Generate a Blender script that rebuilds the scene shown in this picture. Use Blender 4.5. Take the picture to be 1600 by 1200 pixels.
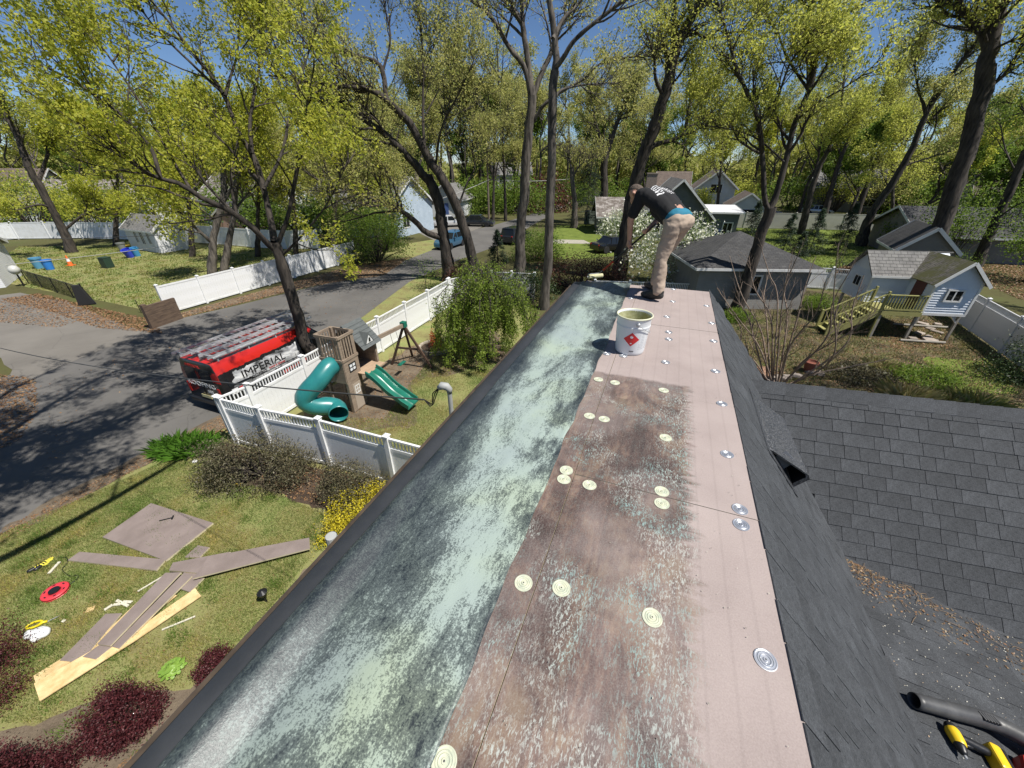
import bpy, math, random
import numpy as np
from mathutils import Vector, Matrix
random.seed(7)
S = bpy.context.scene
COL = S.collection
for o in list(bpy.data.objects): bpy.data.objects.remove(o)

# ------------------------------------------------------------------ camera, sky, sun, exposure
CAM_Z, F_PX, PITCH = 7.6, 601.0, math.radians(29.7)
cam = bpy.data.cameras.new('camera'); cam_o = bpy.data.objects.new('camera', cam); COL.objects.link(cam_o)
cam_o.location = (0, 0, CAM_Z); cam_o.rotation_euler = (math.pi/2-PITCH, 0, 0)
cam.sensor_width = 36; cam.lens = F_PX/1600*36; cam.clip_start = .05; cam.clip_end = 2000
S.camera = cam_o
SUN_EL, SUN_AZ = math.radians(60), math.radians(119)
W = bpy.data.worlds.new('World'); S.world = W; W.use_nodes = True
nt = W.node_tree; nt.nodes.clear()
sky = nt.nodes.new('ShaderNodeTexSky'); sky.sky_type = 'NISHITA'; sky.sun_disc = False
sky.sun_elevation = SUN_EL; sky.sun_rotation = SUN_AZ; sky.air_density = 1.0; sky.dust_density = 0.0; sky.ozone_density = 6.0; sky.altitude = 2500
bg = nt.nodes.new('ShaderNodeBackground'); bg.inputs['Strength'].default_value = .076
wo = nt.nodes.new('ShaderNodeOutputWorld')
nt.links.new(sky.outputs[0], bg.inputs[0]); nt.links.new(bg.outputs[0], wo.inputs[0])
sl = bpy.data.lights.new('sun', 'SUN'); sl.energy = 5.0; sl.angle = math.radians(.55); sl.color = (1, .955, .88)
so = bpy.data.objects.new('sun', sl); COL.objects.link(so); so.location = (20, -20, 40)
sd = Vector((-math.sin(SUN_AZ)*math.cos(SUN_EL), -math.cos(SUN_AZ)*math.cos(SUN_EL), -math.sin(SUN_EL)))
so.rotation_euler = sd.to_track_quat('-Z', 'Y').to_euler()
S.view_settings.view_transform = 'Standard'; S.view_settings.look = 'None'
S.view_settings.exposure = .38; S.view_settings.gamma = 1
S.cycles.max_bounces = 6; S.cycles.transparent_max_bounces = 8

# ------------------------------------------------------------------ measuring: a photograph pixel to a point in the place
CP, SP = math.cos(PITCH), math.sin(PITCH)
def ray(u, v):
    a = (u-800)/F_PX; b = -(v-600)/F_PX
    return Vector((a, CP+b*SP, -SP+b*CP))
def at(u, v, z=0.0):
    d = ray(u, v); t = (z-CAM_Z)/d.z
    return Vector((d.x*t, d.y*t, z))
def up(u, v, B, off=0.0):                       # the point seen at (u, v) in the upright plane through B facing the roof
    n = Vector((B[0], B[1], 0)).normalized(); d = ray(u, v)
    t = (n.dot(Vector((B[0], B[1], 0)))+off)/n.dot(d)
    return Vector((d.x*t, d.y*t, CAM_Z+d.z*t))
AZ = math.radians(20.96); CA, SA = math.cos(AZ), math.sin(AZ)
def loc(p): return Vector((p[0]*CA-p[1]*SA, p[0]*SA+p[1]*CA, p[2]))     # world to house axes
def wld(L, A, z): return Vector((L*CA+A*SA, -L*SA+A*CA, z))
ZR = 6.05
def rf(u, v, z=ZR): return loc(at(u, v, z))

# ------------------------------------------------------------------ objects
def tag(o, label=None, cat=None, group=None, kind=None):
    if label: o['label'] = label
    if cat: o['category'] = cat
    if group: o['group'] = group
    if kind: o['kind'] = kind
    return o
def link(name, data, parent=None, loc=None, rot=None):
    o = bpy.data.objects.new(name, data); COL.objects.link(o)
    if parent is not None: o.parent = parent
    if loc is not None: o.location = loc
    if rot is not None: o.rotation_euler = rot
    return o
def thing(name, label, cat, loc=(0, 0, 0), rz=0, group=None):
    o = link(name, None, None, loc, (0, 0, rz)); o.empty_display_size = .3
    return tag(o, label, cat, group)
def copy_tree(o, parent=None):
    c = o.copy(); COL.objects.link(c); c.parent = parent
    for ch in list(o.children): copy_tree(ch, c)
    return c

class MB:
    def __init__(s): s.v = []; s.f = []; s.m = []
    def add(s, vs, fs, mi=0):
        n = len(s.v); s.v += [tuple(x) for x in vs]; s.f += [tuple(i+n for i in f) for f in fs]; s.m += [mi]*len(fs); return s
    def hexa(s, p, mi=0):                        # 8 corners: bottom ring, top ring
        return s.add(p, [(3, 2, 1, 0), (4, 5, 6, 7), (0, 1, 5, 4), (1, 2, 6, 5), (2, 3, 7, 6), (3, 0, 4, 7)], mi)
    def box(s, x0, x1, y0, y1, z0, z1, mi=0):
        return s.hexa([(x0, y0, z0), (x1, y0, z0), (x1, y1, z0), (x0, y1, z0), (x0, y0, z1), (x1, y0, z1), (x1, y1, z1), (x0, y1, z1)], mi)
    def beam(s, p, q, w, h=None, upv=(0, 0, 1), mi=0):
        p, q = Vector(p), Vector(q); h = h or w; d = (q-p).normalized(); u = Vector(upv)
        if abs(d.dot(u)) > .97: u = Vector((0, 1, 0))
        a = d.cross(u).normalized(); b = a.cross(d); a *= w/2; b *= h/2
        return s.hexa([p-a-b, p+a-b, p+a+b, p-a+b, q-a-b, q+a-b, q+a+b, q-a+b], mi)
    def tube(s, pts, r, k=8, cap=True, mi=0):
        pts = [Vector(p) for p in pts]; n = len(pts); rs = r if hasattr(r, '__len__') else [r]*n
        vs = []; fs = []; ref = None
        for i, p in enumerate(pts):
            d = (pts[min(i+1, n-1)]-pts[max(i-1, 0)]).normalized()
            if ref is None: ref = Vector((0, 0, 1)) if abs(d.z) < .9 else Vector((1, 0, 0))
            a = d.cross(ref).normalized(); b = a.cross(d); ref = b
            for j in range(k):
                t = 2*math.pi*j/k; vs.append(p+a*(math.cos(t)*rs[i])+b*(math.sin(t)*rs[i]))
        for i in range(n-1):
            for j in range(k): fs.append((i*k+j, i*k+(j+1) % k, (i+1)*k+(j+1) % k, (i+1)*k+j))
        if cap: fs += [tuple(reversed(range(k))), tuple(range((n-1)*k, n*k))]
        return s.add(vs, fs, mi)
    def lathe(s, prof, k=24, c=(0, 0, 0), mi=0, closed=False):
        vs = []; fs = []; n = len(prof)
        for r, z in prof:
            for j in range(k):
                t = 2*math.pi*j/k; vs.append((c[0]+r*math.cos(t), c[1]+r*math.sin(t), c[2]+z))
        for i in range(n-1):
            for j in range(k): fs.append((i*k+j, i*k+(j+1) % k, (i+1)*k+(j+1) % k, (i+1)*k+j))
        if not closed: fs += [tuple(reversed(range(k))), tuple(range((n-1)*k, n*k))]
        return s.add(vs, fs, mi)
    def prism(s, poly, a, axis='y', w=1.0, mi=0):   # polygon in the two other axes, from a to a+w along axis
        n = len(poly)
        def pt(p, t): return {'x': (t, p[0], p[1]), 'y': (p[0], t, p[1]), 'z': (p[0], p[1], t)}[axis]
        vs = [pt(p, a) for p in poly]+[pt(p, a+w) for p in poly]
        fs = [tuple(reversed(range(n))), tuple(range(n, 2*n))]+[(i, (i+1) % n, (i+1) % n+n, i+n) for i in range(n)]
        return s.add(vs, fs, mi)
    def slab(s, pts, th, mi=0):                     # any planar loop given thickness along -normal
        pts = [Vector(p) for p in pts]; nrm = (pts[1]-pts[0]).cross(pts[2]-pts[0]).normalized()
        if nrm.z < 0: pts.reverse(); nrm = -nrm
        n = len(pts); vs = pts+[p-nrm*th for p in pts]
        fs = [tuple(range(n)), tuple(reversed(range(n, 2*n)))]+[(i, i+n, (i+1) % n+n, (i+1) % n) for i in range(n)]
        return s.add(vs, fs, mi)
    def mesh(s, name, mats=None, smooth=False, fix=True):
        me = bpy.data.meshes.new(name); me.from_pydata(s.v, [], s.f)
        mats = mats if isinstance(mats, (list, tuple)) else [mats]
        for m in mats:
            if m: me.materials.append(m)
        if len(mats) > 1: me.polygons.foreach_set('material_index', s.m)
        if fix:
            import bmesh
            b = bmesh.new(); b.from_mesh(me); bmesh.ops.recalc_face_normals(b, faces=b.faces); b.to_mesh(me); b.free()
        if smooth: me.polygons.foreach_set('use_smooth', [True]*len(me.polygons))
        me.update(); return me
    def build(s, name, mats, parent=None, smooth=False, loc=None, rot=None, bevel=0, fix=True):
        o = link(name, s.mesh(name, mats, smooth, fix), parent, loc, rot)
        if bevel:
            b = o.modifiers.new('bevel', 'BEVEL'); b.width = bevel; b.segments = 2; b.limit_method = 'ANGLE'
        return o
def smooth_angle(o, deg=40):
    me = o.data; me.polygons.foreach_set('use_smooth', [True]*len(me.polygons))
    try: me.set_sharp_from_angle(angle=math.radians(deg))
    except Exception: pass
    return o

# ------------------------------------------------------------------ materials
def nd(t, kind, **kw):
    n = t.nodes.new(kind)
    for k, v in kw.items():
        if k in n.inputs: n.inputs[k].default_value = v
        else: setattr(n, k, v)
    return n
def ramp(t, src, stops):
    r = t.nodes.new('ShaderNodeValToRGB'); e = r.color_ramp.elements
    while len(e) < len(stops): e.new(.5)
    for i, (p, c) in enumerate(stops):
        e[i].position = p; e[i].color = (*c, 1) if len(c) == 3 else (c[0],)*3+(1,)
    t.links.new(src, r.inputs[0]); return r.outputs[0]
def mathn(t, op, a, b=None, clamp=False):
    m = t.nodes.new('ShaderNodeMath'); m.operation = op; m.use_clamp = clamp
    for i, x in enumerate((a, b)):
        if x is None: continue
        if isinstance(x, (int, float)): m.inputs[i].default_value = x
        else: t.links.new(x, m.inputs[i])
    return m.outputs[0]
def mix(t, fac, a, b, mode='MIX'):
    m = t.nodes.new('ShaderNodeMix'); m.data_type = 'RGBA'; m.blend_type = mode
    for i, x in ((0, fac), (6, a), (7, b)):
        if isinstance(x, (int, float)): m.inputs[i].default_value = x
        elif isinstance(x, tuple): m.inputs[i].default_value = (*x, 1)
        else: t.links.new(x, m.inputs[i])
    return m.outputs[2]
def noise(t, vec, scale, detail=4, rough=.55, dist=0.0):
    n = nd(t, 'ShaderNodeTexNoise', Scale=scale, Detail=detail, Roughness=rough, Distortion=dist)
    if vec is not None: t.links.new(vec, n.inputs['Vector'])
    return n.outputs[0]
def new_mat(name):
    m = bpy.data.materials.new(name); m.use_nodes = True; t = m.node_tree
    return m, t, t.nodes['Principled BSDF']
def obvec(t, scale=None):
    tc = t.nodes.new('ShaderNodeTexCoord'); v = tc.outputs['Object']
    if scale:
        mp = t.nodes.new('ShaderNodeMapping'); mp.inputs['Scale'].default_value = scale; t.links.new(v, mp.inputs[0]); v = mp.outputs[0]
    return v
def bump(t, b, h, strength=.4, dist=.01):
    n = nd(t, 'ShaderNodeBump', Strength=strength, Distance=dist); t.links.new(h, n.inputs['Height']); t.links.new(n.outputs[0], b.inputs['Normal'])
def M(name, c, rough=.6, c2=None, scale=3.0, stretch=None, bmp=0, bscale=40, metal=0, per=0.0, spec=None, detail=5, lo=.35, hi=.65):
    m, t, b = new_mat(name); v = obvec(t, stretch)
    b.inputs['Roughness'].default_value = rough; b.inputs['Metallic'].default_value = metal
    if spec is not None: b.inputs['Specular IOR Level'].default_value = spec
    col = None
    if c2 is not None: col = ramp(t, noise(t, v, scale, detail, .6), [(lo, c), (hi, c2)])
    if per:
        oi = t.nodes.new('ShaderNodeObjectInfo'); k = mathn(t, 'MULTIPLY_ADD', oi.outputs['Random'], 2*per); k.node.inputs[2].default_value = 1-per
        if col is None:
            rgb = t.nodes.new('ShaderNodeRGB'); rgb.outputs[0].default_value = (*c, 1); col = rgb.outputs[0]
        hs = t.nodes.new('ShaderNodeHueSaturation'); t.links.new(col, hs.inputs['Color']); t.links.new(k, hs.inputs['Value']); col = hs.outputs[0]
    if col is None: b.inputs['Base Color'].default_value = (*c, 1)
    else: t.links.new(col, b.inputs['Base Color'])
    if bmp: bump(t, b, noise(t, v, bscale, 4, .6), bmp, .01)
    return m
def leafmat(name, cols, trans=.35, rough=.5):
    m, t, b = new_mat(name); g = t.nodes.new('ShaderNodeNewGeometry')
    n = len(cols); col = ramp(t, g.outputs['Random Per Island'], [(i/(max(n-1, 1)), c) for i, c in enumerate(cols)])
    t.links.new(col, b.inputs['Base Color']); b.inputs['Roughness'].default_value = rough
    b.inputs['Specular IOR Level'].default_value = .3
    tr = t.nodes.new('ShaderNodeBsdfTranslucent'); t.links.new(col, tr.inputs[0])
    mx = t.nodes.new('ShaderNodeMixShader'); mx.inputs[0].default_value = trans
    t.links.new(b.outputs[0], mx.inputs[1]); t.links.new(tr.outputs[0], mx.inputs[2])
    t.links.new(mx.outputs[0], t.nodes['Material Output'].inputs[0]); return m

WHITE = M('white_vinyl', (.78, .79, .80), .4, (.62, .62, .59), 2.2, lo=.45, hi=.85)
WHITE2 = M('white_paint', (.74, .74, .73), .5, (.62, .62, .61), 2.5)
BLACK = M('black_plastic', (.012, .012, .013), .4)
RUBBER = M('rubber', (.014, .014, .015), .75)
GLASS = M('dark_glass', (.012, .015, .018), .06)
STEEL = M('galvanised', (.5, .51, .53), .4, (.36, .37, .38), 6, metal=.3)
CHROME = M('alloy', (.6, .6, .62), .25, metal=.9)
BARK_D = M('bark_dark', (.013, .0105, .009), .9, (.075, .061, .05), 7, (1, 1, .2), bmp=.9, bscale=14)
BARK_G = M('bark_grey', (.024, .02, .017), .9, (.15, .13, .11), 7, (1, 1, .18), bmp=.9, bscale=14)

# ------------------------------------------------------------------ ground, road and other setting sheets
def poly_sheet(name, pts, z, mat, kind='structure'):
    mb = MB(); mb.add([(p[0], p[1], z) for p in pts], [tuple(range(len(pts)))])
    o = mb.build(name, mat, fix=False)
    import bmesh
    b = bmesh.new(); b.from_mesh(o.data); bmesh.ops.triangulate(b, faces=b.faces)
    for f in b.faces:
        if f.normal.z < 0: f.normal_flip()
    b.to_mesh(o.data); b.free()
    return tag(o, kind=kind)
def px(*ps): return [at(u, v) for u, v in ps]
def wob(pts, amp, n=6, seed=1):                   # uneven natural edge
    r = random.Random(seed); out = []
    for i in range(len(pts)):
        p, q = Vector(pts[i]), Vector(pts[(i+1) % len(pts)])
        for k in range(n):
            w = p.lerp(q, k/n); out.append(Vector((w.x+r.uniform(-amp, amp), w.y+r.uniform(-amp, amp), 0)))
    return out
def ground_mat(name, stops, scale=.6, fine=30, rough=.95, bmp=.6):
    m, t, b = new_mat(name); v = obvec(t)
    a = noise(t, v, scale, 6, .65); f = noise(t, v, fine, 4, .7)
    k = mathn(t, 'MULTIPLY_ADD', f, .55); k.node.inputs[2].default_value = -.275
    k = mathn(t, 'ADD', a, k)
    t.links.new(ramp(t, k, stops), b.inputs['Base Color']); b.inputs['Roughness'].default_value = rough
    b.inputs['Specular IOR Level'].default_value = .15
    bump(t, b, f, bmp, .03); return m
LAWN = ground_mat('lawn_soil', [(.3, (.14, .115, .055)), (.45, (.22, .205, .085)), (.55, (.24, .245, .095)), (.7, (.14, .185, .055))], .9, 45)
LAWN_G = ground_mat('lawn_green', [(.3, (.085, .115, .026)), (.5, (.13, .17, .034)), (.7, (.16, .2, .045))], .8, 30)
DIRT = ground_mat('bare_dirt', [(.3, (.085, .066, .046)), (.5, (.155, .122, .088)), (.72, (.21, .17, .12))], 1.2, 40)
MULCH = ground_mat('dark_mulch', [(.3, (.028, .02, .015)), (.5, (.065, .046, .034)), (.75, (.12, .085, .06))], 2, 60)
WOODS = ground_mat('woodland_floor', [(.3, (.05, .05, .02)), (.5, (.09, .085, .035)), (.7, (.08, .1, .03))], .15, 6)
def asphalt(name, lo, hi):
    m, t, b = new_mat(name); v = obvec(t)
    a = noise(t, v, .35, 6, .6); f = noise(t, v, 90, 3, .7); k = mathn(t, 'ADD', mathn(t, 'MULTIPLY', a, .7), mathn(t, 'MULTIPLY', f, .3))
    c = ramp(t, k, [(.35, lo), (.65, hi)])
    vo = nd(t, 'ShaderNodeTexVoronoi', Scale=.35, feature='DISTANCE_TO_EDGE'); t.links.new(v, vo.inputs['Vector'])
    nz = nd(t, 'ShaderNodeTexNoise', Scale=1.5, Detail=4); t.links.new(v, nz.inputs['Vector'])
    mv = t.nodes.new('ShaderNodeMix'); mv.data_type = 'VECTOR'; mv.inputs[0].default_value = .25
    t.links.new(v, mv.inputs[4]); t.links.new(nz.outputs['Color'], mv.inputs[5]); t.links.new(mv.outputs[1], vo.inputs['Vector'])
    cr = ramp(t, vo.outputs['Distance'], [(.0, (.8,)), (.006, (1,))])
    c = mix(t, 1.0, c, cr, 'MULTIPLY')
    t.links.new(c, b.inputs['Base Color']); b.inputs['Roughness'].default_value = .85; b.inputs['Specular IOR Level'].default_value = .25
    bump(t, b, f, .5, .01); return m
ROAD = asphalt('asphalt', (.098, .094, .089), (.148, .141, .132))
APRON = asphalt('old_asphalt', (.14, .129, .114), (.2, .185, .163))
CONC = M('concrete_path', (.4, .37, .3), .85, (.3, .28, .24), 4, bmp=.3)

mb = MB(); mb.add([(-500, -300, -.012), (500, -300, -.012), (500, 900, -.012), (-500, 900, -.012)], [(0, 1, 2, 3)])
tag(mb.build('ground', WOODS, fix=False), kind='structure')
poly_sheet('lawn', [(-13, -3, 0), (1, -3, 0), (1, 26, 0), (-2, 30, 0), (-9, 30, 0), (-12.5, 6, 0), (-14, 0, 0)], -.008, LAWN)
poly_sheet('lawn', px((60, 452), (0, 440), (0, 405), (30, 385), (480, 380), (570, 395), (545, 402), (266, 486), (240, 487), (150, 468)), -.008, LAWN)
poly_sheet('lawn', px((545, 440), (580, 400), (640, 380), (690, 372), (700, 384), (620, 412)), -.006, LAWN)
poly_sheet('lawn', px((860, 372), (870, 352), (950, 350), (960, 400), (890, 405), (858, 400)), -.006, LAWN_G)
poly_sheet('lawn', px((1090, 400), (1110, 354), (1330, 357), (1420, 380), (1420, 440), (1280, 440), (1240, 420)), -.006, LAWN_G)
poly_sheet('garden_soil', wob(px((1120, 640), (1140, 470), (1260, 450), (1700, 520), (1900, 700), (1500, 760)), .3, 5, 4), -.006, ground_mat('garden_soil', [(.3, (.04, .032, .02)), (.45, (.10, .08, .05)), (.56, (.13, .115, .05)), (.7, (.06, .085, .024))], 1.1, 22))
poly_sheet('lawn', wob(px((1440, 560), (1560, 560), (1600, 620), (1500, 610)), .3, 5, 9), -.003, LAWN_G)
# road: near edge then far edge
road_r = [(-13.6, -4), (-12.9, 3)]+[(p.x, p.y) for p in px((60, 800), (170, 745), (260, 698), (345, 655), (500, 545), (640, 440), (720, 405), (775, 385), (805, 368), (835, 350), (862, 335), (880, 323))]+[(16, 96), (30, 130)]
road_l = [(26, 134), (10, 99)]+[(p.x, p.y) for p in px((868, 322), (850, 328), (820, 338), (770, 352), (735, 360), (690, 385), (620, 412), (550, 435), (480, 450), (380, 475), (262, 502))]+[(-20.3, 17), (-22, 9), (-23, -4)]
poly_sheet('road', [(x, y, 0) for x, y in road_r+road_l], 0.0, ROAD)
poly_sheet('driveway', wob(px((30, 600), (0, 560), (-160, 480), (30, 458), (100, 470), (160, 497), (240, 523), (150, 549)), .12, 4, 2), .004, APRON)
poly_sheet('driveway', px((690, 381), (650, 362), (640, 352), (720, 347), (760, 352), (740, 360)), .004, APRON)
poly_sheet('path', px((862, 380), (864, 374), (912, 375), (925, 381)), .002, CONC)
poly_sheet('dirt_strip', wob([wld(-1.6, -1, 0), wld(-2.5, .5, 0), wld(-2.2, 2.5, 0), wld(-2.6, 5, 0), wld(-1.0, 6, 0), wld(-.8, -1, 0)], .12, 6, 3), -.004, DIRT)
poly_sheet('dirt_strip', wob(px((590, 800), (548, 822), (475, 893), (400, 988), (292, 1078), (180, 1080), (60, 1132), (-60, 1150), (-60, 1400), (300, 1400), (480, 1000)), .05, 6, 12), -.0035, DIRT)
poly_sheet('mulch_bed', wob(px((330, 690), (520, 735), (640, 770), (560, 800), (500, 795), (440, 775), (330, 735)), .1, 6, 5), -.004, MULCH)
poly_sheet('dirt_patch', wob(px((470, 640), (520, 600), (640, 545), (760, 500), (800, 560), (640, 600), (660, 660), (560, 680)), .2, 6, 6), -.005, DIRT)
poly_sheet('roadside_soil', wob(px((246, 505), (266, 494), (550, 415), (640, 402), (600, 430), (480, 448)), .15, 6, 7), .003, DIRT)
poly_sheet('roadside_soil', wob(px((0, 830), (60, 792), (170, 737), (345, 648), (380, 660), (300, 690), (170, 757), (60, 815)), .1, 5, 8), .003, DIRT)

# ------------------------------------------------------------------ our house: roof strip, steep slope, right wing
house = thing('house', 'shingled house under the camera with its flat roof strip of brown cover boards', 'house', (0, 0, 0), -AZ)
SIDING = M('house_siding', (.55, .55, .53), .6, (.47, .47, .45), 2)
mb = MB(); mb.box(-1.1, .66, -3, 5.85, 0, ZR-.1); mb.box(.66, 8, -3, 3.3, 0, 2.6); mb.box(.9, 8, 3.6, 5.9, 0, 4.0)
mb.build('wall', SIDING, house)
def shingle_mat(name, lo, hi, per):
    m, t, b = new_mat(name); v = obvec(t)
    f = noise(t, v, 230, 3, .8); c = ramp(t, f, [(.36, lo), (.64, hi)])
    st = noise(t, v, 5, 4, .6); c = mix(t, 1.0, c, ramp(t, st, [(.35, (.74,)), (.7, (1.16,))]), 'MULTIPLY')
    gr = noise(t, v, 85, 3, .75); c = mix(t, 1.0, c, ramp(t, gr, [(.36, (.72,)), (.64, (1.28,))]), 'MULTIPLY')
    oi = t.nodes.new('ShaderNodeObjectInfo'); gi = t.nodes.new('ShaderNodeNewGeometry'); rn = mathn(t, 'FRACT', mathn(t, 'ADD', mathn(t, 'MULTIPLY', oi.outputs['Random'], 7.0), mathn(t, 'MULTIPLY', gi.outputs['Random Per Island'], 3.0)))
    k = mathn(t, 'MULTIPLY_ADD', rn, 2*per); k.node.inputs[2].default_value = 1-per
    hs = t.nodes.new('ShaderNodeHueSaturation'); t.links.new(c, hs.inputs['Color']); t.links.new(k, hs.inputs['Value'])
    t.links.new(hs.outputs[0], b.inputs['Base Color']); b.inputs['Roughness'].default_value = .82; b.inputs['Specular IOR Level'].default_value = .35
    bump(t, b, f, .5, .006); return m
SHINGLE = shingle_mat('asphalt_shingle', (.028, .031, .035), (.082, .087, .094), .15)
# slopes as planes in house axes
T1 = 1.215; PH1 = math.atan(T1)
S1o = Vector((.69, 0, ZR-.012)); S1d = Vector((math.cos(PH1), 0, -math.sin(PH1))); S1e = Vector((0, 1, 0)); S1n = S1e.cross(S1d); S1n = S1n if S1n.z > 0 else -S1n
def s1(s, A, n=0): return S1o+S1d*s+S1e*A+S1n*n
PH2 = math.atan(1.015); R0 = Vector((1.214, 4.658, 5.41)); S2e = Vector((.9938, .111, 0)); h2 = Vector((.111, -.9938, 0))
S2d = h2*math.cos(PH2)+Vector((0, 0, -math.sin(PH2))); S2n = S2e.cross(S2d); S2n = S2n if S2n.z > 0 else -S2n
def z3(L, A): return 4.167-.2322*(L-2.236)-.0759*(A-3.54)
def z1(L): return ZR-T1*(L-.687)
S3e = Vector((0, 1, -.0759)).normalized(); S3d = Vector((1, 0, -.2322)).normalized(); S3n = S3d.cross(S3e); S3n = S3n if S3n.z > 0 else -S3n
# solid roof bodies under the shingles
mb = MB()
mb.prism([(.3, ZR-.03), (.69, ZR-.03), (2.4, z1(2.4)-.03), (2.4, 3.2), (.3, 3.2)], -3, 'y', 9.05)
mb.build('steep_roof_deck', SHINGLE, house)
mb = MB(); f2 = Vector((-.111, .9938, 0))
rl, rr = R0-S2e*.15, R0+S2e*7
dn = S2d*2.9; fd = (f2*math.cos(PH2)+Vector((0, 0, -math.sin(PH2))))*2.3
mb.slab([rl, rr, rr+dn, rl+dn], .06); mb.slab([rl, rl+fd, rr+fd, rr], .06)
for o_ in (mb.build('wing_roof_deck', SHINGLE, house),): o_.location = (0, 0, -.012)
mb = MB(); mb.slab([(1.9, -3, z3(1.9, -3)), (8, -3, z3(8, -3)), (8, 4.2, z3(8, 4.2)), (1.9, 4.2, z3(1.9, 4.2))], .08)
mb.build('low_roof_deck', SHINGLE, house, loc=(0, 0, -.012))
# individual shingles
rs = random.Random(11)
WID = [.14, .18, .21, .25, .29]
tabs = []
for w in WID:
    mb = MB(); g = .0022
    mb.hexa([(-w/2+g, -.02, -.001), (w/2-g, -.02, -.001), (w/2-g, .143, .003), (-w/2+g, .143, .003),
             (-w/2+g, -.02, .003), (w/2-g, -.02, .003), (w/2-g, .143, .0105), (-w/2+g, .143, .0105)])
    tabs.append(mb.mesh('shingle', SHINGLE))
stuffs = {}
def lay(o, e, d, n, s0, s1_, ns, a0, a1, keep, limit, key, jitter=.001):
    out = []
    for r in range(ns):
        a = a0-rs.uniform(0, .25)
        while a < a1:
            k = rs.randrange(5); w = WID[k]
            c = o+d*(s0+r*.14)+e*(a+w/2)
            mid = c+d*.07
            if keep(mid): out.append((c+n*rs.uniform(0, .002)+d*rs.uniform(-.002, .002), k))
            a += w
    return [(c, k, e, d, n) for c, k in out]
pcs2 = lay(R0, S2e, S2d, S2n, .05, 0, 17, -.1, 2.75, lambda p: p.z > z1(p.x)-.16 and p.z > z3(p.x, p.y)-.10, 0, 's2')
pcs1 = lay(S1o, S1e, S1d, S1n, .0, 0, 17, -.2, 6.0, lambda p: (p.z > z3(p.x, p.y)-.03 or p.y > 3.6) and (p.y < 4.7 or p.z > 5.2 or True), 0, 's1')
pcs3 = lay(Vector((2.05, 0, z3(2.05, 0))), S3e, S3d, S3n, .0, 0, 14, .6, 3.9, lambda p: p.z < (R0+S2d*0).z and p.z > z1(p.x)-.03 and (p-R0).dot(S2n) > -.03, 0, 's3')
def dist(p): 
    w = wld(p[0].x, p[0].y, p[0].z); return (w-Vector((0, 0, CAM_Z))).length
pcs1.sort(key=dist)
single = pcs2[:215]+pcs1[:max(0, 298-len(pcs2[:215]))]
rest = pcs2[215:]+pcs1[max(0, 298-len(pcs2[:215])):]+pcs3
def mtx(c, e, d, n): return Matrix(((e.x, d.x, n.x, c.x), (e.y, d.y, n.y, c.y), (e.z, d.z, n.z, c.z), (0, 0, 0, 1)))
for c, k, e, d, n in single:
    ob = link('shingle', tabs[k], house); ob.matrix_local = mtx(c, e, d, n)
mb = MB()
for c, k, e, d, n in rest:
    m_ = mtx(c, e, d, n); mb.add([m_ @ v.co for v in tabs[k].vertices], [tuple(p.vertices) for p in tabs[k].polygons])
ob = mb.build('shingle_field', SHINGLE, house); tag(ob, kind='stuff')
# ridge caps of the wing
mb = MB(); cw = .15
def cap_pts(dz): 
    a = (S2d*cw); b = fd.normalized()*cw
    return a, b
a_, b_ = cap_pts(0); L_ = .26
for dz, x0 in ((.0, 0.0),):
    p = [S2e*0+a_, S2e*0, S2e*0+b_, S2e*L_+a_, S2e*L_, S2e*L_+b_]
    upz = [Vector((0, 0, .012)), Vector((0, 0, .016)), Vector((0, 0, .012)), Vector((0, 0, .022)), Vector((0, 0, .026)), Vector((0, 0, .022))]
    vs = [q+u for q, u in zip(p, upz)]+[q+u-Vector((0, 0, .008)) for q, u in zip(p, upz)]
    mb.add(vs, [(0, 3, 4, 1), (1, 4, 5, 2), (6, 7, 10, 9), (7, 8, 11, 10), (0, 6, 9, 3), (2, 5, 11, 8), (0, 1, 7, 6), (1, 2, 8, 7), (3, 9, 10, 4), (4, 10, 11, 5)])
capm = mb.mesh('ridge_cap', SHINGLE)
for i in range(18): link('ridge_cap', capm, house, R0+S2e*(-.12+i*.2)+Vector((0, 0, rs.uniform(-.003, .003))))

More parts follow.
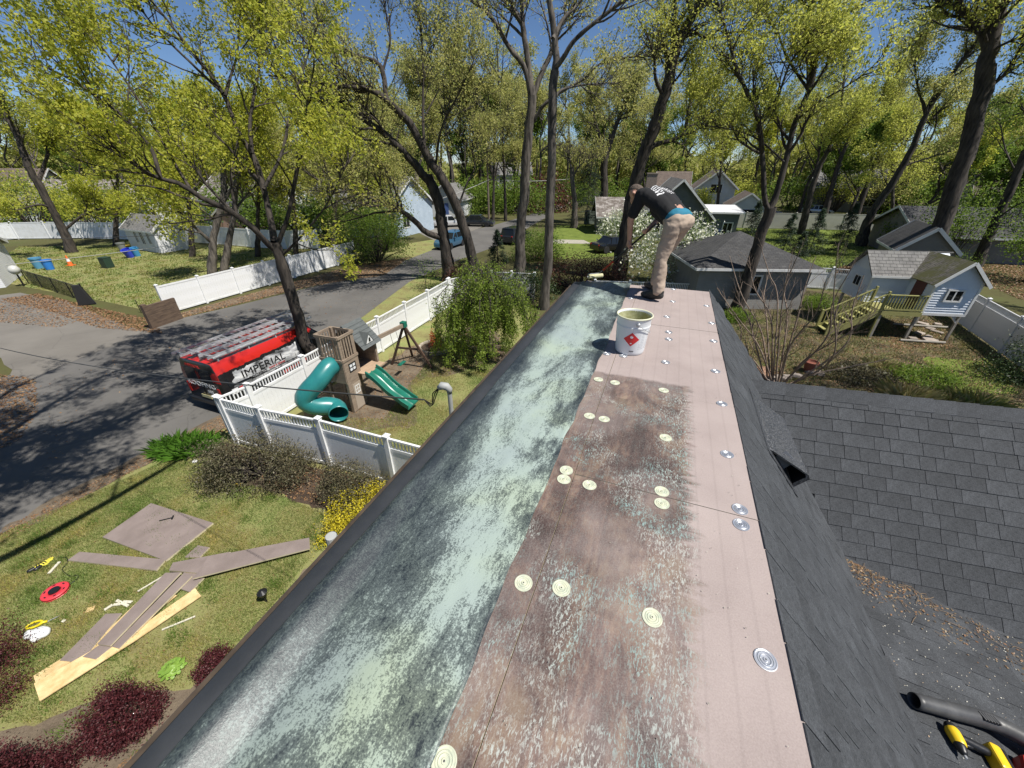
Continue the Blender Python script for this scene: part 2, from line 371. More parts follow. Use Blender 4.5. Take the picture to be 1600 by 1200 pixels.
# cover boards (brown facer), seams open by a few millimetres
def board_mat():
    m, t, b = new_mat('cover_board'); v = obvec(t)
    sx = t.nodes.new('ShaderNodeSeparateXYZ'); t.links.new(v, sx.inputs[0]); X, Y = sx.outputs[0], sx.outputs[1]
    f = noise(t, v, 160, 4, .75); big = noise(t, v, 2.2, 5, .6)
    base = ramp(t, mathn(t, 'ADD', mathn(t, 'MULTIPLY', f, .5), mathn(t, 'MULTIPLY', big, .5)), [(.3, (.265, .217, .202)), (.5, (.34, .283, .265)), (.7, (.41, .345, .322))])
    lines = nd(t, 'ShaderNodeTexWave', wave_type='BANDS', bands_direction='X', Scale=3.2, Distortion=.15); t.links.new(v, lines.inputs['Vector'])
    base = mix(t, .5, base, mix(t, 1.0, base, ramp(t, lines.outputs[0], [(.0, (.86,)), (.06, (1,))]), 'MULTIPLY'))
    # adhesive-wetted field: inside L < .37, A < 3.0, ragged
    e1 = noise(t, v, 7, 5, .7); e2 = noise(t, obvec(t, (6, 30, 1)), 1, 3, .6)
    def edge(src, pos, width, amp, nz):
        k = mathn(t, 'ADD', src, mathn(t, 'MULTIPLY', mathn(t, 'SUBTRACT', nz, .5), amp))
        return mathn(t, 'SUBTRACT', 1.0, mathn(t, 'DIVIDE', mathn(t, 'SUBTRACT', k, pos-width), 2*width, True), True)
    wet = mathn(t, 'MULTIPLY', edge(X, .36, .035, .22, e2), edge(Y, 3.0, .02, .12, e1))
    sc_ = lambda src, lo, hi: ramp(t, src, [(lo, (0,)), (hi, (1,))])
    low = noise(t, obvec(t, (1, .6, 1)), 4.2, 8, .72, .5); low2 = noise(t, v, 3.0, 2, .5, 1.2); lng = noise(t, obvec(t, (22, 1.6, 1)), 1, 5, .7, .3)
    wetcol = ramp(t, mathn(t, 'ADD', mathn(t, 'MULTIPLY', low, .72), mathn(t, 'MULTIPLY', lng, .28)), [(.40, (.042, .026, .026)), (.48, (.082, .050, .045)), (.53, (.14, .090, .072)), (.60, (.21, .148, .105))])
    vc = nd(t, 'ShaderNodeTexVoronoi', Scale=3.4, distance='CHEBYCHEV'); t.links.new(obvec(t, (1.5, .5, 1)), vc.inputs['Vector'])
    wetcol = mix(t, 1.0, wetcol, ramp(t, vc.outputs['Color'], [(.1, (.72,)), (.9, (1.25,))]), 'MULTIPLY')
    wetcol = mix(t, mathn(t, 'MULTIPLY', sc_(f, .42, .68), .38), wetcol, (.27, .225, .19))
    fl = noise(t, obvec(t, (1.5, .5, 1)), 95, 4, .7, .9); pat = noise(t, v, 2.6, 6, .68, .5)
    bias = mathn(t, 'MULTIPLY', sc_(X, -.1, .3), .10)
    fleck = mathn(t, 'MULTIPLY', sc_(fl, .50, .60), mathn(t, 'ADD', mathn(t, 'MULTIPLY', sc_(mathn(t, 'ADD', pat, bias), .50, .62), .8), .12))
    wetcol = mix(t, fleck, wetcol, mix(t, sc_(low2, .4, .6), (.23, .36, .34), (.43, .46, .42)))
    # drying, thinner coat in soft patches near the right margin
    thin = mathn(t, 'MULTIPLY', wet, ramp(t, noise(t, v, 1.8, 3, .6), [(.36, (.62,)), (.55, (1,))]))
    t.links.new(mix(t, thin, base, wetcol), b.inputs['Base Color'])
    r = mix(t, wet, (.9, .9, .9), (.62, .62, .62)); t.links.new(r, b.inputs['Roughness']); b.inputs['Specular IOR Level'].default_value = .3
    bump(t, b, f, .25, .004); return m
BOARD = board_mat()
FOAM = M('foam_edge', (.62, .55, .38), .8, (.5, .44, .3), 20)
def cover_board(L0, L1, A0, A1, parent, top=ZR, lab=None):
    mb = MB(); g = .0018; mb.box(L0+g, L1-g, A0+g, A1-g, top-.035, top)
    mb.m = [1, 0, 1, 1, 1, 1]
    return mb.build('cover_board', [BOARD, FOAM], parent, fix=False)
cover_board(-.26, .687, -1.6, .42-.95, house); cover_board(-.26, .687, -.53, 1.69, house, ZR-.001); cover_board(-.26, .687, 1.69, 2.80, house); cover_board(-.26, .687, 2.8, 4.35, house, ZR-.0015); cover_board(-.26, .687, 4.35, 5.965, house)
cover_board(-1.05, -.26, -1.6, .1, house, ZR-.002); cover_board(-1.05, -.26, .1, 2.55, house, ZR-.001); cover_board(-1.05, -.26, 2.55, 5.96, house, ZR-.002)
mb = MB(); mb.box(-1.2, .66, -2, 5.9, ZR-.12, ZR-.04); mb.build('roof_deck', M('deck_plywood', (.4, .3, .18), .8), house)
# fastening plates
def plate_mesh(mats):
    mb = MB()
    prof = [(.0385, .0), (.0385, .0018), (.035, .0022), (.032, .0012), (.0285, .0012), (.026, .0030), (.0235, .0012), (.0205, .0012), (.018, .0036), (.0145, .0014), (.0085, .0012), (.0084, .0035), (.0075, .0045)]
    mb.lathe(prof, 28); n = len(mb.f)
    mb.lathe([(.0035, .0046), (.0028, .0042), (.001, .0041)], 6, mi=1)
    return mb.mesh('fastening_plate', mats, smooth=False)
PL_M = M('plate_metal', (.62, .63, .65), .33, metal=.75); PL_A = M('plate_coated', (.60, .60, .44), .5, (.42, .46, .36), 30)
PL_D = M('plate_recess', (.06, .06, .06), .5)
pm_a, pm_m = plate_mesh([PL_A, PL_D]), plate_mesh([PL_M, PL_D])
coated = [(935, 593), (961, 598), (1037, 610), (921, 650), (944, 655), (1040, 684), (885, 735), (881, 749), (921, 758), (1034, 768), (1034, 787), (818, 911), (877, 919), (1019, 965), (694, 1190)]
plain = [(1128, 631), (1136, 710), (1156, 796), (1158, 820), (1196, 1031), (1118, 580), (1040, 566), (948, 552.5), (974, 556), (1045, 519), (1045, 530), (1042, 495), (1115, 533), (1112, 505), (1104, 478), (1051, 471), (986, 466), (1052, 452)]
for lst, me in ((coated, pm_a), (plain, pm_m)):
    for u, v in lst:
        p = rf(u, v); link('fastening_plate', me, house, (p.x, p.y, ZR+.0003), (rs.uniform(-.02, .02), rs.uniform(-.02, .02), rs.uniform(0, 6)))
# gutter with leaf debris on the left eave, drip edge
mb = MB(); sec = [(-1.215, ZR-.08), (-1.215, ZR-.14), (-1.25, ZR-.14), (-1.278, ZR-.062), (-1.272, ZR-.060), (-1.246, ZR-.133), (-1.22, ZR-.133), (-1.22, ZR-.08)]
mb.prism(sec, -3, 'y', 8.85); mb.build('gutter', M('gutter_dark', (.05, .038, .03), .6, (.1, .075, .055), 8), house)
mb = MB(); mb.prism([(-1.2, ZR+.001), (-1.2, ZR-.11), (-1.214, ZR-.11), (-1.207, ZR+.001)], -3, 'y', 8.83); mb.build('drip_edge', BLACK, house)
DEB = leafmat('leaf_debris', [(.11, .06, .03), (.2, .11, .05), (.3, .19, .09), (.07, .045, .03)], .1)
def scatter_flat(name, pts, size, mat, tilt=.5, seed=1, parent=None, kind='stuff', aspect=.55):
    r = np.random.RandomState(seed); P = np.array([tuple(p) for p in pts], float); n = len(P)
    ang = r.uniform(0, 6.283, n); ti = r.normal(0, tilt, (n, 2)); s = size*r.uniform(.55, 1.35, n)
    d = np.stack([np.cos(ang), np.sin(ang), ti[:, 0]], 1); w = np.stack([-np.sin(ang), np.cos(ang), ti[:, 1]], 1)*aspect
    V = np.stack([P-d*s[:, None]*.5, P+w*s[:, None]*.5, P+d*s[:, None]*.5, P-w*s[:, None]*.5], 1).reshape(-1, 3)
    V[:, 2] += .004
    return quads(name, V, mat, parent, kind)
def quads(name, V, mat, parent=None, kind=None, loc=None, k=4):
    n = len(V)//k; me = bpy.data.meshes.new(name); me.vertices.add(n*k); me.vertices.foreach_set('co', np.asarray(V, np.float32).ravel())
    me.loops.add(n*k); me.loops.foreach_set('vertex_index', np.arange(n*k, dtype=np.int32)); me.polygons.add(n)
    me.polygons.foreach_set('loop_start', np.arange(0, n*k, k, dtype=np.int32)); me.polygons.foreach_set('loop_total', np.full(n, k, np.int32))
    me.materials.append(mat); me.update(calc_edges=True); me.validate()
    o = link(name, me, parent, loc)
    return tag(o, kind=kind) if kind else o
r_ = np.random.RandomState(3); n_ = 2600
scatter_flat('gutter_debris', np.stack([r_.uniform(-1.268, -1.222, n_), r_.uniform(-1, 5.8, n_), r_.uniform(ZR-.125, ZR-.085, n_)], 1), .016, DEB, .8, 2, house)

# steep-slope exhaust vent
VENT = M('vent_black', (.022, .023, .026), .34, (.11, .113, .12), 75, bmp=1.0, bscale=75, spec=.8, detail=2, lo=.46, hi=.66); VENT_IN = M('vent_inside', (.008, .008, .009), .7)
vent = MB(); A0, A1, s0 = 3.05, 3.93, .60
def hood(A, sh): 
    return [s1(s0, A, .012), s1(s0+.03, A, .02*sh+.012), s1(s0+.34, A, .158*sh), s1(s0+.385, A, .148*sh), s1(s0+.42, A, .02)]
near, far_ = hood(A0, 1.0), hood(A1, .9)
inn = [s1(s0+.02, A0, .012), s1(s0+.045, A0, .022), s1(s0+.325, A0, .140), s1(s0+.355, A0, .132), s1(s0+.385, A0, .02)]
inf = [s1(s0+.02, A1-.12, .012), s1(s0+.04, A1-.12, .035), s1(s0+.29, A1-.12, .08), s1(s0+.34, A1-.12, .08), s1(s0+.37, A1-.12, .02)]
vent.add(near+far_, [(i, i+1, i+6, i+5) for i in range(4)]+[(5, 6, 7, 8, 9)])
vent.add(near+inn, [(i, i+1, i+6, i+5) for i in range(4)])
vo_ = vent.build('roof_vent', VENT, house)
mb = MB(); mb.add(inn+inf, [(i, i+1, i+6, i+5) for i in range(4)]+[(5, 6, 7, 8, 9)]); mb.build('vent_throat', VENT_IN, vo_)
mb = MB(); mb.hexa([s1(s0-.06, A0-.08, .010), s1(s0+.46, A0-.08, .010), s1(s0+.46, A1+.08, .010), s1(s0-.06, A1+.08, .010), s1(s0-.06, A0-.08, .016), s1(s0+.46, A0-.08, .016), s1(s0+.46, A1+.08, .016), s1(s0-.06, A1+.08, .016)])
mb.build('vent_flange', VENT, vo_)
mb = MB(); mb.hexa([s1(s0+.13, A0+.06, .012), s1(s0+.27, A0+.06, .012), s1(s0+.27, A0+.07, .012), s1(s0+.13, A0+.07, .012), s1(s0+.14, A0+.10, .10), s1(s0+.26, A0+.10, .12), s1(s0+.26, A0+.11, .12), s1(s0+.14, A0+.11, .10)])
mb.build('vent_flap', M('vent_flap', (.10, .105, .12), .35), vo_)

# service mast, flue and boots at the left eave
GREYP = M('grey_pipe', (.42, .43, .42), .6, (.33, .34, .33), 5)
mx_, my_ = -1.58, 2.56
mast = MB(); mast.tube([(mx_, my_, 0), (mx_, my_, 5.83)], .021, 12); mo = mast.build('service_mast', GREYP, house, smooth=False)
mb = MB(); mb.tube([(mx_, my_, 5.82), (mx_, my_, 5.86), (mx_-.02, my_-.01, 5.89), (mx_-.06, my_-.02, 5.895), (mx_-.09, my_-.03, 5.87)], [.023, .03, .036, .036, .022], 12); mb.build('weatherhead', GREYP, mo, smooth=True)
mb = MB()
for k in range(3):
    mb.tube([(mx_-.08, my_-.025, 5.88), (mx_-.11-.02*k, my_-.04, 5.81), (mx_-.15-.02*k, my_-.05+.02*k, 5.70), (mx_-.18, my_-.06+.02*k, 5.67), (mx_-.23, my_-.07, 5.74)], .005, 5)
mb.build('drip_loop', BLACK, mo)
mb = MB(); mb.tube([(-1.76, 1.19, 0), (-1.76, 1.19, 5.43)], .04, 14, cap=False); mb.tube([(-1.76, 1.19, 5.43), (-1.76, 1.19, 5.38)], [.036, .036], 14)
mb.build('flue_pipe', GREYP, house)

# ------------------------------------------------------------------ the half-folded black roofing membrane
def membrane_mat():
    m, t, b = new_mat('membrane_adhesive'); v = obvec(t)
    sx = t.nodes.new('ShaderNodeSeparateXYZ'); t.links.new(v, sx.inputs[0]); X, Y = sx.outputs[0], sx.outputs[1]
    mp = t.nodes.new('ShaderNodeMapping'); mp.inputs['Rotation'].default_value = (0, 0, math.radians(-35)); mp.inputs['Scale'].default_value = (1, .36, 1); t.links.new(v, mp.inputs[0]); dv = mp.outputs[0]
    st = lambda src, lo, hi: ramp(t, src, [(lo, (0,)), (hi, (1,))])
    fine = st(noise(t, v, 150, 3, .65, .5), .34, .66); streak = st(noise(t, dv, 85, 4, .7, .7), .32, .68)
    low = st(noise(t, dv, 2.8, 6, .66, .9), .30, .70); mid = st(noise(t, dv, 11, 5, .66, .6), .28, .72); low2 = noise(t, v, 1.9, 3, .5, .5)
    wd = mathn(t, 'ADD', .14, mathn(t, 'MULTIPLY', mathn(t, 'DIVIDE', mathn(t, 'SUBTRACT', 2.0, Y), 1.2, True), .32)); fx = mathn(t, 'DIVIDE', mathn(t, 'ADD', X, 1.04), wd, True)                 # thin coat by the fold
    fy = mathn(t, 'SUBTRACT', 1.0, mathn(t, 'DIVIDE', mathn(t, 'SUBTRACT', Y, 4.5), .9, True))
    rx = mathn(t, 'DIVIDE', mathn(t, 'ADD', X, .66), .26, True)                  # dark pools along the free edge
    pool = mathn(t, 'MULTIPLY', rx, st(noise(t, obvec(t, (1.4, .7, 1)), 2.4, 4, .6, .5), .42, .62))
    cov = mathn(t, 'ADD', mathn(t, 'MULTIPLY', low, .66), mathn(t, 'MULTIPLY', mid, .30))
    cov = mathn(t, 'ADD', cov, mathn(t, 'ADD', mathn(t, 'MULTIPLY', fx, .44), mathn(t, 'MULTIPLY', fy, .14)))
    cov = mathn(t, 'SUBTRACT', cov, mathn(t, 'MULTIPLY', pool, .6))
    tex = mathn(t, 'ADD', mathn(t, 'MULTIPLY', fine, .5), mathn(t, 'MULTIPLY', streak, .5))
    k = mathn(t, 'ADD', mathn(t, 'MULTIPLY', cov, .95), mathn(t, 'MULTIPLY', mathn(t, 'SUBTRACT', tex, .5), .68))
    k = ramp(t, k, [(.44, (0.02,)), (.84, (.32,)), (1.30, (.84,))])
    k = mathn(t, 'MULTIPLY', k, mathn(t, 'ADD', .50, mathn(t, 'MULTIPLY', fx, .50)))
    green = ramp(t, low2, [(.36, (.34, .41, .395)), (.54, (.37, .45, .40)), (.72, (.42, .50, .375))])
    col = mix(t, k, (.015, .021, .027), green)
    med = tex
    t.links.new(col, b.inputs['Base Color'])
    rr = mix(t, k, (.40, .40, .40), (.52, .52, .52)); t.links.new(rr, b.inputs['Roughness']); b.inputs['Specular IOR Level'].default_value = .5
    bump(t, b, med, .16, .004); return m
MEMB = membrane_mat()
EPDM = M('black_membrane', (.028, .031, .036), .5, (.042, .045, .05), 4, bmp=.15, bscale=30)
memb = thing('roofing_membrane', 'black roofing membrane folded half back and smeared with pale green adhesive', 'roofing membrane', (0, 0, 0), -AZ)
def sheet(name, rows, mat, th):
    mb = MB(); n = len(rows[0]); vs = [p for r in rows for p in r]; fs = []
    for i in range(len(rows)-1):
        for j in range(n-1): fs.append((i*n+j, i*n+j+1, (i+1)*n+j+1, (i+1)*n+j))
    mb.add(vs, fs); o = mb.build(name, mat, memb, smooth=True)
    sf = o.modifiers.new('thickness', 'SOLIDIFY'); sf.thickness = th; sf.offset = 1; return o
from mathutils import noise as mn
rows = []
for i in range(60):
    A = -1.6+7.4*i/59; w = .004*mn.noise(Vector((A*1.6, 0, 0)))
    far_end = 5.79+0*A
    A = min(A, far_end)
    rows.append([Vector((L, A+ (0 if i < 59 else .2*max(0, (L+1.2)/.8)), z)) for L, z in ((-1.222, ZR-.075), (-1.222, ZR-.02), (-1.2, ZR+.004), (-1.14+w, ZR+.005), (-1.06, ZR+.005), (-.9, ZR+.004), (-.6, ZR+.004), (-.42, ZR+.004))])
sheet('bottom_half', rows, EPDM, .0018)
rows = []; NA = 260; NL = 56
for i in range(NA):
    t_ = i/(NA-1); A = -1.6+7.4*t_; row = []
    near = max(0, min(1, (2.2-A)/2.0)); bulge = .014+.05*near
    edge = -.385+.018*mn.noise(Vector((A*1.3, 5, 0)))+.012*mn.noise(Vector((A*5, 9, 0)))
    fold = -1.085+.010*mn.noise(Vector((A*.9, 2, 0)))
    for j in range(NL):
        q = j/(NL-1)
        if q < .16:                               # the rounded fold, half a turn up from the lower sheet
            an = -math.pi/2-math.pi*(q/.16); R = bulge*.5
            L = fold+R+R*math.cos(an)*1.4; z = ZR+.008+R+R*math.sin(an)
        else:
            s = (q-.16)/.84; L0 = fold+bulge*.5; L = L0+(edge-L0)*s
            sm = (L-L0)/max(.03, 1.5*bulge/.64); sm = max(0, min(1, sm)); z = ZR+.010+bulge*(1-(3*sm*sm-2*sm**3))
            wr = mn.noise(Vector((L*5+A*2.2, A*2.6, 1.5)))*.006+mn.noise(Vector((L*13, A*7+L*6, 4)))*.0035
            z += max(-.002, wr)*min(1, s*4)*min(1, (1-s)*5+.15)
        Aend = A + (.19*(L+1.2)/.82)*t_ 
        row.append(Vector((L, Aend, z)))
    rows.append(row)
sheet('folded_half', rows, MEMB, .0016)

# ------------------------------------------------------------------ trees: limbs followed by branches, twigs and separate leaves
def resample(P, n):
    P = np.asarray(P, float)
    m = len(P)
    if m > 2:                                       # Catmull-Rom, then even spacing
        Q = np.vstack([2*P[0]-P[1], P, 2*P[-1]-P[-2]]); out = []
        for i in range(1, m):
            p0, p1, p2, p3 = Q[i-1], Q[i], Q[i+1], Q[i+2]
            for t in np.linspace(0, 1, 8, endpoint=False):
                out.append(.5*((2*p1)+(p2-p0)*t+(2*p0-5*p1+4*p2-p3)*t*t+(3*p1-p0-3*p2+p3)*t**3))
        out.append(P[-1]); P = np.array(out)
    s = np.r_[0, np.cumsum(np.linalg.norm(np.diff(P[:, :3], axis=0), axis=1))]
    u = np.linspace(0, s[-1], n)
    return np.stack([np.interp(u, s, P[:, k]) for k in range(P.shape[1])], 1)
def nrm(a): return a/np.maximum(np.linalg.norm(a, axis=-1, keepdims=True), 1e-9)
def tubes(X, R, k):                                  # X (N,P,3), R (N,P) -> verts, quads
    N, Pn, _ = X.shape
    T = np.empty_like(X); T[:, 1:-1] = X[:, 2:]-X[:, :-2]; T[:, 0] = X[:, 1]-X[:, 0]; T[:, -1] = X[:, -1]-X[:, -2]; T = nrm(T)
    ref = np.where(np.abs(T[:, :1, 2:3]) < .8, np.array([0, 0, 1.]), np.array([1., 0, 0])); ref = np.broadcast_to(ref, T.shape)
    A = nrm(np.cross(T, ref)); B = np.cross(A, T)
    an = np.arange(k)*2*np.pi/k
    Rk = R[:, :, None]*(1+(np.random.RandomState(N+Pn).normal(0, .07, (N, Pn, k)) if k >= 7 else 0))
    V = X[:, :, None]+Rk[..., None]*(A[:, :, None]*np.cos(an)[:, None]+B[:, :, None]*np.sin(an)[:, None])
    idx = np.arange(N*Pn*k).reshape(N, Pn, k); a = idx[:, :-1]; b = np.roll(a, -1, 2); c = np.roll(idx[:, 1:], -1, 2); d = idx[:, 1:]
    return V.reshape(-1, 3), np.stack([a, b, c, d], -1).reshape(-1, 4)
def spawn(X, R, M, rng, length, ang, t0=.2, t1=1.0, upb=.2, P=5, curl=.15, rfac=.55, rmax=.1, tip=.3, taper=.55):
    N, Pn, _ = X.shape
    L = np.linalg.norm(np.diff(X, axis=1), axis=2).sum(1); pi = rng.choice(N, M, p=L/L.sum())
    t = t0+(t1-t0)*rng.random(M)**.85; f = t*(Pn-1); i = np.minimum(f.astype(int), Pn-2); fr = (f-i)[:, None]
    p = X[pi, i]*(1-fr)+X[pi, i+1]*fr; tan = nrm(X[pi, i+1]-X[pi, i]); r0 = R[pi, i]*(1-fr[:, 0])+R[pi, i+1]*fr[:, 0]
    pr = nrm(np.cross(tan, rng.normal(size=(M, 3)))); a = np.radians(rng.uniform(*ang, M))[:, None]
    d = nrm(tan*np.cos(a)+pr*np.sin(a)+np.array([0, 0, upb])); Ln = length*rng.uniform(.55, 1.25, M)*(1-taper*t)
    step = (Ln/(P-1))[:, None]; Y = np.empty((M, P, 3)); Y[:, 0] = p
    for q in range(1, P):
        d = nrm(d+rng.normal(0, curl, (M, 3))+np.array([0, 0, upb*.25])); Y[:, q] = Y[:, q-1]+d*step
    rs_ = np.minimum(r0*rfac, rmax)[:, None]
    return Y, rs_*np.linspace(1, tip, P)[None]
def mesh_np(name, V, F, mat, smooth=True):
    me = bpy.data.meshes.new(name); n = len(F); k = F.shape[1]
    me.vertices.add(len(V)); me.vertices.foreach_set('co', V.astype(np.float32).ravel())
    me.loops.add(n*k); me.loops.foreach_set('vertex_index', F.astype(np.int32).ravel()); me.polygons.add(n)
    me.polygons.foreach_set('loop_start', np.arange(0, n*k, k, dtype=np.int32)); me.polygons.foreach_set('loop_total', np.full(n, k, np.int32))
    if smooth: me.polygons.foreach_set('use_smooth', np.ones(n, bool))
    me.materials.append(mat); me.update(calc_edges=True); return me
def leaf_quads(X, per, size, rng, spread=.12, droop=.3, aspect=.5):
    N, Pn, _ = X.shape; M = N*per; pi = np.repeat(np.arange(N), per)
    f = rng.uniform(.3, 1, M)*(Pn-1); i = np.minimum(f.astype(int), Pn-2); fr = (f-i)[:, None]
    p = X[pi, i]*(1-fr)+X[pi, i+1]*fr+rng.normal(0, spread, (M, 3))
    d = nrm(rng.normal(size=(M, 3))+np.array([0, 0, -droop])); w = nrm(np.cross(d, nrm(rng.normal(size=(M, 3))+np.array([0, 0, .8]))))
    s = (size*rng.uniform(.6, 1.3, M))[:, None]; n = np.cross(d, w)*.12*s
    return np.stack([p, p+d*s*.55+w*s*aspect*.5+n, p+d*s, p+d*s*.55-w*s*aspect*.5+n], 1).reshape(-1, 3)
def build_tree(name, label, cat, base, limbs, bark, leaf, seed, n1=40, n2=160, n3=700, per=14, l1=3.0, l2=1.6, l3=.8, size=.12, spread=.12,
               ang=(30, 65), upb=.25, t1=.25, droop=.3, group=None, curl=.14, bare=False, seg=16, r1=.09, link_it=True):
    rng = np.random.RandomState(seed); base = np.array(base[:3], float)
    V = []; F = []; off = 0
    Ls = [resample(np.array(l, float), seg+4) for l in limbs]
    X0 = np.stack([l[:, :3] for l in Ls])-base; R0_ = np.stack([l[:, 3] for l in Ls])
    wob_ = rng.normal(0, 1, X0.shape)*.06*R0_[..., None]; wob_[:, 0] = 0; X0 = X0+wob_
    def put(X, R, k):
        nonlocal off
        v, f = tubes(X, R, k); V.append(v); F.append(f+off); off += len(v)
    put(X0, R0_, 12 if R0_.max() > .15 else 7)
    long = np.arange(len(limbs))
    par = X0[1:] if len(limbs) > 2 else X0; parr = R0_[1:] if len(limbs) > 2 else R0_
    Y1, r_1 = spawn(par, parr, n1, rng, l1, ang, t1, 1, upb, 6, curl, .6, r1, .3); put(Y1, r_1, 6)
    Y1b = np.concatenate([Y1, resample_many(X0[1:] if len(limbs) > 2 else X0, 6, .45)]); rb = np.concatenate([r_1, np.full((len(Y1b)-len(Y1), 6), r1*.5)])
    Y2, r_2 = spawn(Y1b, rb, n2, rng, l2, (25, 60), .2, 1, upb, 5, curl, .6, .03, .35); put(Y2, r_2, 4)
    tw = [Y2]
    if n3:
        Y3, r_3 = spawn(Y2, r_2, n3, rng, l3, (25, 60), .15, 1, upb*.6, 4, curl*1.2, .6, .012, .4); put(Y3, r_3, 3); tw = [Y3]
    root = thing(name, label, cat, tuple(base), 0, group)
    link('trunk', mesh_np('trunk', np.concatenate(V), np.concatenate(F), bark), root)
    if not bare:
        L = np.concatenate([leaf_quads(y, per, size, rng, spread, droop) for y in tw])
        quads('crown', L, leaf, root)
    return root
def resample_many(X, n, a):                         # outer part of each limb, n points
    N, Pn, _ = X.shape; u = np.linspace(a, 1, n)*(Pn-1); i = np.minimum(u.astype(int), Pn-2); fr = (u-i)[None, :, None]
    return X[:, i]*(1-fr)+X[:, i+1]*fr
def limb(base, pts, r0, r1, off0=0.0, off1=0.0, z0=None):
    n = len(pts); out = []
    for i, (u, v) in enumerate(pts):
        k = i/(n-1); p = up(u, v, base, off0+(off1-off0)*k); out.append((p.x, p.y, p.z, r0+(r1-r0)*k))
    return out
Y_MAPLE = leafmat('leaf_maple', [(.46, .48, .05), (.56, .55, .07), (.32, .40, .05), (.62, .60, .11), (.38, .43, .06)], .6)
Y_OAK = leafmat('leaf_oak_new', [(.48, .47, .13), (.56, .54, .17), (.42, .40, .15), (.33, .39, .09), (.52, .47, .19)], .6)
Y_GOLD = leafmat('leaf_gold', [(.53, .53, .085), (.60, .60, .14), (.40, .45, .08), (.49, .51, .11)], .6)
G_FRESH = leafmat('leaf_fresh', [(.15, .24, .035), (.21, .31, .045), (.10, .17, .028), (.27, .34, .06)], .55)
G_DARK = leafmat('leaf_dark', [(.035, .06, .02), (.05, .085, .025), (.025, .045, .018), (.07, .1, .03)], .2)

def limbset(B, trunk, rt, others):
    z = [ (B[0], B[1], -.15, rt[0]*1.35) ]
    tr = limb(B, trunk, rt[0], rt[1])
    L = [z+[q for q in tr if q[2] > .7]]
    for pts, r0, r1, o0, o1 in others: L.append(limb(B, pts, r0, r1, o0, o1))
    return L
# maple between the van and the fence
B = (-7.55, 14.6, 0)
L = limbset(B, [(479, 540), (468, 500), (452, 452), (440, 410), (428, 378)], (.22, .17), [
    ([(432, 392), (415, 378), (397, 358), (360, 330), (318, 311), (285, 289), (262, 282), (240, 276), (210, 258), (180, 232), (120, 190), (60, 150)], .11, .012, 0, -1.5),
    ([(250, 278), (246, 259), (232, 225), (195, 184), (150, 150), (112, 124), (60, 100), (15, 70)], .06, .01, -.3, .8),
    ([(428, 378), (424, 349), (412, 296), (394, 240), (371, 205), (349, 146), (300, 80), (260, 30), (220, -20)], .12, .02, 0, 2.5),
    ([(432, 388), (450, 337), (465, 262), (476, 217), (480, 160), (492, 100)], .08, .012, 0, -1.2),
    ([(394, 240), (390, 195), (397, 150), (405, 105), (406, 40), (404, -40)], .06, .012, .5, 1.5),
    ([(352, 150), (360, 120), (370, 86), (375, 20), (372, -50)], .05, .012, 1.5, 3),
    ([(300, 300), (270, 250), (225, 170), (150, 60), (110, 10)], .05, .01, 0, 2.5),
    ([(349, 146), (300, 100), (240, 40), (206, -10)], .05, .01, 1.5, 3.5),
    ([(440, 400), (470, 370), (510, 320), (545, 250)], .05, .01, 0, -2),
    ([(412, 296), (440, 240), (455, 170), (480, 90), (500, 30)], .06, .01, .3, 3)])
build_tree('maple_tree', 'leaning maple with bright yellow-green leaves rising beside the red and black van', 'tree', B, L, BARK_D, Y_MAPLE, 5, n1=85, n2=560, n3=2600, per=12, l1=2.9, l2=1.6, l3=.65, size=.115, spread=.07, upb=.22, t1=.12)
# twin-trunk oak past the side fence
B = at(704, 438)
L = limbset(B, [(698, 432), (694, 377), (687, 322), (679, 300), (668, 276)], (.40, .34), [
    ([(672, 285), (650, 259), (632, 239), (605, 212), (575, 191), (555, 175), (537, 161), (515, 152)], .27, .06, 0, -1.5),
    ([(690, 372), (665, 362), (650, 347), (632, 333), (613, 322), (591, 314), (567, 305), (540, 296), (500, 283), (470, 262)], .22, .04, 0, -3),
    ([(515, 152), (480, 120), (440, 90), (400, 40)], .06, .02, -1.5, -3),
    ([(632, 333), (610, 310), (595, 295)], .08, .04, -1, -1.4)])
build_tree('oak_tree', 'dark oak with a low limb sweeping left over the leaf-strewn road edge', 'tree', B, L, BARK_D, Y_OAK, 6, n1=60, n2=360, n3=1900, per=7, l1=4.2, l2=2.2, l3=1.1, size=.16, spread=.2)
B = at(746, 440)
L = limbset(B, [(747, 437), (734, 386), (723, 349), (705, 303), (690, 278), (668, 245)], (.36, .28), [
    ([(668, 245), (642, 195), (624, 176), (601, 154), (575, 139), (537, 135), (500, 131), (455, 122), (420, 118)], .25, .04, 0, -2.5),
    ([(604, 156), (598, 112), (586, 95), (541, 82), (507, 60), (484, 50), (412, 11), (370, -15)], .15, .03, 0, 2),
    ([(575, 139), (556, 124), (519, 97), (500, 79), (450, 68), (420, 40)], .12, .03, -.3, 1),
    ([(663, 236), (661, 190), (661, 150), (660, 75), (652, 10), (640, -60)], .10, .025, 0, 1.5),
    ([(680, 262), (690, 200), (720, 140), (742, 90)], .08, .015, 0, -2.5),
    ([(665, 180), (690, 130), (710, 70), (715, 10)], .05, .012, .5, 3),
    ([(714, 330), (728, 290), (742, 262), (738, 241), (741, 200)], .07, .02, 0, 1),
    ([(598, 112), (610, 60), (600, 0), (605, -40)], .07, .02, .5, 1.5)])
build_tree('oak_tree', 'arching dark-barked oak standing behind the green weeping tree, crown reaching far left', 'tree', B, L, BARK_D, Y_OAK, 7, n1=95, n2=600, n3=2900, per=6, l1=4.2, l2=2.2, l3=1.1, size=.15, spread=.2, upb=.35)
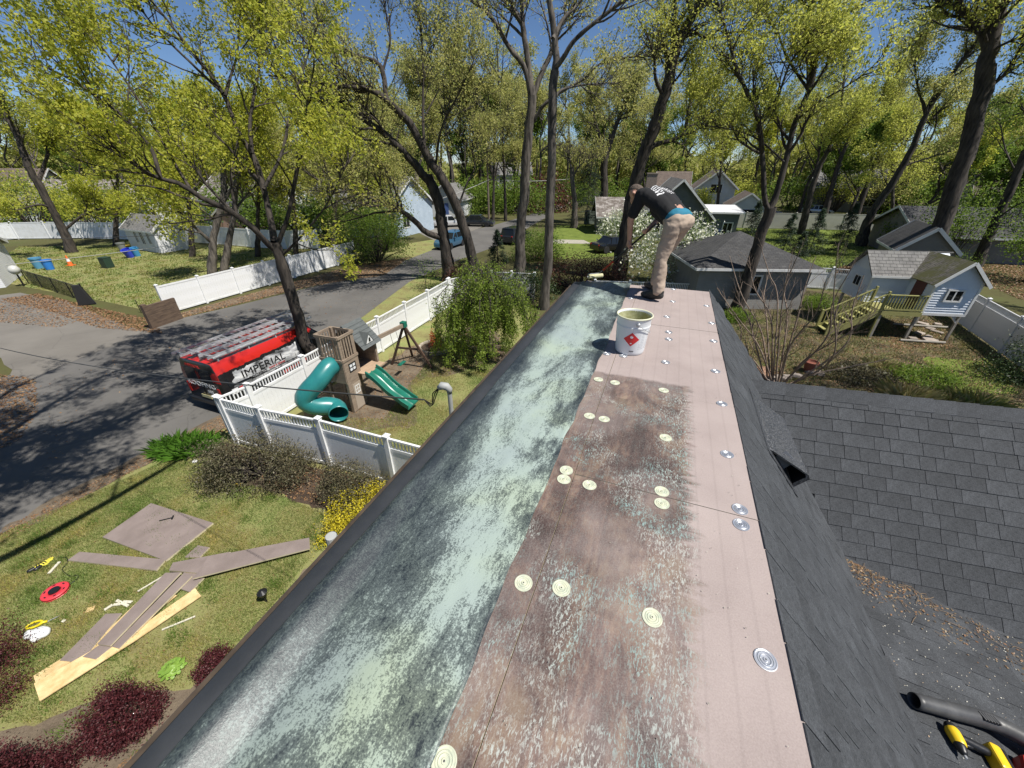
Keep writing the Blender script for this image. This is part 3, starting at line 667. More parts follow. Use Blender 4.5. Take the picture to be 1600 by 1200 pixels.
# tall straight pair in the middle
B = at(812, 432)
L = limbset(B, [(812, 427), (813, 367), (818, 317), (822, 250), (827, 200), (832, 150)], (.37, .28), [
    ([(831, 160), (819, 105), (796, 75), (770, 30), (736, 0), (700, -25)], .18, .06, 0, -1),
    ([(832, 150), (824, 90), (817, 40), (815, 0), (812, -50)], .2, .1, 0, .6),
    ([(832, 155), (845, 116), (860, 86), (871, 49), (890, 19), (905, -10)], .18, .07, 0, 1.2),
    ([(820, 60), (800, 40), (781, 22), (745, -10)], .08, .03, .3, 1.4),
    ([(833, 190), (849, 165), (879, 142), (912, 124), (942, 97), (1002, 88), (1040, 92)], .12, .03, 0, -1.5)])
build_tree('tall_tree', 'tall tree with a smooth straight trunk forking into a wide fork above the road', 'tree', B, L, BARK_G, Y_OAK, 8, n1=50, n2=230, n3=1000, per=6, l1=3.6, l2=2.0, l3=1.0, size=.15, spread=.2, t1=.35)
B = at(850, 482)
L = limbset(B, [(850, 478), (853, 448), (857, 400), (858, 350), (860, 300), (862, 250), (864, 150), (867, 110)], (.27, .2), [
    ([(866, 120), (869, 94), (864, 37), (858, 0), (855, -60)], .17, .1, 0, .3),
    ([(868, 105), (875, 98), (897, 64), (931, 34), (976, 0), (1010, -20)], .12, .05, 0, -1.2),
    ([(866, 155), (875, 142), (897, 135), (930, 131), (969, 129)], .07, .02, 0, .8),
    ([(864, 60), (880, 30), (905, 5), (925, -30)], .09, .04, 0, 1.5)])
build_tree('tall_tree', 'slim ridged-bark trunk rising straight beside the far roof corner', 'tree', B, L, BARK_G, Y_OAK, 9, n1=34, n2=150, n3=650, per=6, l1=2.8, l2=1.7, l3=.9, size=.13, spread=.18, t1=.35)
B = at(966, 436)
L = limbset(B, [(968, 433), (977, 367), (985, 317), (993, 285), (1006, 240), (1025, 195)], (.46, .36), [
    ([(1020, 205), (1040, 142), (1055, 82), (1077, 34), (1100, 4), (1125, -30)], .36, .16, 0, .5),
    ([(1050, 105), (1056, 70), (1055, 30), (1056, -40)], .16, .08, .2, .8),
    ([(1036, 150), (1024, 122), (1022, 90), (1010, 50)], .12, .04, 0, -1.5),
    ([(1008, 238), (1025, 226), (1055, 217), (1071, 202), (1078, 160), (1080, 128), (1095, 90)], .17, .03, 0, 1.5),
    ([(1072, 200), (1100, 185), (1140, 150)], .07, .02, 1, 3),
    ([(1075, 45), (1110, 60), (1150, 50), (1210, 60)], .09, .03, .4, -1)])
build_tree('oak_tree', 'thick dark leaning trunk right behind the bending worker', 'tree', B, L, BARK_D, Y_GOLD, 10, n1=70, n2=380, n3=2000, per=8, l1=3.6, l2=2.0, l3=1.0, size=.15, spread=.2, t1=.2)
B = at(1150, 487)
L = limbset(B, [(1150, 485), (1170, 431), (1188, 369), (1198, 345), (1203, 325)], (.31, .26), [
    ([(1202, 328), (1210, 315), (1225, 262), (1244, 187), (1270, 124), (1272, 64), (1268, 0), (1262, -40)], .17, .05, 0, .8),
    ([(1202, 330), (1195, 316), (1191, 244), (1184, 187), (1165, 139), (1150, 105), (1135, 50), (1120, 0)], .14, .04, 0, -1),
    ([(1228, 255), (1180, 215), (1130, 200), (1085, 195)], .05, .015, .2, -1.5),
    ([(1244, 187), (1280, 160), (1330, 130), (1380, 90)], .06, .015, .3, -1),
    ([(1262, 140), (1230, 90), (1210, 40), (1180, 0)], .06, .02, .5, 1.5),
    ([(1185, 190), (1215, 150), (1240, 90), (1300, 40)], .06, .02, -.6, -2),
    ([(1270, 70), (1310, 30), (1360, 0)], .06, .02, .6, 1)])
build_tree('oak_tree', 'forked tree with pale yellow leaves standing in front of the grey garage', 'tree', B, L, BARK_D, Y_GOLD, 11, n1=85, n2=560, n3=3000, per=8, l1=3.0, l2=1.7, l3=.85, size=.13, spread=.14, t1=.2, ang=(35, 75))
B = at(1440, 446)
L = limbset(B, [(1445, 430), (1465, 375), (1491, 289), (1514, 225), (1532, 150), (1540, 105)], (.5, .42), [
    ([(1538, 115), (1546, 75), (1559, 22), (1562, -10), (1566, -70)], .4, .25, 0, 0),
    ([(1541, 110), (1540, 67), (1525, 37), (1499, 15), (1469, 0), (1430, -20)], .22, .1, 0, -1),
    ([(1530, 150), (1580, 110), (1640, 70)], .1, .04, 0, 1),
    ([(1546, 80), (1590, 60), (1640, 50)], .08, .03, 0, -1.5)])
build_tree('oak_tree', 'massive dark trunk leaning right behind the white playhouse', 'tree', B, L, BARK_D, Y_GOLD, 12, n1=60, n2=380, n3=2000, per=9, l1=4, l2=2.2, l3=1.1, size=.16, spread=.2, t1=.2)
B = at(1525, 416)
L = limbset(B, [(1524, 412), (1540, 380), (1555, 349), (1585, 281), (1605, 235)], (.34, .26), [
    ([(1600, 245), (1625, 190), (1650, 120), (1680, 40)], .22, .06, 0, 0), ([(1560, 340), (1590, 320), (1640, 300)], .07, .02, 0, -1), ([(1590, 275), (1570, 230), (1560, 170)], .07, .02, 0, 2)])
build_tree('leaning_tree', 'leaning trunk at the far right edge over the vinyl fence', 'tree', B, L, BARK_D, G_FRESH, 13, n1=40, n2=260, n3=1200, per=8, l1=4.5, l2=2.2, l3=1.0, size=.17, spread=.2, t1=.1, upb=.05)
def slim(label, base, trunk, r0, r1, extra, leaf, seed, name='slender_tree', bark=BARK_D, **kw):
    B = at(*base); a = dict(n1=40, n2=260, n3=1250, per=8, l1=3.6, l2=2.0, l3=1.0, size=.2, spread=.22, t1=.15); a.update(kw)
    return build_tree(name, label, 'tree', B, limbset(B, trunk, (r0, r1), extra), bark, leaf, seed, **a)
slim('long leaning trunk slanting up right from the far beige fence', (1344, 384), [(1345, 379), (1360, 337), (1395, 285), (1430, 225)], .42, .26, [([(1428, 228), (1446, 180), (1487, 116), (1530, 60), (1570, 0)], .25, .08, 0, 0), ([(1405, 262), (1440, 250), (1490, 235)], .1, .03, 0, 1), ([(1446, 180), (1430, 110), (1440, 50)], .1, .03, 0, -2)], Y_OAK, 14)
slim('first slim leaning trunk right of the forked garage tree', (1251, 366), [(1251, 362), (1274, 277), (1296, 232)], .34, .2, [([(1294, 236), (1310, 190), (1318, 130), (1320, 60)], .18, .04, 0, 1), ([(1280, 262), (1300, 220), (1345, 170)], .12, .03, 0, -2)], Y_GOLD, 15)
slim('slim trunk with a right-hand limb behind the far trampoline side', (1287, 340), [(1289, 335), (1311, 255), (1334, 202)], .36, .2, [([(1332, 205), (1367, 165), (1400, 120), (1410, 60)], .18, .04, 0, 1), ([(1315, 245), (1300, 200), (1296, 140)], .12, .03, 0, -2)], Y_GOLD, 16)
slim('pale slim trunk farthest along the beige fence', (1337, 340), [(1339, 334), (1371, 244), (1385, 205)], .34, .2, [([(1383, 210), (1395, 150), (1420, 90)], .18, .04, 0, 1), ([(1375, 235), (1410, 200), (1440, 140)], .1, .03, 0, 1)], Y_OAK, 17)
slim('dark straight trunk beside the low house across the lawn', (938, 352), [(938, 350), (944, 300), (944, 255), (957, 210)], .55, .4, [([(956, 215), (975, 165), (1000, 110)], .3, .06, 0, 1), ([(946, 240), (930, 190), (920, 130)], .22, .05, 0, -1), ([(944, 285), (925, 272), (905, 280)], .14, .05, 0, 1)], Y_OAK, 18, size=.25)
slim('bare grey dying trunk at the bend of the road', (897, 356), [(897, 352), (898, 320), (895, 290), (893, 262)], .4, .25, [([(894, 266), (885, 235), (872, 225)], .14, .04, 0, 1), ([(894, 280), (905, 260), (925, 245)], .12, .04, 0, -1)], Y_OAK, 19, bark=BARK_G, per=2)
slim('crooked dark tree on the lawn left of the blue bins', (114, 394), [(113, 392), (97, 357), (67, 300), (43, 260)], .36, .26, [([(44, 262), (30, 220), (10, 180), (-10, 120)], .28, .08, 0, 0), ([(80, 325), (60, 320), (20, 330)], .14, .04, 0, -1), ([(60, 285), (80, 230), (110, 180)], .16, .04, 0, 2), ([(100, 360), (140, 330), (190, 325)], .12, .03, 0, -2)], Y_MAPLE, 20, size=.24, n3=1300)
slim('left of two grey trunks by the near end of the shed fence', (330, 428), [(330, 425), (334, 371), (345, 326), (352, 290)], .26, .19, [([(330, 378), (312, 362), (285, 337), (270, 315), (262, 290)], .14, .04, 0, -1), ([(350, 295), (345, 230), (320, 160)], .2, .04, 0, 1), ([(346, 320), (375, 270), (400, 200)], .14, .04, 0, -1)], Y_MAPLE, 21, bark=BARK_G, size=.2, n3=1600, n2=280, per=9)
slim('right of two grey trunks by the near end of the shed fence', (348, 424), [(349, 420), (360, 364), (366, 337), (368, 300)], .23, .16, [([(367, 305), (380, 240), (390, 170)], .18, .04, 0, 1), ([(366, 330), (390, 300), (430, 260)], .1, .03, 0, 1)], Y_MAPLE, 22, bark=BARK_G, size=.2)
slim('sunlit white-barked tree by the far driveway', (658, 350), [(658, 348), (655, 310), (650, 270)], .42, .3, [([(651, 275), (640, 230), (625, 190)], .2, .05, 0, 1), ([(654, 300), (625, 285), (590, 270)], .14, .03, 0, -1), ([(651, 272), (665, 220), (670, 160)], .2, .05, 0, 0)], Y_OAK, 23, bark=M('bark_pale', (.3, .26, .2), .9, (.16, .13, .1), 4), size=.25)

for i_, (u_, v_, h_, lf, lab) in enumerate(((300, 398, 235, Y_MAPLE, 'slender yellow-green tree right behind the white shed'), (402, 398, 200, Y_OAK, 'slender olive tree behind the middle of the long white fence'), (462, 394, 215, Y_OAK, 'slender olive tree left of the redbud corner'), (520, 398, 190, Y_GOLD, 'slender golden tree at the far end of the long white fence'), (566, 388, 220, Y_OAK, 'slender tree before the pale blue-grey gable'), (615, 378, 205, Y_OAK, 'slender tree right of the pale blue-grey gable'), (770, 344, 190, Y_OAK, 'slender trunk just right of the utility pole'), (790, 342, 200, Y_OAK, 'slender trunk between utility pole and smooth straight tree'), (1120, 352, 200, Y_GOLD, 'slender golden tree by the wheeled bins'), (1395, 372, 190, Y_GOLD, 'slender golden tree left of the tan shed'), (1010, 345, 190, Y_OAK, 'slender olive tree behind the worker'), (180, 380, 220, Y_MAPLE, 'slender yellow-green tree above the utility box'))):
    x_ = (i_*37 % 23)-11
    slim(lab, (u_, v_+3), [(u_, v_), (u_+x_*.3, v_-h_*.25), (u_+x_*.8, v_-h_*.5), (u_+x_, v_-h_*.75)], .2, .1, [([(u_+x_*.9, v_-h_*.55), (u_+x_+16, v_-h_*.8), (u_+x_+22, v_-h_)], .1, .02, 0, 1), ([(u_+x_*.5, v_-h_*.35), (u_+x_-18, v_-h_*.55), (u_+x_-26, v_-h_*.75)], .08, .02, 0, -1), ([(u_+x_*.6, v_-h_*.4), (u_+x_+26, v_-h_*.5), (u_+x_+38, v_-h_*.58)], .06, .02, 0, 1)], lf, 400+i_, n3=1300, per=6, l1=3.0, l2=1.9, upb=.1)
# woodland beyond: a few kinds, copied tree by tree
def wood_kind(name, label, leaf, bark, h, seed, sz, per, lean=.0, wide=1.0, n3=500, bare=.35):
    r = random.Random(seed); limbs = []
    tr = [(0, 0, -.2, .35)]+[(r.uniform(-.4, .4)*k+lean*k*k*.1, r.uniform(-.4, .4)*k, h*k*.26, .30-.06*k) for k in (.5, 1, 1.6, 2.3, 3.0, 3.6)]
    limbs.append(tr)
    for k in range(9):
        z = h*(bare+.5*r.random()); a = r.uniform(0, 6.28); l = h*.26*r.uniform(.7, 1.3)*wide
        x0, y0 = tr[3][0]*z/h, tr[3][1]*z/h
        limbs.append([(x0, y0, z, .12), (x0+math.cos(a)*l*.4, y0+math.sin(a)*l*.4, z+l*.35, .08), (x0+math.cos(a)*l*.75, y0+math.sin(a)*l*.75, z+l*.8, .05), (x0+math.cos(a)*l, y0+math.sin(a)*l, z+l*1.25, .02)])
    return build_tree(name, label, 'tree', (0, 0, 0), limbs, bark, leaf, seed, n1=36, n2=170, n3=n3, per=per, l1=h*.17, l2=h*.09, l3=h*.05, size=sz, spread=.35, t1=.1, group='trees of the wood beyond the houses', curl=.16)
kinds = [wood_kind('wood_tree', 'tall tree with olive-gold young leaves in the wood beyond', Y_OAK, BARK_D, 21, 31, .36, 9),
         wood_kind('wood_tree', 'tree with yellow-green spring crown in the wood beyond', Y_MAPLE, BARK_G, 18, 32, .40, 11, .3),
         wood_kind('wood_tree', 'fresh green leafy tree in the wood beyond', G_FRESH, BARK_D, 16, 33, .42, 14, 0, 1.15, 560, .15),
         wood_kind('wood_tree', 'tall thin tree with sparse tan buds in the wood beyond', Y_OAK, BARK_G, 24, 34, .36, 7, -.2, .8),
         wood_kind('wood_tree', 'golden budding tree in the wood beyond', Y_GOLD, BARK_D, 19, 35, .36, 9, .2)]
wr = random.Random(5)
spots = []
def wood_row(where, u0, u1, v, n, jit=4, hs=(.85, 1.15), ks=(0, 1, 2, 3, 4)):
    for i in range(n):
        u = u0+(u1-u0)*(i+wr.random()*.8)/n; p = at(u, v+wr.uniform(-jit, jit)); spots.append((p.x, p.y, wr.choice(ks), wr.uniform(*hs), where))
wood_row('close behind the left lawn houses', -60, 560, 333, 16, 5, (.65, .95))
wood_row('far behind the left lawn houses', -100, 700, 314, 15, 4, (.85, 1.15))
wood_row('behind the far driveway cars', 600, 760, 326, 8, 4, (.8, 1.1), (0, 3, 2, 4))
wood_row('by the utility pole', 690, 850, 322, 11, 4, (.8, 1.1), (0, 2, 3, 3, 2))
wood_row('past the bend of the road', 700, 1000, 306, 12, 3, (.9, 1.25), (0, 0, 3, 2, 4))
wood_row('behind the low house left of the worker', 900, 1080, 316, 8, 3, (.85, 1.15), (0, 4, 3, 2))
wood_row('behind the green-grey and white houses', 1080, 1300, 313, 10, 3, (.8, 1.1), (0, 4, 3, 1))
wood_row('along the far side of the beige fence', 1230, 1720, 334, 13, 4, (.65, .9), (4, 4, 0, 2))
wood_row('far behind the right hand houses', 1150, 1750, 306, 16, 3, (.9, 1.2), (4, 0, 1, 2))
wood_row('above the dark roof at the right edge', 1430, 1720, 352, 9, 6, (.5, .75), (2, 2, 1))
base_label = [k['label'].replace(' in the wood beyond', '') for k in kinds]
for (x, y, k, s, where) in spots:
    o = copy_tree(kinds[k]); o.location = (x, y, 0); o.scale = (s, s, s*wr.uniform(.92, 1.08)); o.rotation_euler.z = wr.uniform(0, 6.28)
    o['label'] = base_label[k]+' '+where
for kd, (u, v), where in zip(kinds, ((770, 315), (520, 322), (640, 325), (730, 312), (1090, 310)), ('just right of the pole top', 'over the blue-grey roof', 'between driveway and blue-grey house', 'left of the pole in the far wood', 'over the white two-storey house')):
    p = at(u, v); kd.location = (p.x, p.y, 0); kd['label'] = kd['label'].replace(' in the wood beyond', '')+' '+where
# big trees standing just outside the picture, whose crowns shade the road, the van and the right garden
def outside(label, base, tops, leaf, seed, r0=.34, **kw):
    r = random.Random(seed); x, y = base; L = [[(x, y, -.2, r0*1.2), (x+.1, y, 3, r0), (x, y+.1, 6, r0*.85), (x+.1, y+.1, 8, r0*.7)]]
    for (tx, ty, tz) in tops: L.append([(x, y, 6.5+r.uniform(0, 1.4), r0*.5), (x*.6+tx*.4, y*.6+ty*.4, 8.2+.3*(tz-8), r0*.38), (x*.25+tx*.75, y*.25+ty*.75, tz-.8, r0*.2), (tx, ty, tz, .03)])
    a = dict(n1=60, n2=300, n3=1500, per=9, l1=2.6, l2=1.5, l3=.8, size=.16, spread=.14, t1=.35, upb=.15); a.update(kw)
    return build_tree('shade_tree', label, 'tree', (x, y, 0), L, BARK_D, leaf, seed, **a)
outside('big maple left of the picture shading the road', (-12.6, 1.6), [(-14, 6, 12.5), (-11, 8, 13.5), (-9, 5.5, 12.5), (-7, 8, 14), (-4.5, 9, 14.5), (-3, 10.5, 15.5), (-12, 11, 15), (-8.5, 11.5, 15.5), (-15, 3, 12), (-6, 5, 12.8), (-16, 7.5, 13.5), (-10, 3, 12), (-13.5, 9, 14.5)], Y_MAPLE, 131, t1=.25, n1=190, n2=950, n3=2900, per=8)
L_ = [[(-12.6, 1.6, 6.2, .2), (-9.5, 1.6, 8.6, .17), (-7.4, 2.0, 9.7, .14), (-6.1, 2.8, 10.1, .12), (-5.2, 4.3, 10.4, .10), (-4.5, 5.7, 10.7, .07), (-4.1, 6.6, 11, .03)], [(-7.4, 2.0, 9.7, .06), (-7, 2.6, 10.6, .04), (-6.8, 3, 11.4, .02)], [(-5.2, 4.3, 10.4, .05), (-5.4, 5, 11.2, .03), (-5.6, 5.6, 12, .015)]]
tw = outside('tall oak left of the picture with one long low limb over the lawn', (-15.5, -2.5), [(-16, 2, 13), (-18, 5, 13), (-13, 4, 13), (-19, 0, 12)], Y_OAK, 132)
xx = build_tree('shade_limb', None, None, (-12.6, 1.6, 0), L_, BARK_D, Y_MAPLE, 133, n1=14, n2=40, n3=90, per=6, l1=1.2, l2=.8, l3=.5, size=.14, t1=.5)
mt = [o for o in COL.objects if o.get('label') == 'big maple left of the picture shading the road'][0]
for ch in list(xx.children):
    ch.parent = mt; ch.name = 'limb' if ch.name.startswith('trunk') else 'limb_leaves'
bpy.data.objects.remove(xx)
outside('big oak right of the picture shading the garden', (27.5, 7.0), [(25, 9, 13), (22, 8, 12.5), (31, 8, 13), (24, 6, 12), (19.5, 10, 14.5)], Y_GOLD, 134, l1=3.2, n3=1100, per=5)
outside('oak right of the picture nearest our wing roof', (20.5, 1.5), [(18.5, 5, 12), (22, 4, 12.5), (17, 8, 13.5), (20, 9, 14), (16.5, 3, 11.5), (24, 2, 12)], Y_GOLD, 135, l1=3.0, n3=1100, per=6)
outside('oak behind the right end of the garden fence', (38, 16), [(34, 19, 14), (30, 20, 15), (36, 23, 15), (41, 18, 13), (32, 16, 13)], Y_GOLD, 136, l1=3.4, n3=900, per=5)
# far-off mass of the wood
rng = np.random.RandomState(77); n = 110000
a = rng.uniform(math.radians(-62), math.radians(62), n); d = rng.uniform(150, 210, n)
hgt = 12+3*np.sin(a*9)+3*np.sin(a*23+1); z = hgt*rng.random(n)**.7
Pm = np.stack([np.sin(a)*d, np.cos(a)*d, z], 1)
V = leaf_quads(np.repeat(Pm[:, None], 2, 1), 1, 1.75, rng, .6, .2)
tag(quads('far_wood', V, leafmat('far_leaves', [(.36, .38, .10), (.44, .42, .14), (.28, .34, .08), (.40, .37, .17)], .5)), kind='stuff')

# ------------------------------------------------------------------ fences
def box_mesh(name, sx, sy, sz, mat, z0=0):
    mb = MB(); mb.box(-sx/2, sx/2, -sy/2, sy/2, z0, z0+sz); return mb.mesh(name, mat)
def post_meshes(h, w, mat):
    p = box_mesh('post', w, w, h, mat); c = MB(); t = w*.66
    c.box(-t, t, -t, t, h, h+.02); c.add([(-t, -t, h+.02), (t, -t, h+.02), (t, t, h+.02), (-t, t, h+.02), (0, 0, h+.075)], [(0, 1, 4), (1, 2, 4), (2, 3, 4), (3, 0, 4)])
    return p, c.mesh('post_cap', mat)
def fence(label, pts, h=1.7, style='picket', mat=WHITE, pick=.3, name='vinyl_fence', group=None, split=True, bw=.152, lean=0, gap=.10, postw=.127, skip_last=False):
    pts = [Vector((p[0], p[1], 0)) for p in pts]; o0 = pts[0]
    root = thing(name, label, 'fence', o0, 0, group); pm, cm = post_meshes(h, postw, mat)
    for i, p in enumerate(pts):
        if skip_last and i == len(pts)-1: break
        a = pts[min(i+1, len(pts)-1)]-pts[max(i-1, 0)]
        q = link('post', pm, root, p-o0, (0, 0, math.atan2(a.y, a.x))); link('post_cap', cm, q)
    ht = h-.06; hp = ht-pick if style == 'picket' else ht
    bmesh_cache = {}
    npk = 0
    for i in range(len(pts)-1):
        p, q = pts[i], pts[i+1]; d = (q-p); Ln = d.length; d.normalize(); rz = math.atan2(d.y, d.x)
        def place(nm, me, s, z=0): return link(nm, me, root, p-o0+d*s+Vector((0, 0, z)), (0, 0, rz))
        def rail(z0, z1, w):
            mb = MB(); mb.box(0, Ln-postw, -w/2, w/2, z0, z1); mb.build('rail', mat, root, loc=p-o0+d*(postw/2), rot=(0, 0, rz))
        rail(.06, .16, .05); rail(hp-.09, hp, .05)
        if style == 'picket':
            rail(ht-.05, ht, .06)
            n = max(2, int((Ln-postw)/gap)); k = box_mesh('picket', .034, .03, pick-.05, mat, hp)
            if split:
                for j in range(n): place('picket', k, postw/2+(Ln-postw)*(j+.5)/n)
            else:
                mb = MB()
                for j in range(n): c = postw/2+(Ln-postw)*(j+.5)/n; mb.box(c-.017, c+.017, -.015, .015, hp, ht-.05)
                tag(mb.build('picket_row', mat, root, loc=p-o0, rot=(0, 0, rz)), kind='stuff')
        n = max(1, round((Ln-postw)/bw)); w = (Ln-postw)/n
        key = round(w, 4); kb = bmesh_cache.get(key)
        if kb is None:
            kb = MB(); kb.hexa([(-w/2+.001, -.011, .16), (w/2-.001, -.011, .16), (w/2-.001, .011, .16), (-w/2+.001, .011, .16), (-w/2+.001, -.011, hp-.09), (w/2-.001, -.011, hp-.09), (w/2-.001, .011, hp-.09), (-w/2+.001, .011, hp-.09)])
            kb = kb.mesh('panel_board', mat); bmesh_cache[key] = kb
        if split:
            for j in range(n): place('panel_board', kb, postw/2+w*(j+.5))
        else:
            mb = MB()
            for j in range(n): mb.box(postw/2+w*j+.002, postw/2+w*(j+1)-.002, -.011, .011, .16, hp-.09)
            mb.build('panel', mat, root, loc=p-o0, rot=(0, 0, rz))
    return root
def even(p, q, n): return [Vector(p).lerp(Vector(q), i/n) for i in range(n+1)]
side = [at(337, 619, 1.7), at(384, 600, 1.7), at(470, 556, 1.7)]
side2 = [at(470, 556, 1.7), at(531, 523.5, 1.7), at(588, 495, 1.7), at(631, 472, 1.7), at(667, 453.5, 1.7), at(699, 436, 1.7)]
fence('white picket-topped vinyl fence running along the road past the red and black van', side+side2[1:], 1.7, 'picket')
fr = [at(337, 619, 1.7), at(402, 635.5, 1.7), at(496, 653, 1.7), at(603, 681, 1.7)]; fr.append(fr[-1]+(fr[-1]-fr[-2])); fr[0] = fr[0]+(fr[1]-fr[0]).normalized()*.13
fence('white picket-topped vinyl fence between the brown shrubs and the play set lawn', fr, 1.7, 'picket')
fence('white picket-topped vinyl fence behind the green weeping tree', [at(701, 434.5, 1.7), at(738, 428, 1.7), at(768, 423, 1.7), at(799, 424, 1.7), at(835, 426, 1.7)], 1.7, 'picket', split=False)
fence('long solid white vinyl fence across the road by the dead leaves', even(at(264, 491), at(556, 407), 7), 1.7, 'solid')
fence('far white vinyl fence behind the left lawn and the shed', [at(u, v) for u, v in ((-70, 382), (-20, 377), (30, 374), (80, 373), (130, 373), (180, 374), (230, 376), (280, 378), (340, 382), (395, 387), (450, 390), (500, 389))], 1.9, 'solid', split=False, bw=.3)
BEIGE = M('beige_vinyl', (.42, .41, .36), .5, (.36, .35, .31), 1)
fence('long beige vinyl fence across the back of the green lawn', [at(u, 355.5+(u-1113)*.022) for u in range(1085, 1440, 38)], 2.05, 'solid', BEIGE, split=False, bw=.3)
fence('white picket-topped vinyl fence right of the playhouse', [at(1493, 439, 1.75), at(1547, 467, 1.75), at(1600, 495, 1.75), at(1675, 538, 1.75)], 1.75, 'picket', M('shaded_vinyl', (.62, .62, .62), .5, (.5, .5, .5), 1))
fence('short white picket fence below the flowering dogwood past the roof end', [at(930, 437, 1.25), at(985, 438.5, 1.25), at(1038, 440, 1.25), at(1087, 442, 1.25)], 1.25, 'picket', split=False, pick=.5)
fence('short bluish white fence stretch between garage and compost heap', [at(1256, 450), at(1290, 452), at(1322, 455)], 1.5, 'picket', split=False)
# black chain link fence by the driveway
root = thing('chain_link_fence', 'low black chain link fence beside the leafy driveway edge', 'fence', at(45, 443))
o0 = root.location; pts = even(at(45, 443), at(143, 474), 4)
for p in pts[:-1]:
    mb = MB(); mb.tube([(0, 0, 0), (0, 0, 1.0)], .03, 8); mb.build('post', BLACK, root, loc=p-o0)
mb = MB(); mb.tube([pts[0]-o0+Vector((0, 0, 1)), pts[-1]-o0+Vector((0, 0, 1))], .022, 6); mb.build('rail', BLACK, root)
mb = MB(); d = (pts[-1]-pts[0]); Ln = d.length; d.normalize()
s = 0
while s < Ln-.05:
    for sg in (1, -1):
        a = pts[0]-o0+d*(s if sg > 0 else s+.95); b = pts[0]-o0+d*(s+.95 if sg > 0 else s)
        mb.beam(a+Vector((0, 0, .04)), b+Vector((0, 0, .99)), .007)
    s += .075
tag(mb.build('mesh_wire', BLACK, root), kind='stuff')
root = thing('gate_pad', 'black padded post ending the chain link fence', 'post', at(139, 476), .5)
mb = MB(); mb.hexa([(-.45, -.12, 0), (.35, -.12, 0), (.35, .12, 0), (-.45, .12, 0), (-.3, -.1, 1.25), (.05, -.1, 1.25), (.05, .1, 1.25), (-.3, .1, 1.25)]); mb.build('pad', RUBBER, root, bevel=.04)
mb = MB(); mb.tube([(.12, 0, 0), (.08, 0, 1.32)], .035, 8); mb.build('post', BLACK, root)
# brown timber wall stub in front of the across-road fence
WOODB = M('weathered_brown_wood', (.075, .05, .036), .85, (.14, .095, .065), 3, (1, 1, 6), bmp=.5)
p0, p1 = at(243, 512), at(263, 505); root = thing('timber_wall', 'dark brown timber stub at the near end of the long white fence', 'low wall', p0, math.atan2(p1.y-p0.y, p1.x-p0.x))
for k in range(5):
    mb = MB(); mb.box(0, 1.5, -.07+.006*(k % 2), .07, .24*k+.004, .24*k+.236); mb.build('timber', WOODB, root)
mb = MB(); mb.box(-.2, 0, -.1, .1, 0, 1.3); mb.build('post', WOODB, root)
mb = MB(); mb.tube([(0, 0, 0), (0, 0, .8)], .02, 6); tag(mb.build('stake', BLACK, None, loc=at(221, 489)), 'thin dark stake in the lawn edge left of the timber stub', 'stake')

# ------------------------------------------------------------------ bushes: stems and leaves
def bush(name, label, cat, loc_, rx, ry, rz, leaf, seed, n=6000, size=.06, stems=24, bark=BARK_D, flowers=None, fn=0, group=None, hollow=.45, droop=.1, z0=.0, open_=0.0, fsize=.07):
    r = np.random.RandomState(seed); root = thing(name, label, cat, tuple(loc_)[:2]+(0,), 0, group)
    m = 30
    c = r.normal(size=(m, 3)); c[:, 2] = np.abs(c[:, 2])*.9; c = nrm(c)*r.uniform(.5, 1.08, (m, 1))
    k = r.randint(0, m, n); q = c[k]+r.normal(0, .15, (n, 3))
    q = np.where(r.random((n, 1)) < .22, nrm(np.c_[r.normal(size=(n, 2)), np.abs(r.normal(size=n))+.02])*r.uniform(hollow+.3, 1.03, (n, 1))**.6*(1+.12*np.sin(5*q[:, :1])), q)
    P = q*np.array([rx, ry, rz]); P[:, 2] = np.maximum(P[:, 2]+z0, .03)
    quads('foliage', leaf_quads(np.repeat(P[:, None], 2, 1), 1, size, r, size*.3, droop), leaf, root)
    if stems:
        X = []; 
        for i in range(stems):
            e = c[i % m]*np.array([rx, ry, rz])*r.uniform(.7, 1.0); e[2] += z0
            b = np.array([e[0]*.15, e[1]*.15, 0]); mid = b*.5+e*.5+r.normal(0, .06, 3)*rx; X.append(resample([b, mid, e], 6))
        X = np.stack(X); R = np.linspace(.018, .006, 6)[None]*np.ones((stems, 1))*max(.6, rx)
        v, f = tubes(X, R, 5); link('stems', mesh_np('stems', v, f, bark), root)
    if flowers:
        kk = r.choice(n, fn); Pf = P[kk]*1.04
        quads('blossom', leaf_quads(np.repeat(Pf[:, None], 2, 1), 1, fsize, r, .03, -.2, 1.0), flowers, root)
    return root
AZALEA = leafmat('leaf_azalea', [(.085, .075, .045), (.13, .11, .065), (.06, .06, .03), (.17, .15, .09), (.075, .085, .035)], .15)
BARB = leafmat('leaf_barberry', [(.075, .018, .022), (.11, .026, .03), (.05, .013, .017), (.14, .035, .038)], .2)
YEL = leafmat('leaf_yellow', [(.55, .45, .02), (.65, .55, .04), (.4, .36, .03)], .3)
DAY = leafmat('leaf_daylily', [(.08, .19, .02), (.12, .26, .03), (.06, .14, .02)], .35)
WILLOW = leafmat('leaf_weeping', [(.23, .33, .05), (.30, .40, .065), (.15, .23, .035), (.37, .44, .09)], .55)
PETAL = leafmat('petal_white', [(.75, .75, .62), (.8, .8, .72), (.7, .72, .5)], .3)
REDH = leafmat('leaf_red_hedge', [(.11, .03, .025), (.16, .05, .04), (.08, .06, .03), (.06, .07, .03)], .2)
NEEDLE = leafmat('needles', [(.03, .055, .028), (.045, .075, .035), (.025, .045, .024)], .1)
TAN = leafmat('dry_grass', [(.36, .29, .14), (.28, .24, .1), (.2, .22, .07), (.42, .35, .2)], .25)
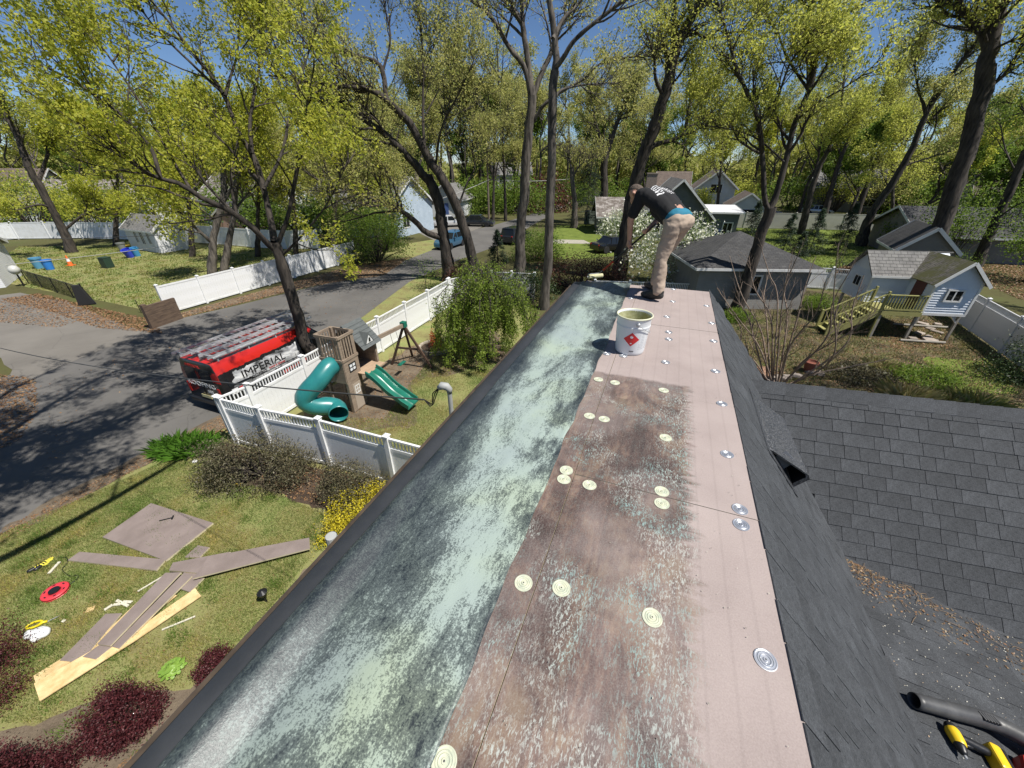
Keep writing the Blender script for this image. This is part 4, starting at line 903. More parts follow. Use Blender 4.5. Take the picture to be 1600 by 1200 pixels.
g = at(412, 742); bush('azalea_shrub', 'big grey-brown shrub in the mulch bed before the front fence', 'shrub', g, 1.65, .95, 1.2, AZALEA, 41, 15000, .055, 60)
g = at(548, 775); bush('azalea_shrub', 'smaller grey-brown shrub between the front fence and the yellow shrub', 'shrub', g, .85, .75, 1.05, AZALEA, 42, 7500, .05, 40)
g = at(568, 812); bush('yellow_shrub', 'bright yellow low shrub tucked against our roof eave', 'shrub', (g.x-.05, g.y, 0), .8, .95, .7, YEL, 43, 9000, .05, 12)
for (u, v), rx, rz, n, s, lab in (((198, 1128), .48, .66, 6000, 44, 'round dark red barberry bush at the lower left of the lawn, standing alone'), ((340, 1045), .30, .4, 1800, 45, 'small dark red barberry hard against the gutter'), ((-38, 1080), .78, 1.35, 9000, 46, 'tall dark red barberry at the left picture edge beside the white bag'), ((10, 1262), .68, .8, 8000, 47, 'dark red barberry in the bottom left corner of the picture')):
    g = at(u, v); bush('barberry_bush', lab, 'shrub', g, rx, rx*.95, rz, BARB, s, int(n*2.2), .032, 30, hollow=.2)
g = at(762, 560)
def weeping(g, seed=48):
    r = np.random.RandomState(seed); root = thing('weeping_tree', 'bushy green weeping tree beside the left roof edge', 'tree', g)
    X = []; tops = []
    X.append(resample([(0, 0, 0), (.05, .05, 1.4), (0, .1, 2.9)], 8))
    R = [np.linspace(.09, .05, 8)]
    for i in range(95):
        a = r.uniform(0, 6.283); rad = r.uniform(.5, 2.3); hz = r.uniform(2.7, 4.2)-rad*.28
        e = (math.cos(a)*rad, math.sin(a)*rad); X.append(resample([(0, .1, 1.8+r.uniform(0, 1.0)), (e[0]*.45, e[1]*.45, hz+.25), (e[0]*.85, e[1]*.85, hz), (e[0], e[1], max(.25, hz-r.uniform(.9, 2.4)))], 8)); R.append(np.linspace(.022, .005, 8))
    X = np.stack(X); R = np.stack(R); v, f = tubes(X, R, 5)
    Y, ry_ = spawn(X[1:], R[1:], 1900, r, .95, (20, 60), .35, 1, -.75, 5, .15, .6, .008, .4); v2, f2_ = tubes(Y, ry_, 3)
    link('trunk', mesh_np('trunk', np.concatenate([v, v2]), np.concatenate([f, f2_+len(v)]), BARK_D), root)
    quads('crown', leaf_quads(Y, 22, .085, r, .07, .9), WILLOW, root); return root
weeping(g)
def blades(name, label, cat, g, n, h, w, spread, mat, seed, lean=.35, rx=1.0, ry=1.0, kind=None, group=None):
    r = np.random.RandomState(seed); a = r.uniform(0, 6.283, n); rr = np.sqrt(r.random(n))
    P = np.stack([np.cos(a)*rr*rx, np.sin(a)*rr*ry, np.zeros(n)], 1); d = nrm(np.stack([r.normal(0, lean, n)+np.cos(a)*rr*spread, r.normal(0, lean, n)+np.sin(a)*rr*spread, np.ones(n)], 1))
    hh = (h*r.uniform(.5, 1.2, n))[:, None]; s = nrm(np.cross(d, r.normal(size=(n, 3))))*w/2
    V = np.stack([P-s, P+s, P+d*hh*.6+s*.8+d*0, P+d*hh*.95+np.c_[d[:, :2]*hh*.25, -hh*.12]], 1).reshape(-1, 3)
    root = thing(name, label, cat, tuple(g), 0, group); quads('blades', V, mat, root); return root
blades('daylily_clump', 'lush green daylily clump between road and brown shrubs', 'plant', at(292, 702), 1500, .45, .022, .5, DAY, 51, .4, .9, .45)
g = at(272, 1047); root = thing('hosta_plant', 'small bright green hosta in the lawn by the red barberry', 'plant', g); r_ = np.random.RandomState(3); mb = MB()
hm = M('hosta_leaf', (.15, .27, .035), .45, (.22, .34, .06), 12); rh = random.Random(4)
lf = MB(); ring_ = [(math.cos(q/8*6.283)*.062, math.sin(q/8*6.283)*.044, .012*math.cos(q/8*12.566)) for q in range(8)]; lf.add(ring_+[(0, 0, -.006)], [(q, (q+1) % 8, 8) for q in range(8)]); lm = lf.mesh('leaf', hm, smooth=True)
for k in range(34):
    a = k*2.4; rr = .03+.15*math.sqrt(k/34); o_ = link('leaf', lm, root, (math.cos(a)*rr, math.sin(a)*rr*.85, .13-.09*(k/34)+rh.uniform(0, .02)), (rh.uniform(-.25, .25), .15+.5*k/34, a)); o_.scale = (rh.uniform(.75, 1.2),)*3
# conifers
def conifer(label, g, h, w, seed, name='fir_tree', group='young firs along the lawn'):
    r = np.random.RandomState(seed); root = thing(name, label, 'tree', tuple(g), 0, group); X = []; R = []
    X.append(resample([(0, 0, 0), (0, 0, h*.5), (0, 0, h)], 5)); R.append(np.linspace(.05, .008, 5))
    n = int(h*26)
    for i in range(n):
        t = (i+.5)/n; z = h*(.08+.9*t); a = r.uniform(0, 6.28); L = w*(1-t)**.8*r.uniform(.7, 1.15)+.06
        X.append(resample([(0, 0, z), (math.cos(a)*L*.5, math.sin(a)*L*.5, z+.03), (math.cos(a)*L, math.sin(a)*L, z-L*.12)], 5)); R.append(np.linspace(.014, .004, 5))
    X = np.stack(X); R = np.stack(R); v, f = tubes(X, R, 4); link('trunk', mesh_np('trunk', v, f, BARK_D), root)
    quads('crown', leaf_quads(X[1:], 60, .12, r, .05, .2, .3), NEEDLE, root); return root
for i, (u, v, h, w, lab) in enumerate(((778, 424, 3.2, 1.1, 'young fir by the road between the two twin trunks and the smooth trunk'), (1168, 383, 4.4, 1.5, 'young fir on the lawn left of the forked garage tree'), (1222, 395, 3.6, 1.3, 'young fir just right of the forked garage tree'), (1262, 400, 4.2, 1.4, 'leafy young fir left of the dark compost heap'), (1308, 398, 4.6, 1.5, 'young fir right behind the dark compost heap'), (1240, 415, 2.8, 1.2, 'lowest fir by the corner of the grey garage'))):
    conifer(lab, at(u, v), h, w, 60+i)
conifer('tall dark evergreen by the road bend left of the low house', at(915, 354), 9.5, 3.2, 70, 'evergreen_tree', None)
# more bushes in the middle and right
g = at(838, 405); bush('green_shrub', 'light green shrub behind the smooth straight trunk', 'shrub', g, 2.4, 1.6, 2.6, G_FRESH, 71, 6000, .15, 20, open_=.3)
g = at(720, 447); bush('dark_shrub', 'dark reddish shrub under the twin oak trunks at the fence corner', 'shrub', g, 1.3, .9, 1.6, REDH, 72, 3500, .1, 20)
g = at(672, 470); bush('thin_shrub', 'thin twiggy shrub rising over the side fence', 'shrub', g, 1.1, .9, 2.9, G_FRESH, 73, 1300, .08, 30)
g = at(905, 452); bush('red_hedge', 'dark red leafed hedge beyond the far end of the roof', 'hedge', g, 3.6, 1.2, 2.3, REDH, 74, 11000, .11, 30)
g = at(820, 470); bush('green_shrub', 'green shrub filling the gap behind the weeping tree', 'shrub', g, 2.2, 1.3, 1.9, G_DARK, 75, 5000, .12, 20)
g = at(1052, 440); bush('dogwood_tree', 'wide white-flowering dogwood behind the worker', 'tree', g, 3.6, 2.2, 3.1, G_FRESH, 76, 9000, .11, 30, BARK_G, PETAL, 3600, hollow=.5, z0=.9, fsize=.16)
g = at(975, 385); bush('dogwood_tree', 'smaller white-flowering dogwood left of the leaning dark trunk', 'tree', g, 3.0, 2.2, 3.0, G_FRESH, 77, 5000, .14, 30, BARK_G, PETAL, 1800, hollow=.5, z0=.8, fsize=.2)
g = at(590, 408); bush('redbud_shrub', 'multi-stemmed green shrub on the lawn corner across the road', 'shrub', g, 3.0, 2.4, 3.8, G_FRESH, 78, 7500, .16, 30, z0=1.0)
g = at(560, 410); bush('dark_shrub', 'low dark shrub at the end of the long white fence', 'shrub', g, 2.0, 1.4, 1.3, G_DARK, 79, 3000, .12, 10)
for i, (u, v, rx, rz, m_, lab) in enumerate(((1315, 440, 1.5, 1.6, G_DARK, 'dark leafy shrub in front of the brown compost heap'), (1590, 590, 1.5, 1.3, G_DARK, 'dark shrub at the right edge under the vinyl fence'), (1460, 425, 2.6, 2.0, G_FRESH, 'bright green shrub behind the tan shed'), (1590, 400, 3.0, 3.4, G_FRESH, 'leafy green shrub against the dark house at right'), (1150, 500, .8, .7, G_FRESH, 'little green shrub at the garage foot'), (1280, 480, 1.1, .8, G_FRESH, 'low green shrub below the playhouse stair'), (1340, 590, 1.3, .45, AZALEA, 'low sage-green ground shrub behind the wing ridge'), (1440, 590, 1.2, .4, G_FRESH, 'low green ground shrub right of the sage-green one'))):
    g = at(u, v); bush('garden_shrub', lab, 'shrub', g, rx, rx*.8, rz, m_, 80+i, 3500, .09, 14, group='garden shrubs')
for i, (u, v, lab) in enumerate(((745, 332, 'bright green roadside thicket left of the utility pole'), (812, 334, 'bright green roadside thicket right of the utility pole'), (845, 330, 'reddish roadside thicket at the bend'), (690, 332, 'green roadside thicket behind the white car'), (1010, 318, 'green thicket behind the low house roof'), (580, 345, 'green thicket between pale house and road'), (470, 372, 'green thicket beside the blue-grey house wall'), (150, 352, 'bright green thicket behind the far left white fence'), (50, 350, 'bright green thicket at the far left before the cream house'), (390, 358, 'bright green thicket beside the pink outbuilding'), (880, 318, 'bright green thicket at the end of the road'), (930, 322, 'bright green thicket behind the dark evergreen'), (1065, 316, 'bright green thicket left of the white two-storey house'), (1230, 326, 'bright green thicket beyond the beige fence on the left'), (1330, 326, 'bright green thicket beyond the middle of the beige fence'), (1420, 335, 'bright green thicket at the right end of the beige fence'), (1520, 352, 'bright green thicket above the dark roof'), (1600, 350, 'bright green thicket at the far right edge'), (770, 326, 'bright green thicket behind the utility pole'), (650, 330, 'bright green thicket behind the far driveway'))):
    g = at(u, v); bush('thicket', lab, 'shrub', g, 6.5, 4, 5.5, REDH if 'reddish' in lab else (G_FRESH if i != 6 else G_DARK), 90+i, 4200 if i < 7 else 3600, .4, 10, group='thickets by the road')
for i, (u, v, h, lab) in enumerate(((1412, 632, 1.2, 'leftmost tuft of dry ornamental grass behind the ridge'), (1470, 640, .95, 'middle tuft of dry ornamental grass behind the ridge'), (1520, 640, 1.0, 'right tuft of yellow-green ornamental grass behind the ridge'), (1375, 575, .6, 'flattened tan grass mound below the playhouse'))):
    blades('ornamental_grass', lab, 'plant', at(u, v), 420, h*.75, .012, .8, TAN if i != 2 else leafmat('grass_mix', [(.3, .27, .08), (.2, .24, .05), (.38, .33, .15)]), 100+i, .3, .45, .4, group='dry ornamental grasses')
# bare multi-stem shrub
B = at(1215, 600)
limbs = []
r_ = random.Random(8)
for u0, v0, u1, v1, u2, v2 in ((1200, 600, 1190, 520, 1140, 400), (1205, 600, 1205, 500, 1170, 400), (1212, 602, 1218, 520, 1255, 380), (1218, 604, 1235, 540, 1290, 440), (1222, 604, 1260, 560, 1370, 490), (1208, 600, 1185, 540, 1120, 450), (1215, 604, 1230, 500, 1235, 410), (1220, 602, 1290, 530, 1330, 420), (1204, 602, 1175, 560, 1130, 520), (1225, 604, 1270, 585, 1395, 560), (1230, 604, 1300, 560, 1310, 380), (1203, 598, 1198, 500, 1200, 430), (1196, 598, 1170, 500, 1160, 440), (1214, 602, 1245, 500, 1275, 400), (1228, 606, 1320, 540, 1350, 430), (1207, 602, 1215, 470, 1190, 390), (1200, 600, 1160, 540, 1135, 480)):
    limbs.append(limb(B, [(u0, v0), (u1, v1), ((u1+u2)/2+r_.uniform(-12, 12), (v1+v2)/2), (u2, v2)], .034, .011, 0, r_.uniform(-2, 2)))
build_tree('bare_shrub', 'leafless many-stemmed shrub between garage and wing roof', 'shrub', B, limbs, M('bark_tan', (.30, .23, .18), .9, (.16, .115, .09), 8), G_FRESH, 110, n1=130, n2=420, n3=300, l1=1.4, l2=.7, l3=.4, bare=True, t1=.2, ang=(15, 45), upb=.45, r1=.018)

for i, (u, v, h, rx, m_, lab) in enumerate(((1478, 412, 5.5, 2.6, G_FRESH, 'leafy green sapling between the massive trunk and the dark roof'), (1560, 405, 6.0, 2.8, G_FRESH, 'leafy green sapling before the dark roof at right'), (1612, 440, 5.0, 2.6, G_FRESH, 'leafy green sapling at the right edge above the vinyl fence'), (1405, 392, 4.2, 2.0, G_FRESH, 'small leafy sapling left of the tan shed'), (265, 372, 6.5, 4.2, Y_MAPLE, 'yellow-green young tree behind the white shed'), (165, 368, 6.0, 4.0, Y_MAPLE, 'yellow-green young tree behind the utility box'), (60, 366, 6.5, 4.2, Y_GOLD, 'golden young tree behind the far left white fence'), (430, 378, 5.5, 3.2, G_FRESH, 'green young tree before the white house'), (520, 380, 5.0, 2.6, G_FRESH, 'green young tree before the blue-grey gable'), (600, 392, 6.5, 3.4, G_FRESH, 'taller green young tree before the blue-grey gable'), (1090, 352, 4.5, 1.6, Y_GOLD, 'golden young tree at the corner of the green-grey house'), (1300, 332, 6.5, 4.0, Y_GOLD, 'golden young tree before the long grey house'), (1375, 334, 6.5, 4.0, Y_OAK, 'olive young tree before the long grey house'), (1150, 330, 5.0, 2.6, Y_GOLD, 'golden young tree beside the small white garage'))):
    g = at(u, v); bush('young_tree', lab, 'tree', g, rx, rx*.9, h*.62, m_, 140+i, 2600, .2 if v > 390 else .3, 26, z0=h*.38, hollow=.2)

# ------------------------------------------------------------------ houses
def siding(name, c, c2, step=.12, rough=.6):
    m, t, b = new_mat(name); v = obvec(t); sx = t.nodes.new('ShaderNodeSeparateXYZ'); t.links.new(v, sx.inputs[0])
    fr = mathn(t, 'FRACT', mathn(t, 'DIVIDE', sx.outputs[2], step)); col = ramp(t, noise(t, v, 1.5, 4), [(.35, c), (.65, c2)])
    t.links.new(mix(t, 1.0, col, ramp(t, fr, [(0, (.62,)), (.07, (1,))]), 'MULTIPLY'), b.inputs['Base Color']); b.inputs['Roughness'].default_value = rough
    bump(t, b, mathn(t, 'SUBTRACT', 1.0, fr), .8, .02); return m
SID_W = siding('siding_white', (.66, .67, .68), (.58, .59, .6)); SID_G = siding('siding_grey', (.25, .243, .23), (.21, .204, .193)); SID_GG = siding('siding_green_grey', (.12, .135, .13), (.095, .108, .105))
SID_B = siding('siding_pale_blue', (.42, .50, .58), (.36, .44, .52)); SID_T = siding('siding_tan', (.2, .185, .16), (.16, .15, .13)); SID_C = siding('siding_cream', (.55, .52, .42), (.48, .45, .37))
def roofm(name, c, c2, moss=None):
    m, t, b = new_mat(name); v = obvec(t); br = nd(t, 'ShaderNodeTexBrick', Scale=1.0); br.inputs['Mortar Size'].default_value = .012; br.inputs['Brick Width'].default_value = .3; br.inputs['Row Height'].default_value = .14
    br.inputs['Color1'].default_value = (*c, 1); br.inputs['Color2'].default_value = (*c2, 1); br.inputs['Mortar'].default_value = tuple(x*.4 for x in c)+(1,)
    mp = t.nodes.new('ShaderNodeMapping'); t.links.new(v, mp.inputs[0]); t.links.new(mp.outputs[0], br.inputs['Vector']); col = br.outputs[0]
    col = mix(t, 1.0, col, ramp(t, noise(t, v, 2.2, 5, .65), [(.3, (.7,)), (.7, (1.25,))]), 'MULTIPLY')
    if moss: col = mix(t, ramp(t, noise(t, v, 1.6, 5, .7), [(.42, (0,)), (.55, (1,))]), col, moss)
    t.links.new(col, b.inputs['Base Color']); b.inputs['Roughness'].default_value = .9; bump(t, b, noise(t, v, 60, 3), .5, .01); return m
RF_D = roofm('roof_dark', (.045, .045, .047), (.065, .064, .064)); RF_G = roofm('roof_grey', (.16, .155, .15), (.2, .195, .185)); RF_B = roofm('roof_brown', (.12, .09, .075), (.16, .125, .1)); RF_L = roofm('roof_pale', (.3, .27, .25), (.36, .33, .3), (.12, .1, .085))
RF_M = roofm('roof_mossy', (.13, .12, .10), (.17, .155, .13), (.085, .085, .03))
def house_box(name, label, loc_, rz, w, d, h, rise, wall, roof, ridge='x', over=.3, wins=(), cat='house', z0=0, hip=False, doors=(), chim=None, group=None, trim=WHITE2):
    """w along local x, d along local y; front face is y=0."""
    root = thing(name, label, cat, (loc_[0], loc_[1], z0), rz, group)
    mb = MB(); mb.box(0, w, 0, d, 0, h)
    if not hip:
        if ridge == 'x': mb.prism([(0.003, h), (d-.003, h), (d/2, h+rise)], .002, 'x', w-.004)
        else: mb.prism([(.003, h), (w-.003, h), (w/2, h+rise)], .002, 'y', d-.004)
    mb.build('wall', wall, root)
    mb = MB(); o = over; t = .1
    if hip:
        c = [(-o, -o), (w+o, -o), (w+o, d+o), (-o, d+o)]; k = min(w, d)/2; r1 = (k, d/2) if w > d else (w/2, k); r2 = (w-k, d/2) if w > d else (w/2, d-k)
        if abs(w-d) < .3: r1 = (w/2-.01, d/2); r2 = (w/2+.01, d/2)
        vs = [(x, y, h) for x, y in c]+[(x, y, h-.1) for x, y in c]+[(*r1, h+rise), (*r2, h+rise)]
        fs = [(0, 1, 9, 8), (2, 3, 8, 9), (1, 2, 9), (3, 0, 8), (0, 4, 5, 1), (1, 5, 6, 2), (2, 6, 7, 3), (3, 7, 4, 0), (7, 6, 5, 4)] if w >= d else [(0, 1, 8), (1, 2, 9, 8), (2, 3, 9), (3, 0, 8, 9), (0, 4, 5, 1), (1, 5, 6, 2), (2, 6, 7, 3), (3, 7, 4, 0), (7, 6, 5, 4)]
        mb.add(vs, fs)
    elif ridge == 'x':
        sl_ = rise/(d/2); e = h-o*sl_
        mb.slab([(-o, -o, e+t), (w+o, -o, e+t), (w+o, d/2, h+rise+t), (-o, d/2, h+rise+t)], t); mb.slab([(-o, d+o, e+t), (w+o, d+o, e+t), (w+o, d/2+.001, h+rise+t), (-o, d/2+.001, h+rise+t)], t)
    else:
        sl_ = rise/(w/2); e = h-o*sl_
        mb.slab([(-o, -o, e+t), (-o, d+o, e+t), (w/2, d+o, h+rise+t), (w/2, -o, h+rise+t)], t); mb.slab([(w+o, -o, e+t), (w+o, d+o, e+t), (w/2+.001, d+o, h+rise+t), (w/2+.001, -o, h+rise+t)], t)
    ro = mb.build('roof', roof, root)
    if not hip:
        mb = MB()
        if ridge == 'y':
            for yy in (-o-.012, d+o+.012): mb.beam((-o, yy, e+.04), (w/2, yy, h+rise+.04), .02, .2); mb.beam((w+o, yy, e+.04), (w/2, yy, h+rise+.04), .02, .2)
            for xx in (-o-.01, w+o+.01): mb.beam((xx, -o, e+.0), (xx, d+o, e+.0), .03, .16)
        else:
            for xx in (-o-.012, w+o+.012): mb.beam((xx, -o, e+.04), (xx, d/2, h+rise+.04), .02, .2); mb.beam((xx, d+o, e+.04), (xx, d/2, h+rise+.04), .02, .2)
            for yy in (-o-.01, d+o+.01): mb.beam((-o, yy, e+.0), (w+o, yy, e+.0), .03, .16)
    else:
        mb = MB()
        for a_, b_ in (((-o, -o), (w+o, -o)), ((w+o, -o), (w+o, d+o)), ((-o, d+o), (-o, -o))): mb.beam((*a_, h-.1), (*b_, h-.1), .09, .14)
    mb.build('gutter', trim, ro)
    for f, x, z, ww, hh in wins: window(root, f, x, z, ww, hh, w, d, trim)
    for f, x, ww, hh, m_ in doors:
        mb = MB(); P = lambda a, dd, zz: facept(f, a, dd, zz, w, d)
        mb.hexa([P(x-ww/2, .0, 0), P(x+ww/2, .0, 0), P(x+ww/2, .04, 0), P(x-ww/2, .04, 0), P(x-ww/2, .0, hh), P(x+ww/2, .0, hh), P(x+ww/2, .04, hh), P(x-ww/2, .04, hh)]); mb.build('door', m_, root)
    if chim:
        x, y, s, zt = chim; mb = MB(); mb.box(x-s, x+s, y-s*.7, y+s*.7, h, zt); mb.box(x-s-.06, x+s+.06, y-s*.7-.06, y+s*.7+.06, zt, zt+.12); mb.build('chimney', M('chimney_brick', (.22, .17, .14), .9, (.3, .25, .21), 9), ro)
    return root
def facept(f, a, dd, z, w, d):
    return {'f': (a, -dd, z), 'b': (a, d+dd, z), 'l': (-dd, a, z), 'r': (w+dd, a, z)}[f]
def window(root, f, x, z, ww, hh, w, d, trim=WHITE2, cols=2, rows=1, out=0.0):
    P = lambda a, dd, zz: facept(f, a, dd+out, zz, w, d)
    def bx(mb, a0, a1, d0, d1, z0, z1): mb.hexa([P(a0, d0, z0), P(a1, d0, z0), P(a1, d1, z0), P(a0, d1, z0), P(a0, d0, z1), P(a1, d0, z1), P(a1, d1, z1), P(a0, d1, z1)])
    t = min(.1, ww*.12); mb = MB(); a0, a1, z0, z1 = x-ww/2, x+ww/2, z-hh/2, z+hh/2
    bx(mb, a0-t, a1+t, .0, .05, z0-t, z0); bx(mb, a0-t, a1+t, .0, .05, z1, z1+t); bx(mb, a0-t, a0, .001, .049, z0, z1); bx(mb, a1, a1+t, .001, .049, z0, z1)
    for k in range(1, cols): c = a0+ww*k/cols; bx(mb, c-.025, c+.025, .006, .04, z0, z1)
    for k in range(1, rows): c = z0+hh*k/rows; bx(mb, a0, a1, .007, .039, c-.025, c+.025)
    fo = mb.build('window', trim, root); mb = MB(); bx(mb, a0, a1, .002, .015, z0, z1); mb.build('pane', GLASS, fo)
# grey hip garage right behind the roof end
house_box('garage', 'grey garage with dark hip roof and white framed window behind the bare shrub', (10.95, 22.7), math.radians(-3), 6.3, 6.2, 2.5, 1.5, SID_G, RF_D, hip=True, over=.4, wins=[('f', 3.15, 1.45, .8, 1.0)], cat='garage', doors=[])
# green-grey house with white trimmed gable, dormer and chimney
p = at(1003, 352); q = at(1098, 358)
house_box('house', 'green-grey house with white trimmed gable behind the worker', (15.4, 49.0), math.radians(-12), 7.4, 9, 2.5, 3.6, SID_GG, RF_G, 'y', .5, wins=[('f', 1.6, 1.2, 1.0, 1.2), ('f', 3.4, 3.5, .8, .9)], chim=(.8, 5, .6, 6.6))
house_box('house', 'green-grey house wing with flat pale dormer roof and corner window', (22.7, 47.6), math.radians(-12), 3.0, 8, 2.9, .4, SID_GG, M('roof_white', (.6, .6, .6), .7), 'x', .35, wins=[('f', 2.0, 1.2, .9, 1.2)])
house_box('house', 'low grey-walled house with pale streaked roof left of the worker', (10.9, 51.5), math.radians(-6), 2.6, 7, 2.2, 1.7, SID_G, RF_L, 'x', .5, wins=[('f', 1.5, 1.2, .9, .9)])
house_box('house', 'two-storey white house with brown roof behind the green-grey house', (29.6, 69), math.radians(-18), 5.6, 8, 4.5, 2.3, SID_W, RF_B, 'y', .4, wins=[('f', 1.7, 1.4, 1.2, 1.2), ('f', 3.9, 1.4, 1.2, 1.2), ('f', 2.8, 4.3, 1.6, 1.2)])
house_box('house', 'brown roofed house end with small dormer left of the white two-storey house', (24.5, 73), math.radians(-18), 5, 8, 3.6, 2.9, SID_W, RF_B, 'x', .4, wins=[('f', 3.5, 2.4, 1.2, 1.2)])
house_box('garage', 'small white gabled garage with open dark door beyond the beige fence', (31.0, 60), math.radians(-20), 4.6, 6, 2.5, 1.6, SID_W, RF_B, 'y', .3, cat='garage', doors=[('f', 2.3, 2.8, 2.1, GLASS)])
house_box('house', 'long grey house with white windows far behind the slim trunks', (56, 80), math.radians(-24), 11, 8, 4.2, 2.6, SID_T, RF_G, 'x', .4, wins=[('f', 3, 3.2, 1.6, 1.3), ('f', 7, 3.2, 1.6, 1.3), ('f', 9, 1.6, 2.0, 1.2)])
house_box('house', 'low brown roofed house far right behind the trees', (78, 72), math.radians(-34), 15, 9, 3.2, 3.2, SID_C, RF_B, 'x', .4, wins=[('f', 5, 1.6, 2, 1.3)])
house_box('house', 'dark roofed house in shade behind the two right hand trunks', (36.5, 36.5), math.radians(-16), 16, 8, 2.3, 1.8, SID_T, RF_D, 'x', .5)
house_box('garden_shed', 'tan garden shed with steep gable roof behind the playhouse', (27.2, 28.2), math.radians(-28), 3.0, 4.4, 2.5, 1.35, SID_T, RF_D, 'y', .22, wins=[('f', 1.5, 1.6, 1.5, .35)], cat='shed')
# left side houses
house_box('garden_shed', 'small white shed with dark slit windows on the left lawn', (-34.5, 39.3), math.radians(64.5), 2.7, 5.4, 2.1, 1.1, SID_W, RF_G, 'y', .2, wins=[('l', 1.2, 1.3, .4, 1.0), ('l', 2.4, 1.3, .5, 1.2), ('l', 3.5, 1.3, .4, 1.0)], cat='shed')
house_box('house', 'white house with pinkish brown roof behind the maple', (-46, 62), math.radians(-20), 15, 9, 3.4, 3.2, SID_W, RF_L, 'x', .4, wins=[('f', 4, 1.7, 1.3, 1.3), ('f', 9, 1.7, 1.3, 1.3), ('r', 4.5, 4.2, 1, 1.2)])
house_box('house', 'small pink gabled outbuilding behind the white shed', (-37, 52), math.radians(-15), 4.5, 4, 2.2, 1.4, M('pink_wall', (.5, .33, .28), .8), RF_D, 'y', .25, cat='outbuilding')
house_box('house', 'cream house at the far left behind the white fence', (-92, 63), math.radians(12), 18, 9, 3.6, 3.4, SID_C, RF_B, 'x', .4, wins=[('f', 4, 1.8, 1.6, 1.4), ('f', 9, 1.8, 1.6, 1.4), ('f', 14, 1.8, 1.6, 1.4)])
house_box('house', 'long white house at the left edge with brown roof', (-70, 60), math.radians(4), 17, 8, 3.0, 2.6, SID_W, RF_L, 'x', .4, wins=[('f', 3, 1.6, 1.5, 1.3), ('f', 8, 1.6, 1.5, 1.3), ('f', 13, 1.6, 1.5, 1.3)])
house_box('house', 'pale blue-grey house with grey roof across the road behind the oak limb', (-25.5, 52), math.radians(-22), 12.5, 9, 3.3, 3.0, SID_B, RF_G, 'x', .4, wins=[('f', 2.5, 1.7, 1.2, 1.4), ('f', 8.5, 1.7, 1.2, 1.4), ('r', 3, 1.7, 1.2, 1.4)], doors=[('f', 5.5, 1.1, 2.1, GLASS)])
house_box('house', 'small white gabled house with a blue door by the far driveway', (-13.8, 70), math.radians(-10), 5.5, 7, 2.8, 2.0, SID_W, RF_G, 'y', .4, doors=[('f', 2.8, 1.2, 2.1, M('blue_door', (.1, .16, .4), .5))])
house_box('house', 'far white house glimpsed through the wood at the road end', (-6, 132), math.radians(6), 12, 9, 5.2, 3.0, SID_W, RF_G, 'x', .4, wins=[('f', 3, 3.6, 1.4, 1.5), ('f', 8, 3.6, 1.4, 1.5)])
house_box('garage', 'white sided carport wall cut by the left picture edge', (-39.5, 24.5), math.radians(38), 4.4, 4.5, 2.5, .8, SID_W, RF_G, 'x', .25, cat='garage')
mb = MB(); mb.box(-1.2, 1.2, -.02, .02, 0, 1.9); tag(mb.build('privacy_screen', M('greenish_panel', (.2, .24, .2), .6), None, loc=at(925, 350), rot=(0, 0, -.1)), 'pale green panel fence by the dark evergreen at the road bend', 'fence panel')

# ------------------------------------------------------------------ playhouse on posts with deck and stair
PT = M('treated_wood', (.36, .34, .12), .75, (.28, .27, .10), 4, (1, 1, 5), bmp=.3, bscale=20); POSTW = M('grey_post', (.34, .32, .28), .8, (.25, .23, .2), 5)
ph = thing('playhouse', 'white clapboard playhouse on posts with mossy roof and yellow-green stair', 'playhouse', (19.79, 17.86, 0), math.radians(-8.6))
PZ, PW, PHH, PR, PD = 1.4, 1.82, 1.52, .86, 2.3
def clap(mb, P, a0, a1, z0, z1, n, clipf=None):   # stepped boards; P(a, out, z)
    for k in range(n):
        b0, b1 = z0+(z1-z0)*k/n, z0+(z1-z0)*(k+1)/n-.0015
        l0, r0_ = (a0, a1) if not clipf else clipf(b0); l1, r1 = (a0, a1) if not clipf else clipf(b1)
        if r1-l1 < .02: l1 = r1 = (l1+r1)/2; l1 -= .005; r1 += .005
        mb.hexa([P(l0, 0, b0), P(r0_, 0, b0), P(r0_, .04, b0), P(l0, .04, b0), P(l1, 0, b1), P(r1, 0, b1), P(r1, .006, b1), P(l1, .006, b1)])
WCLAP = M('white_clapboard', (.66, .70, .76), .5, (.58, .62, .68), 2)
mb = MB(); mb.box(0, PW, 0, PD, PZ, PZ+PHH); mb.prism([(.003, PZ+PHH), (PW-.003, PZ+PHH), (PW/2, PZ+PHH+PR)], .002, 'y', PD)
mb.box(-1.75, PW-.002, 1.5, 3.3, PZ+.001, PZ+PHH-.01); mb.prism([(1.503, PZ+PHH-.01), (3.297, PZ+PHH-.01), (2.4, PZ+PHH+.84)], -1.75, 'x', PW+1.7)
mb.build('wall', WCLAP, ph)
mb = MB(); clap(mb, lambda a, o, z: (a, -o-.001, z), 0, PW, PZ, PZ+PHH, 13)
def gclip(z): k = min(1, max(0, (z-PZ-PHH)/PR)); return PW/2*k, PW-PW/2*k
clap(mb, lambda a, o, z: (a, -o-.001, z), 0, PW, PZ+PHH, PZ+PHH+PR, 7, gclip); mb.build('clapboard_front', WCLAP, ph)
mb = MB(); clap(mb, lambda a, o, z: (a, 1.5-o-.001, z), -1.75, 0, PZ, PZ+PHH-.02, 13); clap(mb, lambda a, o, z: (-o-.001, a, z), 0, 1.5, PZ, PZ+PHH, 13); clap(mb, lambda a, o, z: (-1.75-o-.001, a, z), 1.5, 3.3, PZ, PZ+PHH-.02, 13); mb.build('clapboard_side', WCLAP, ph)
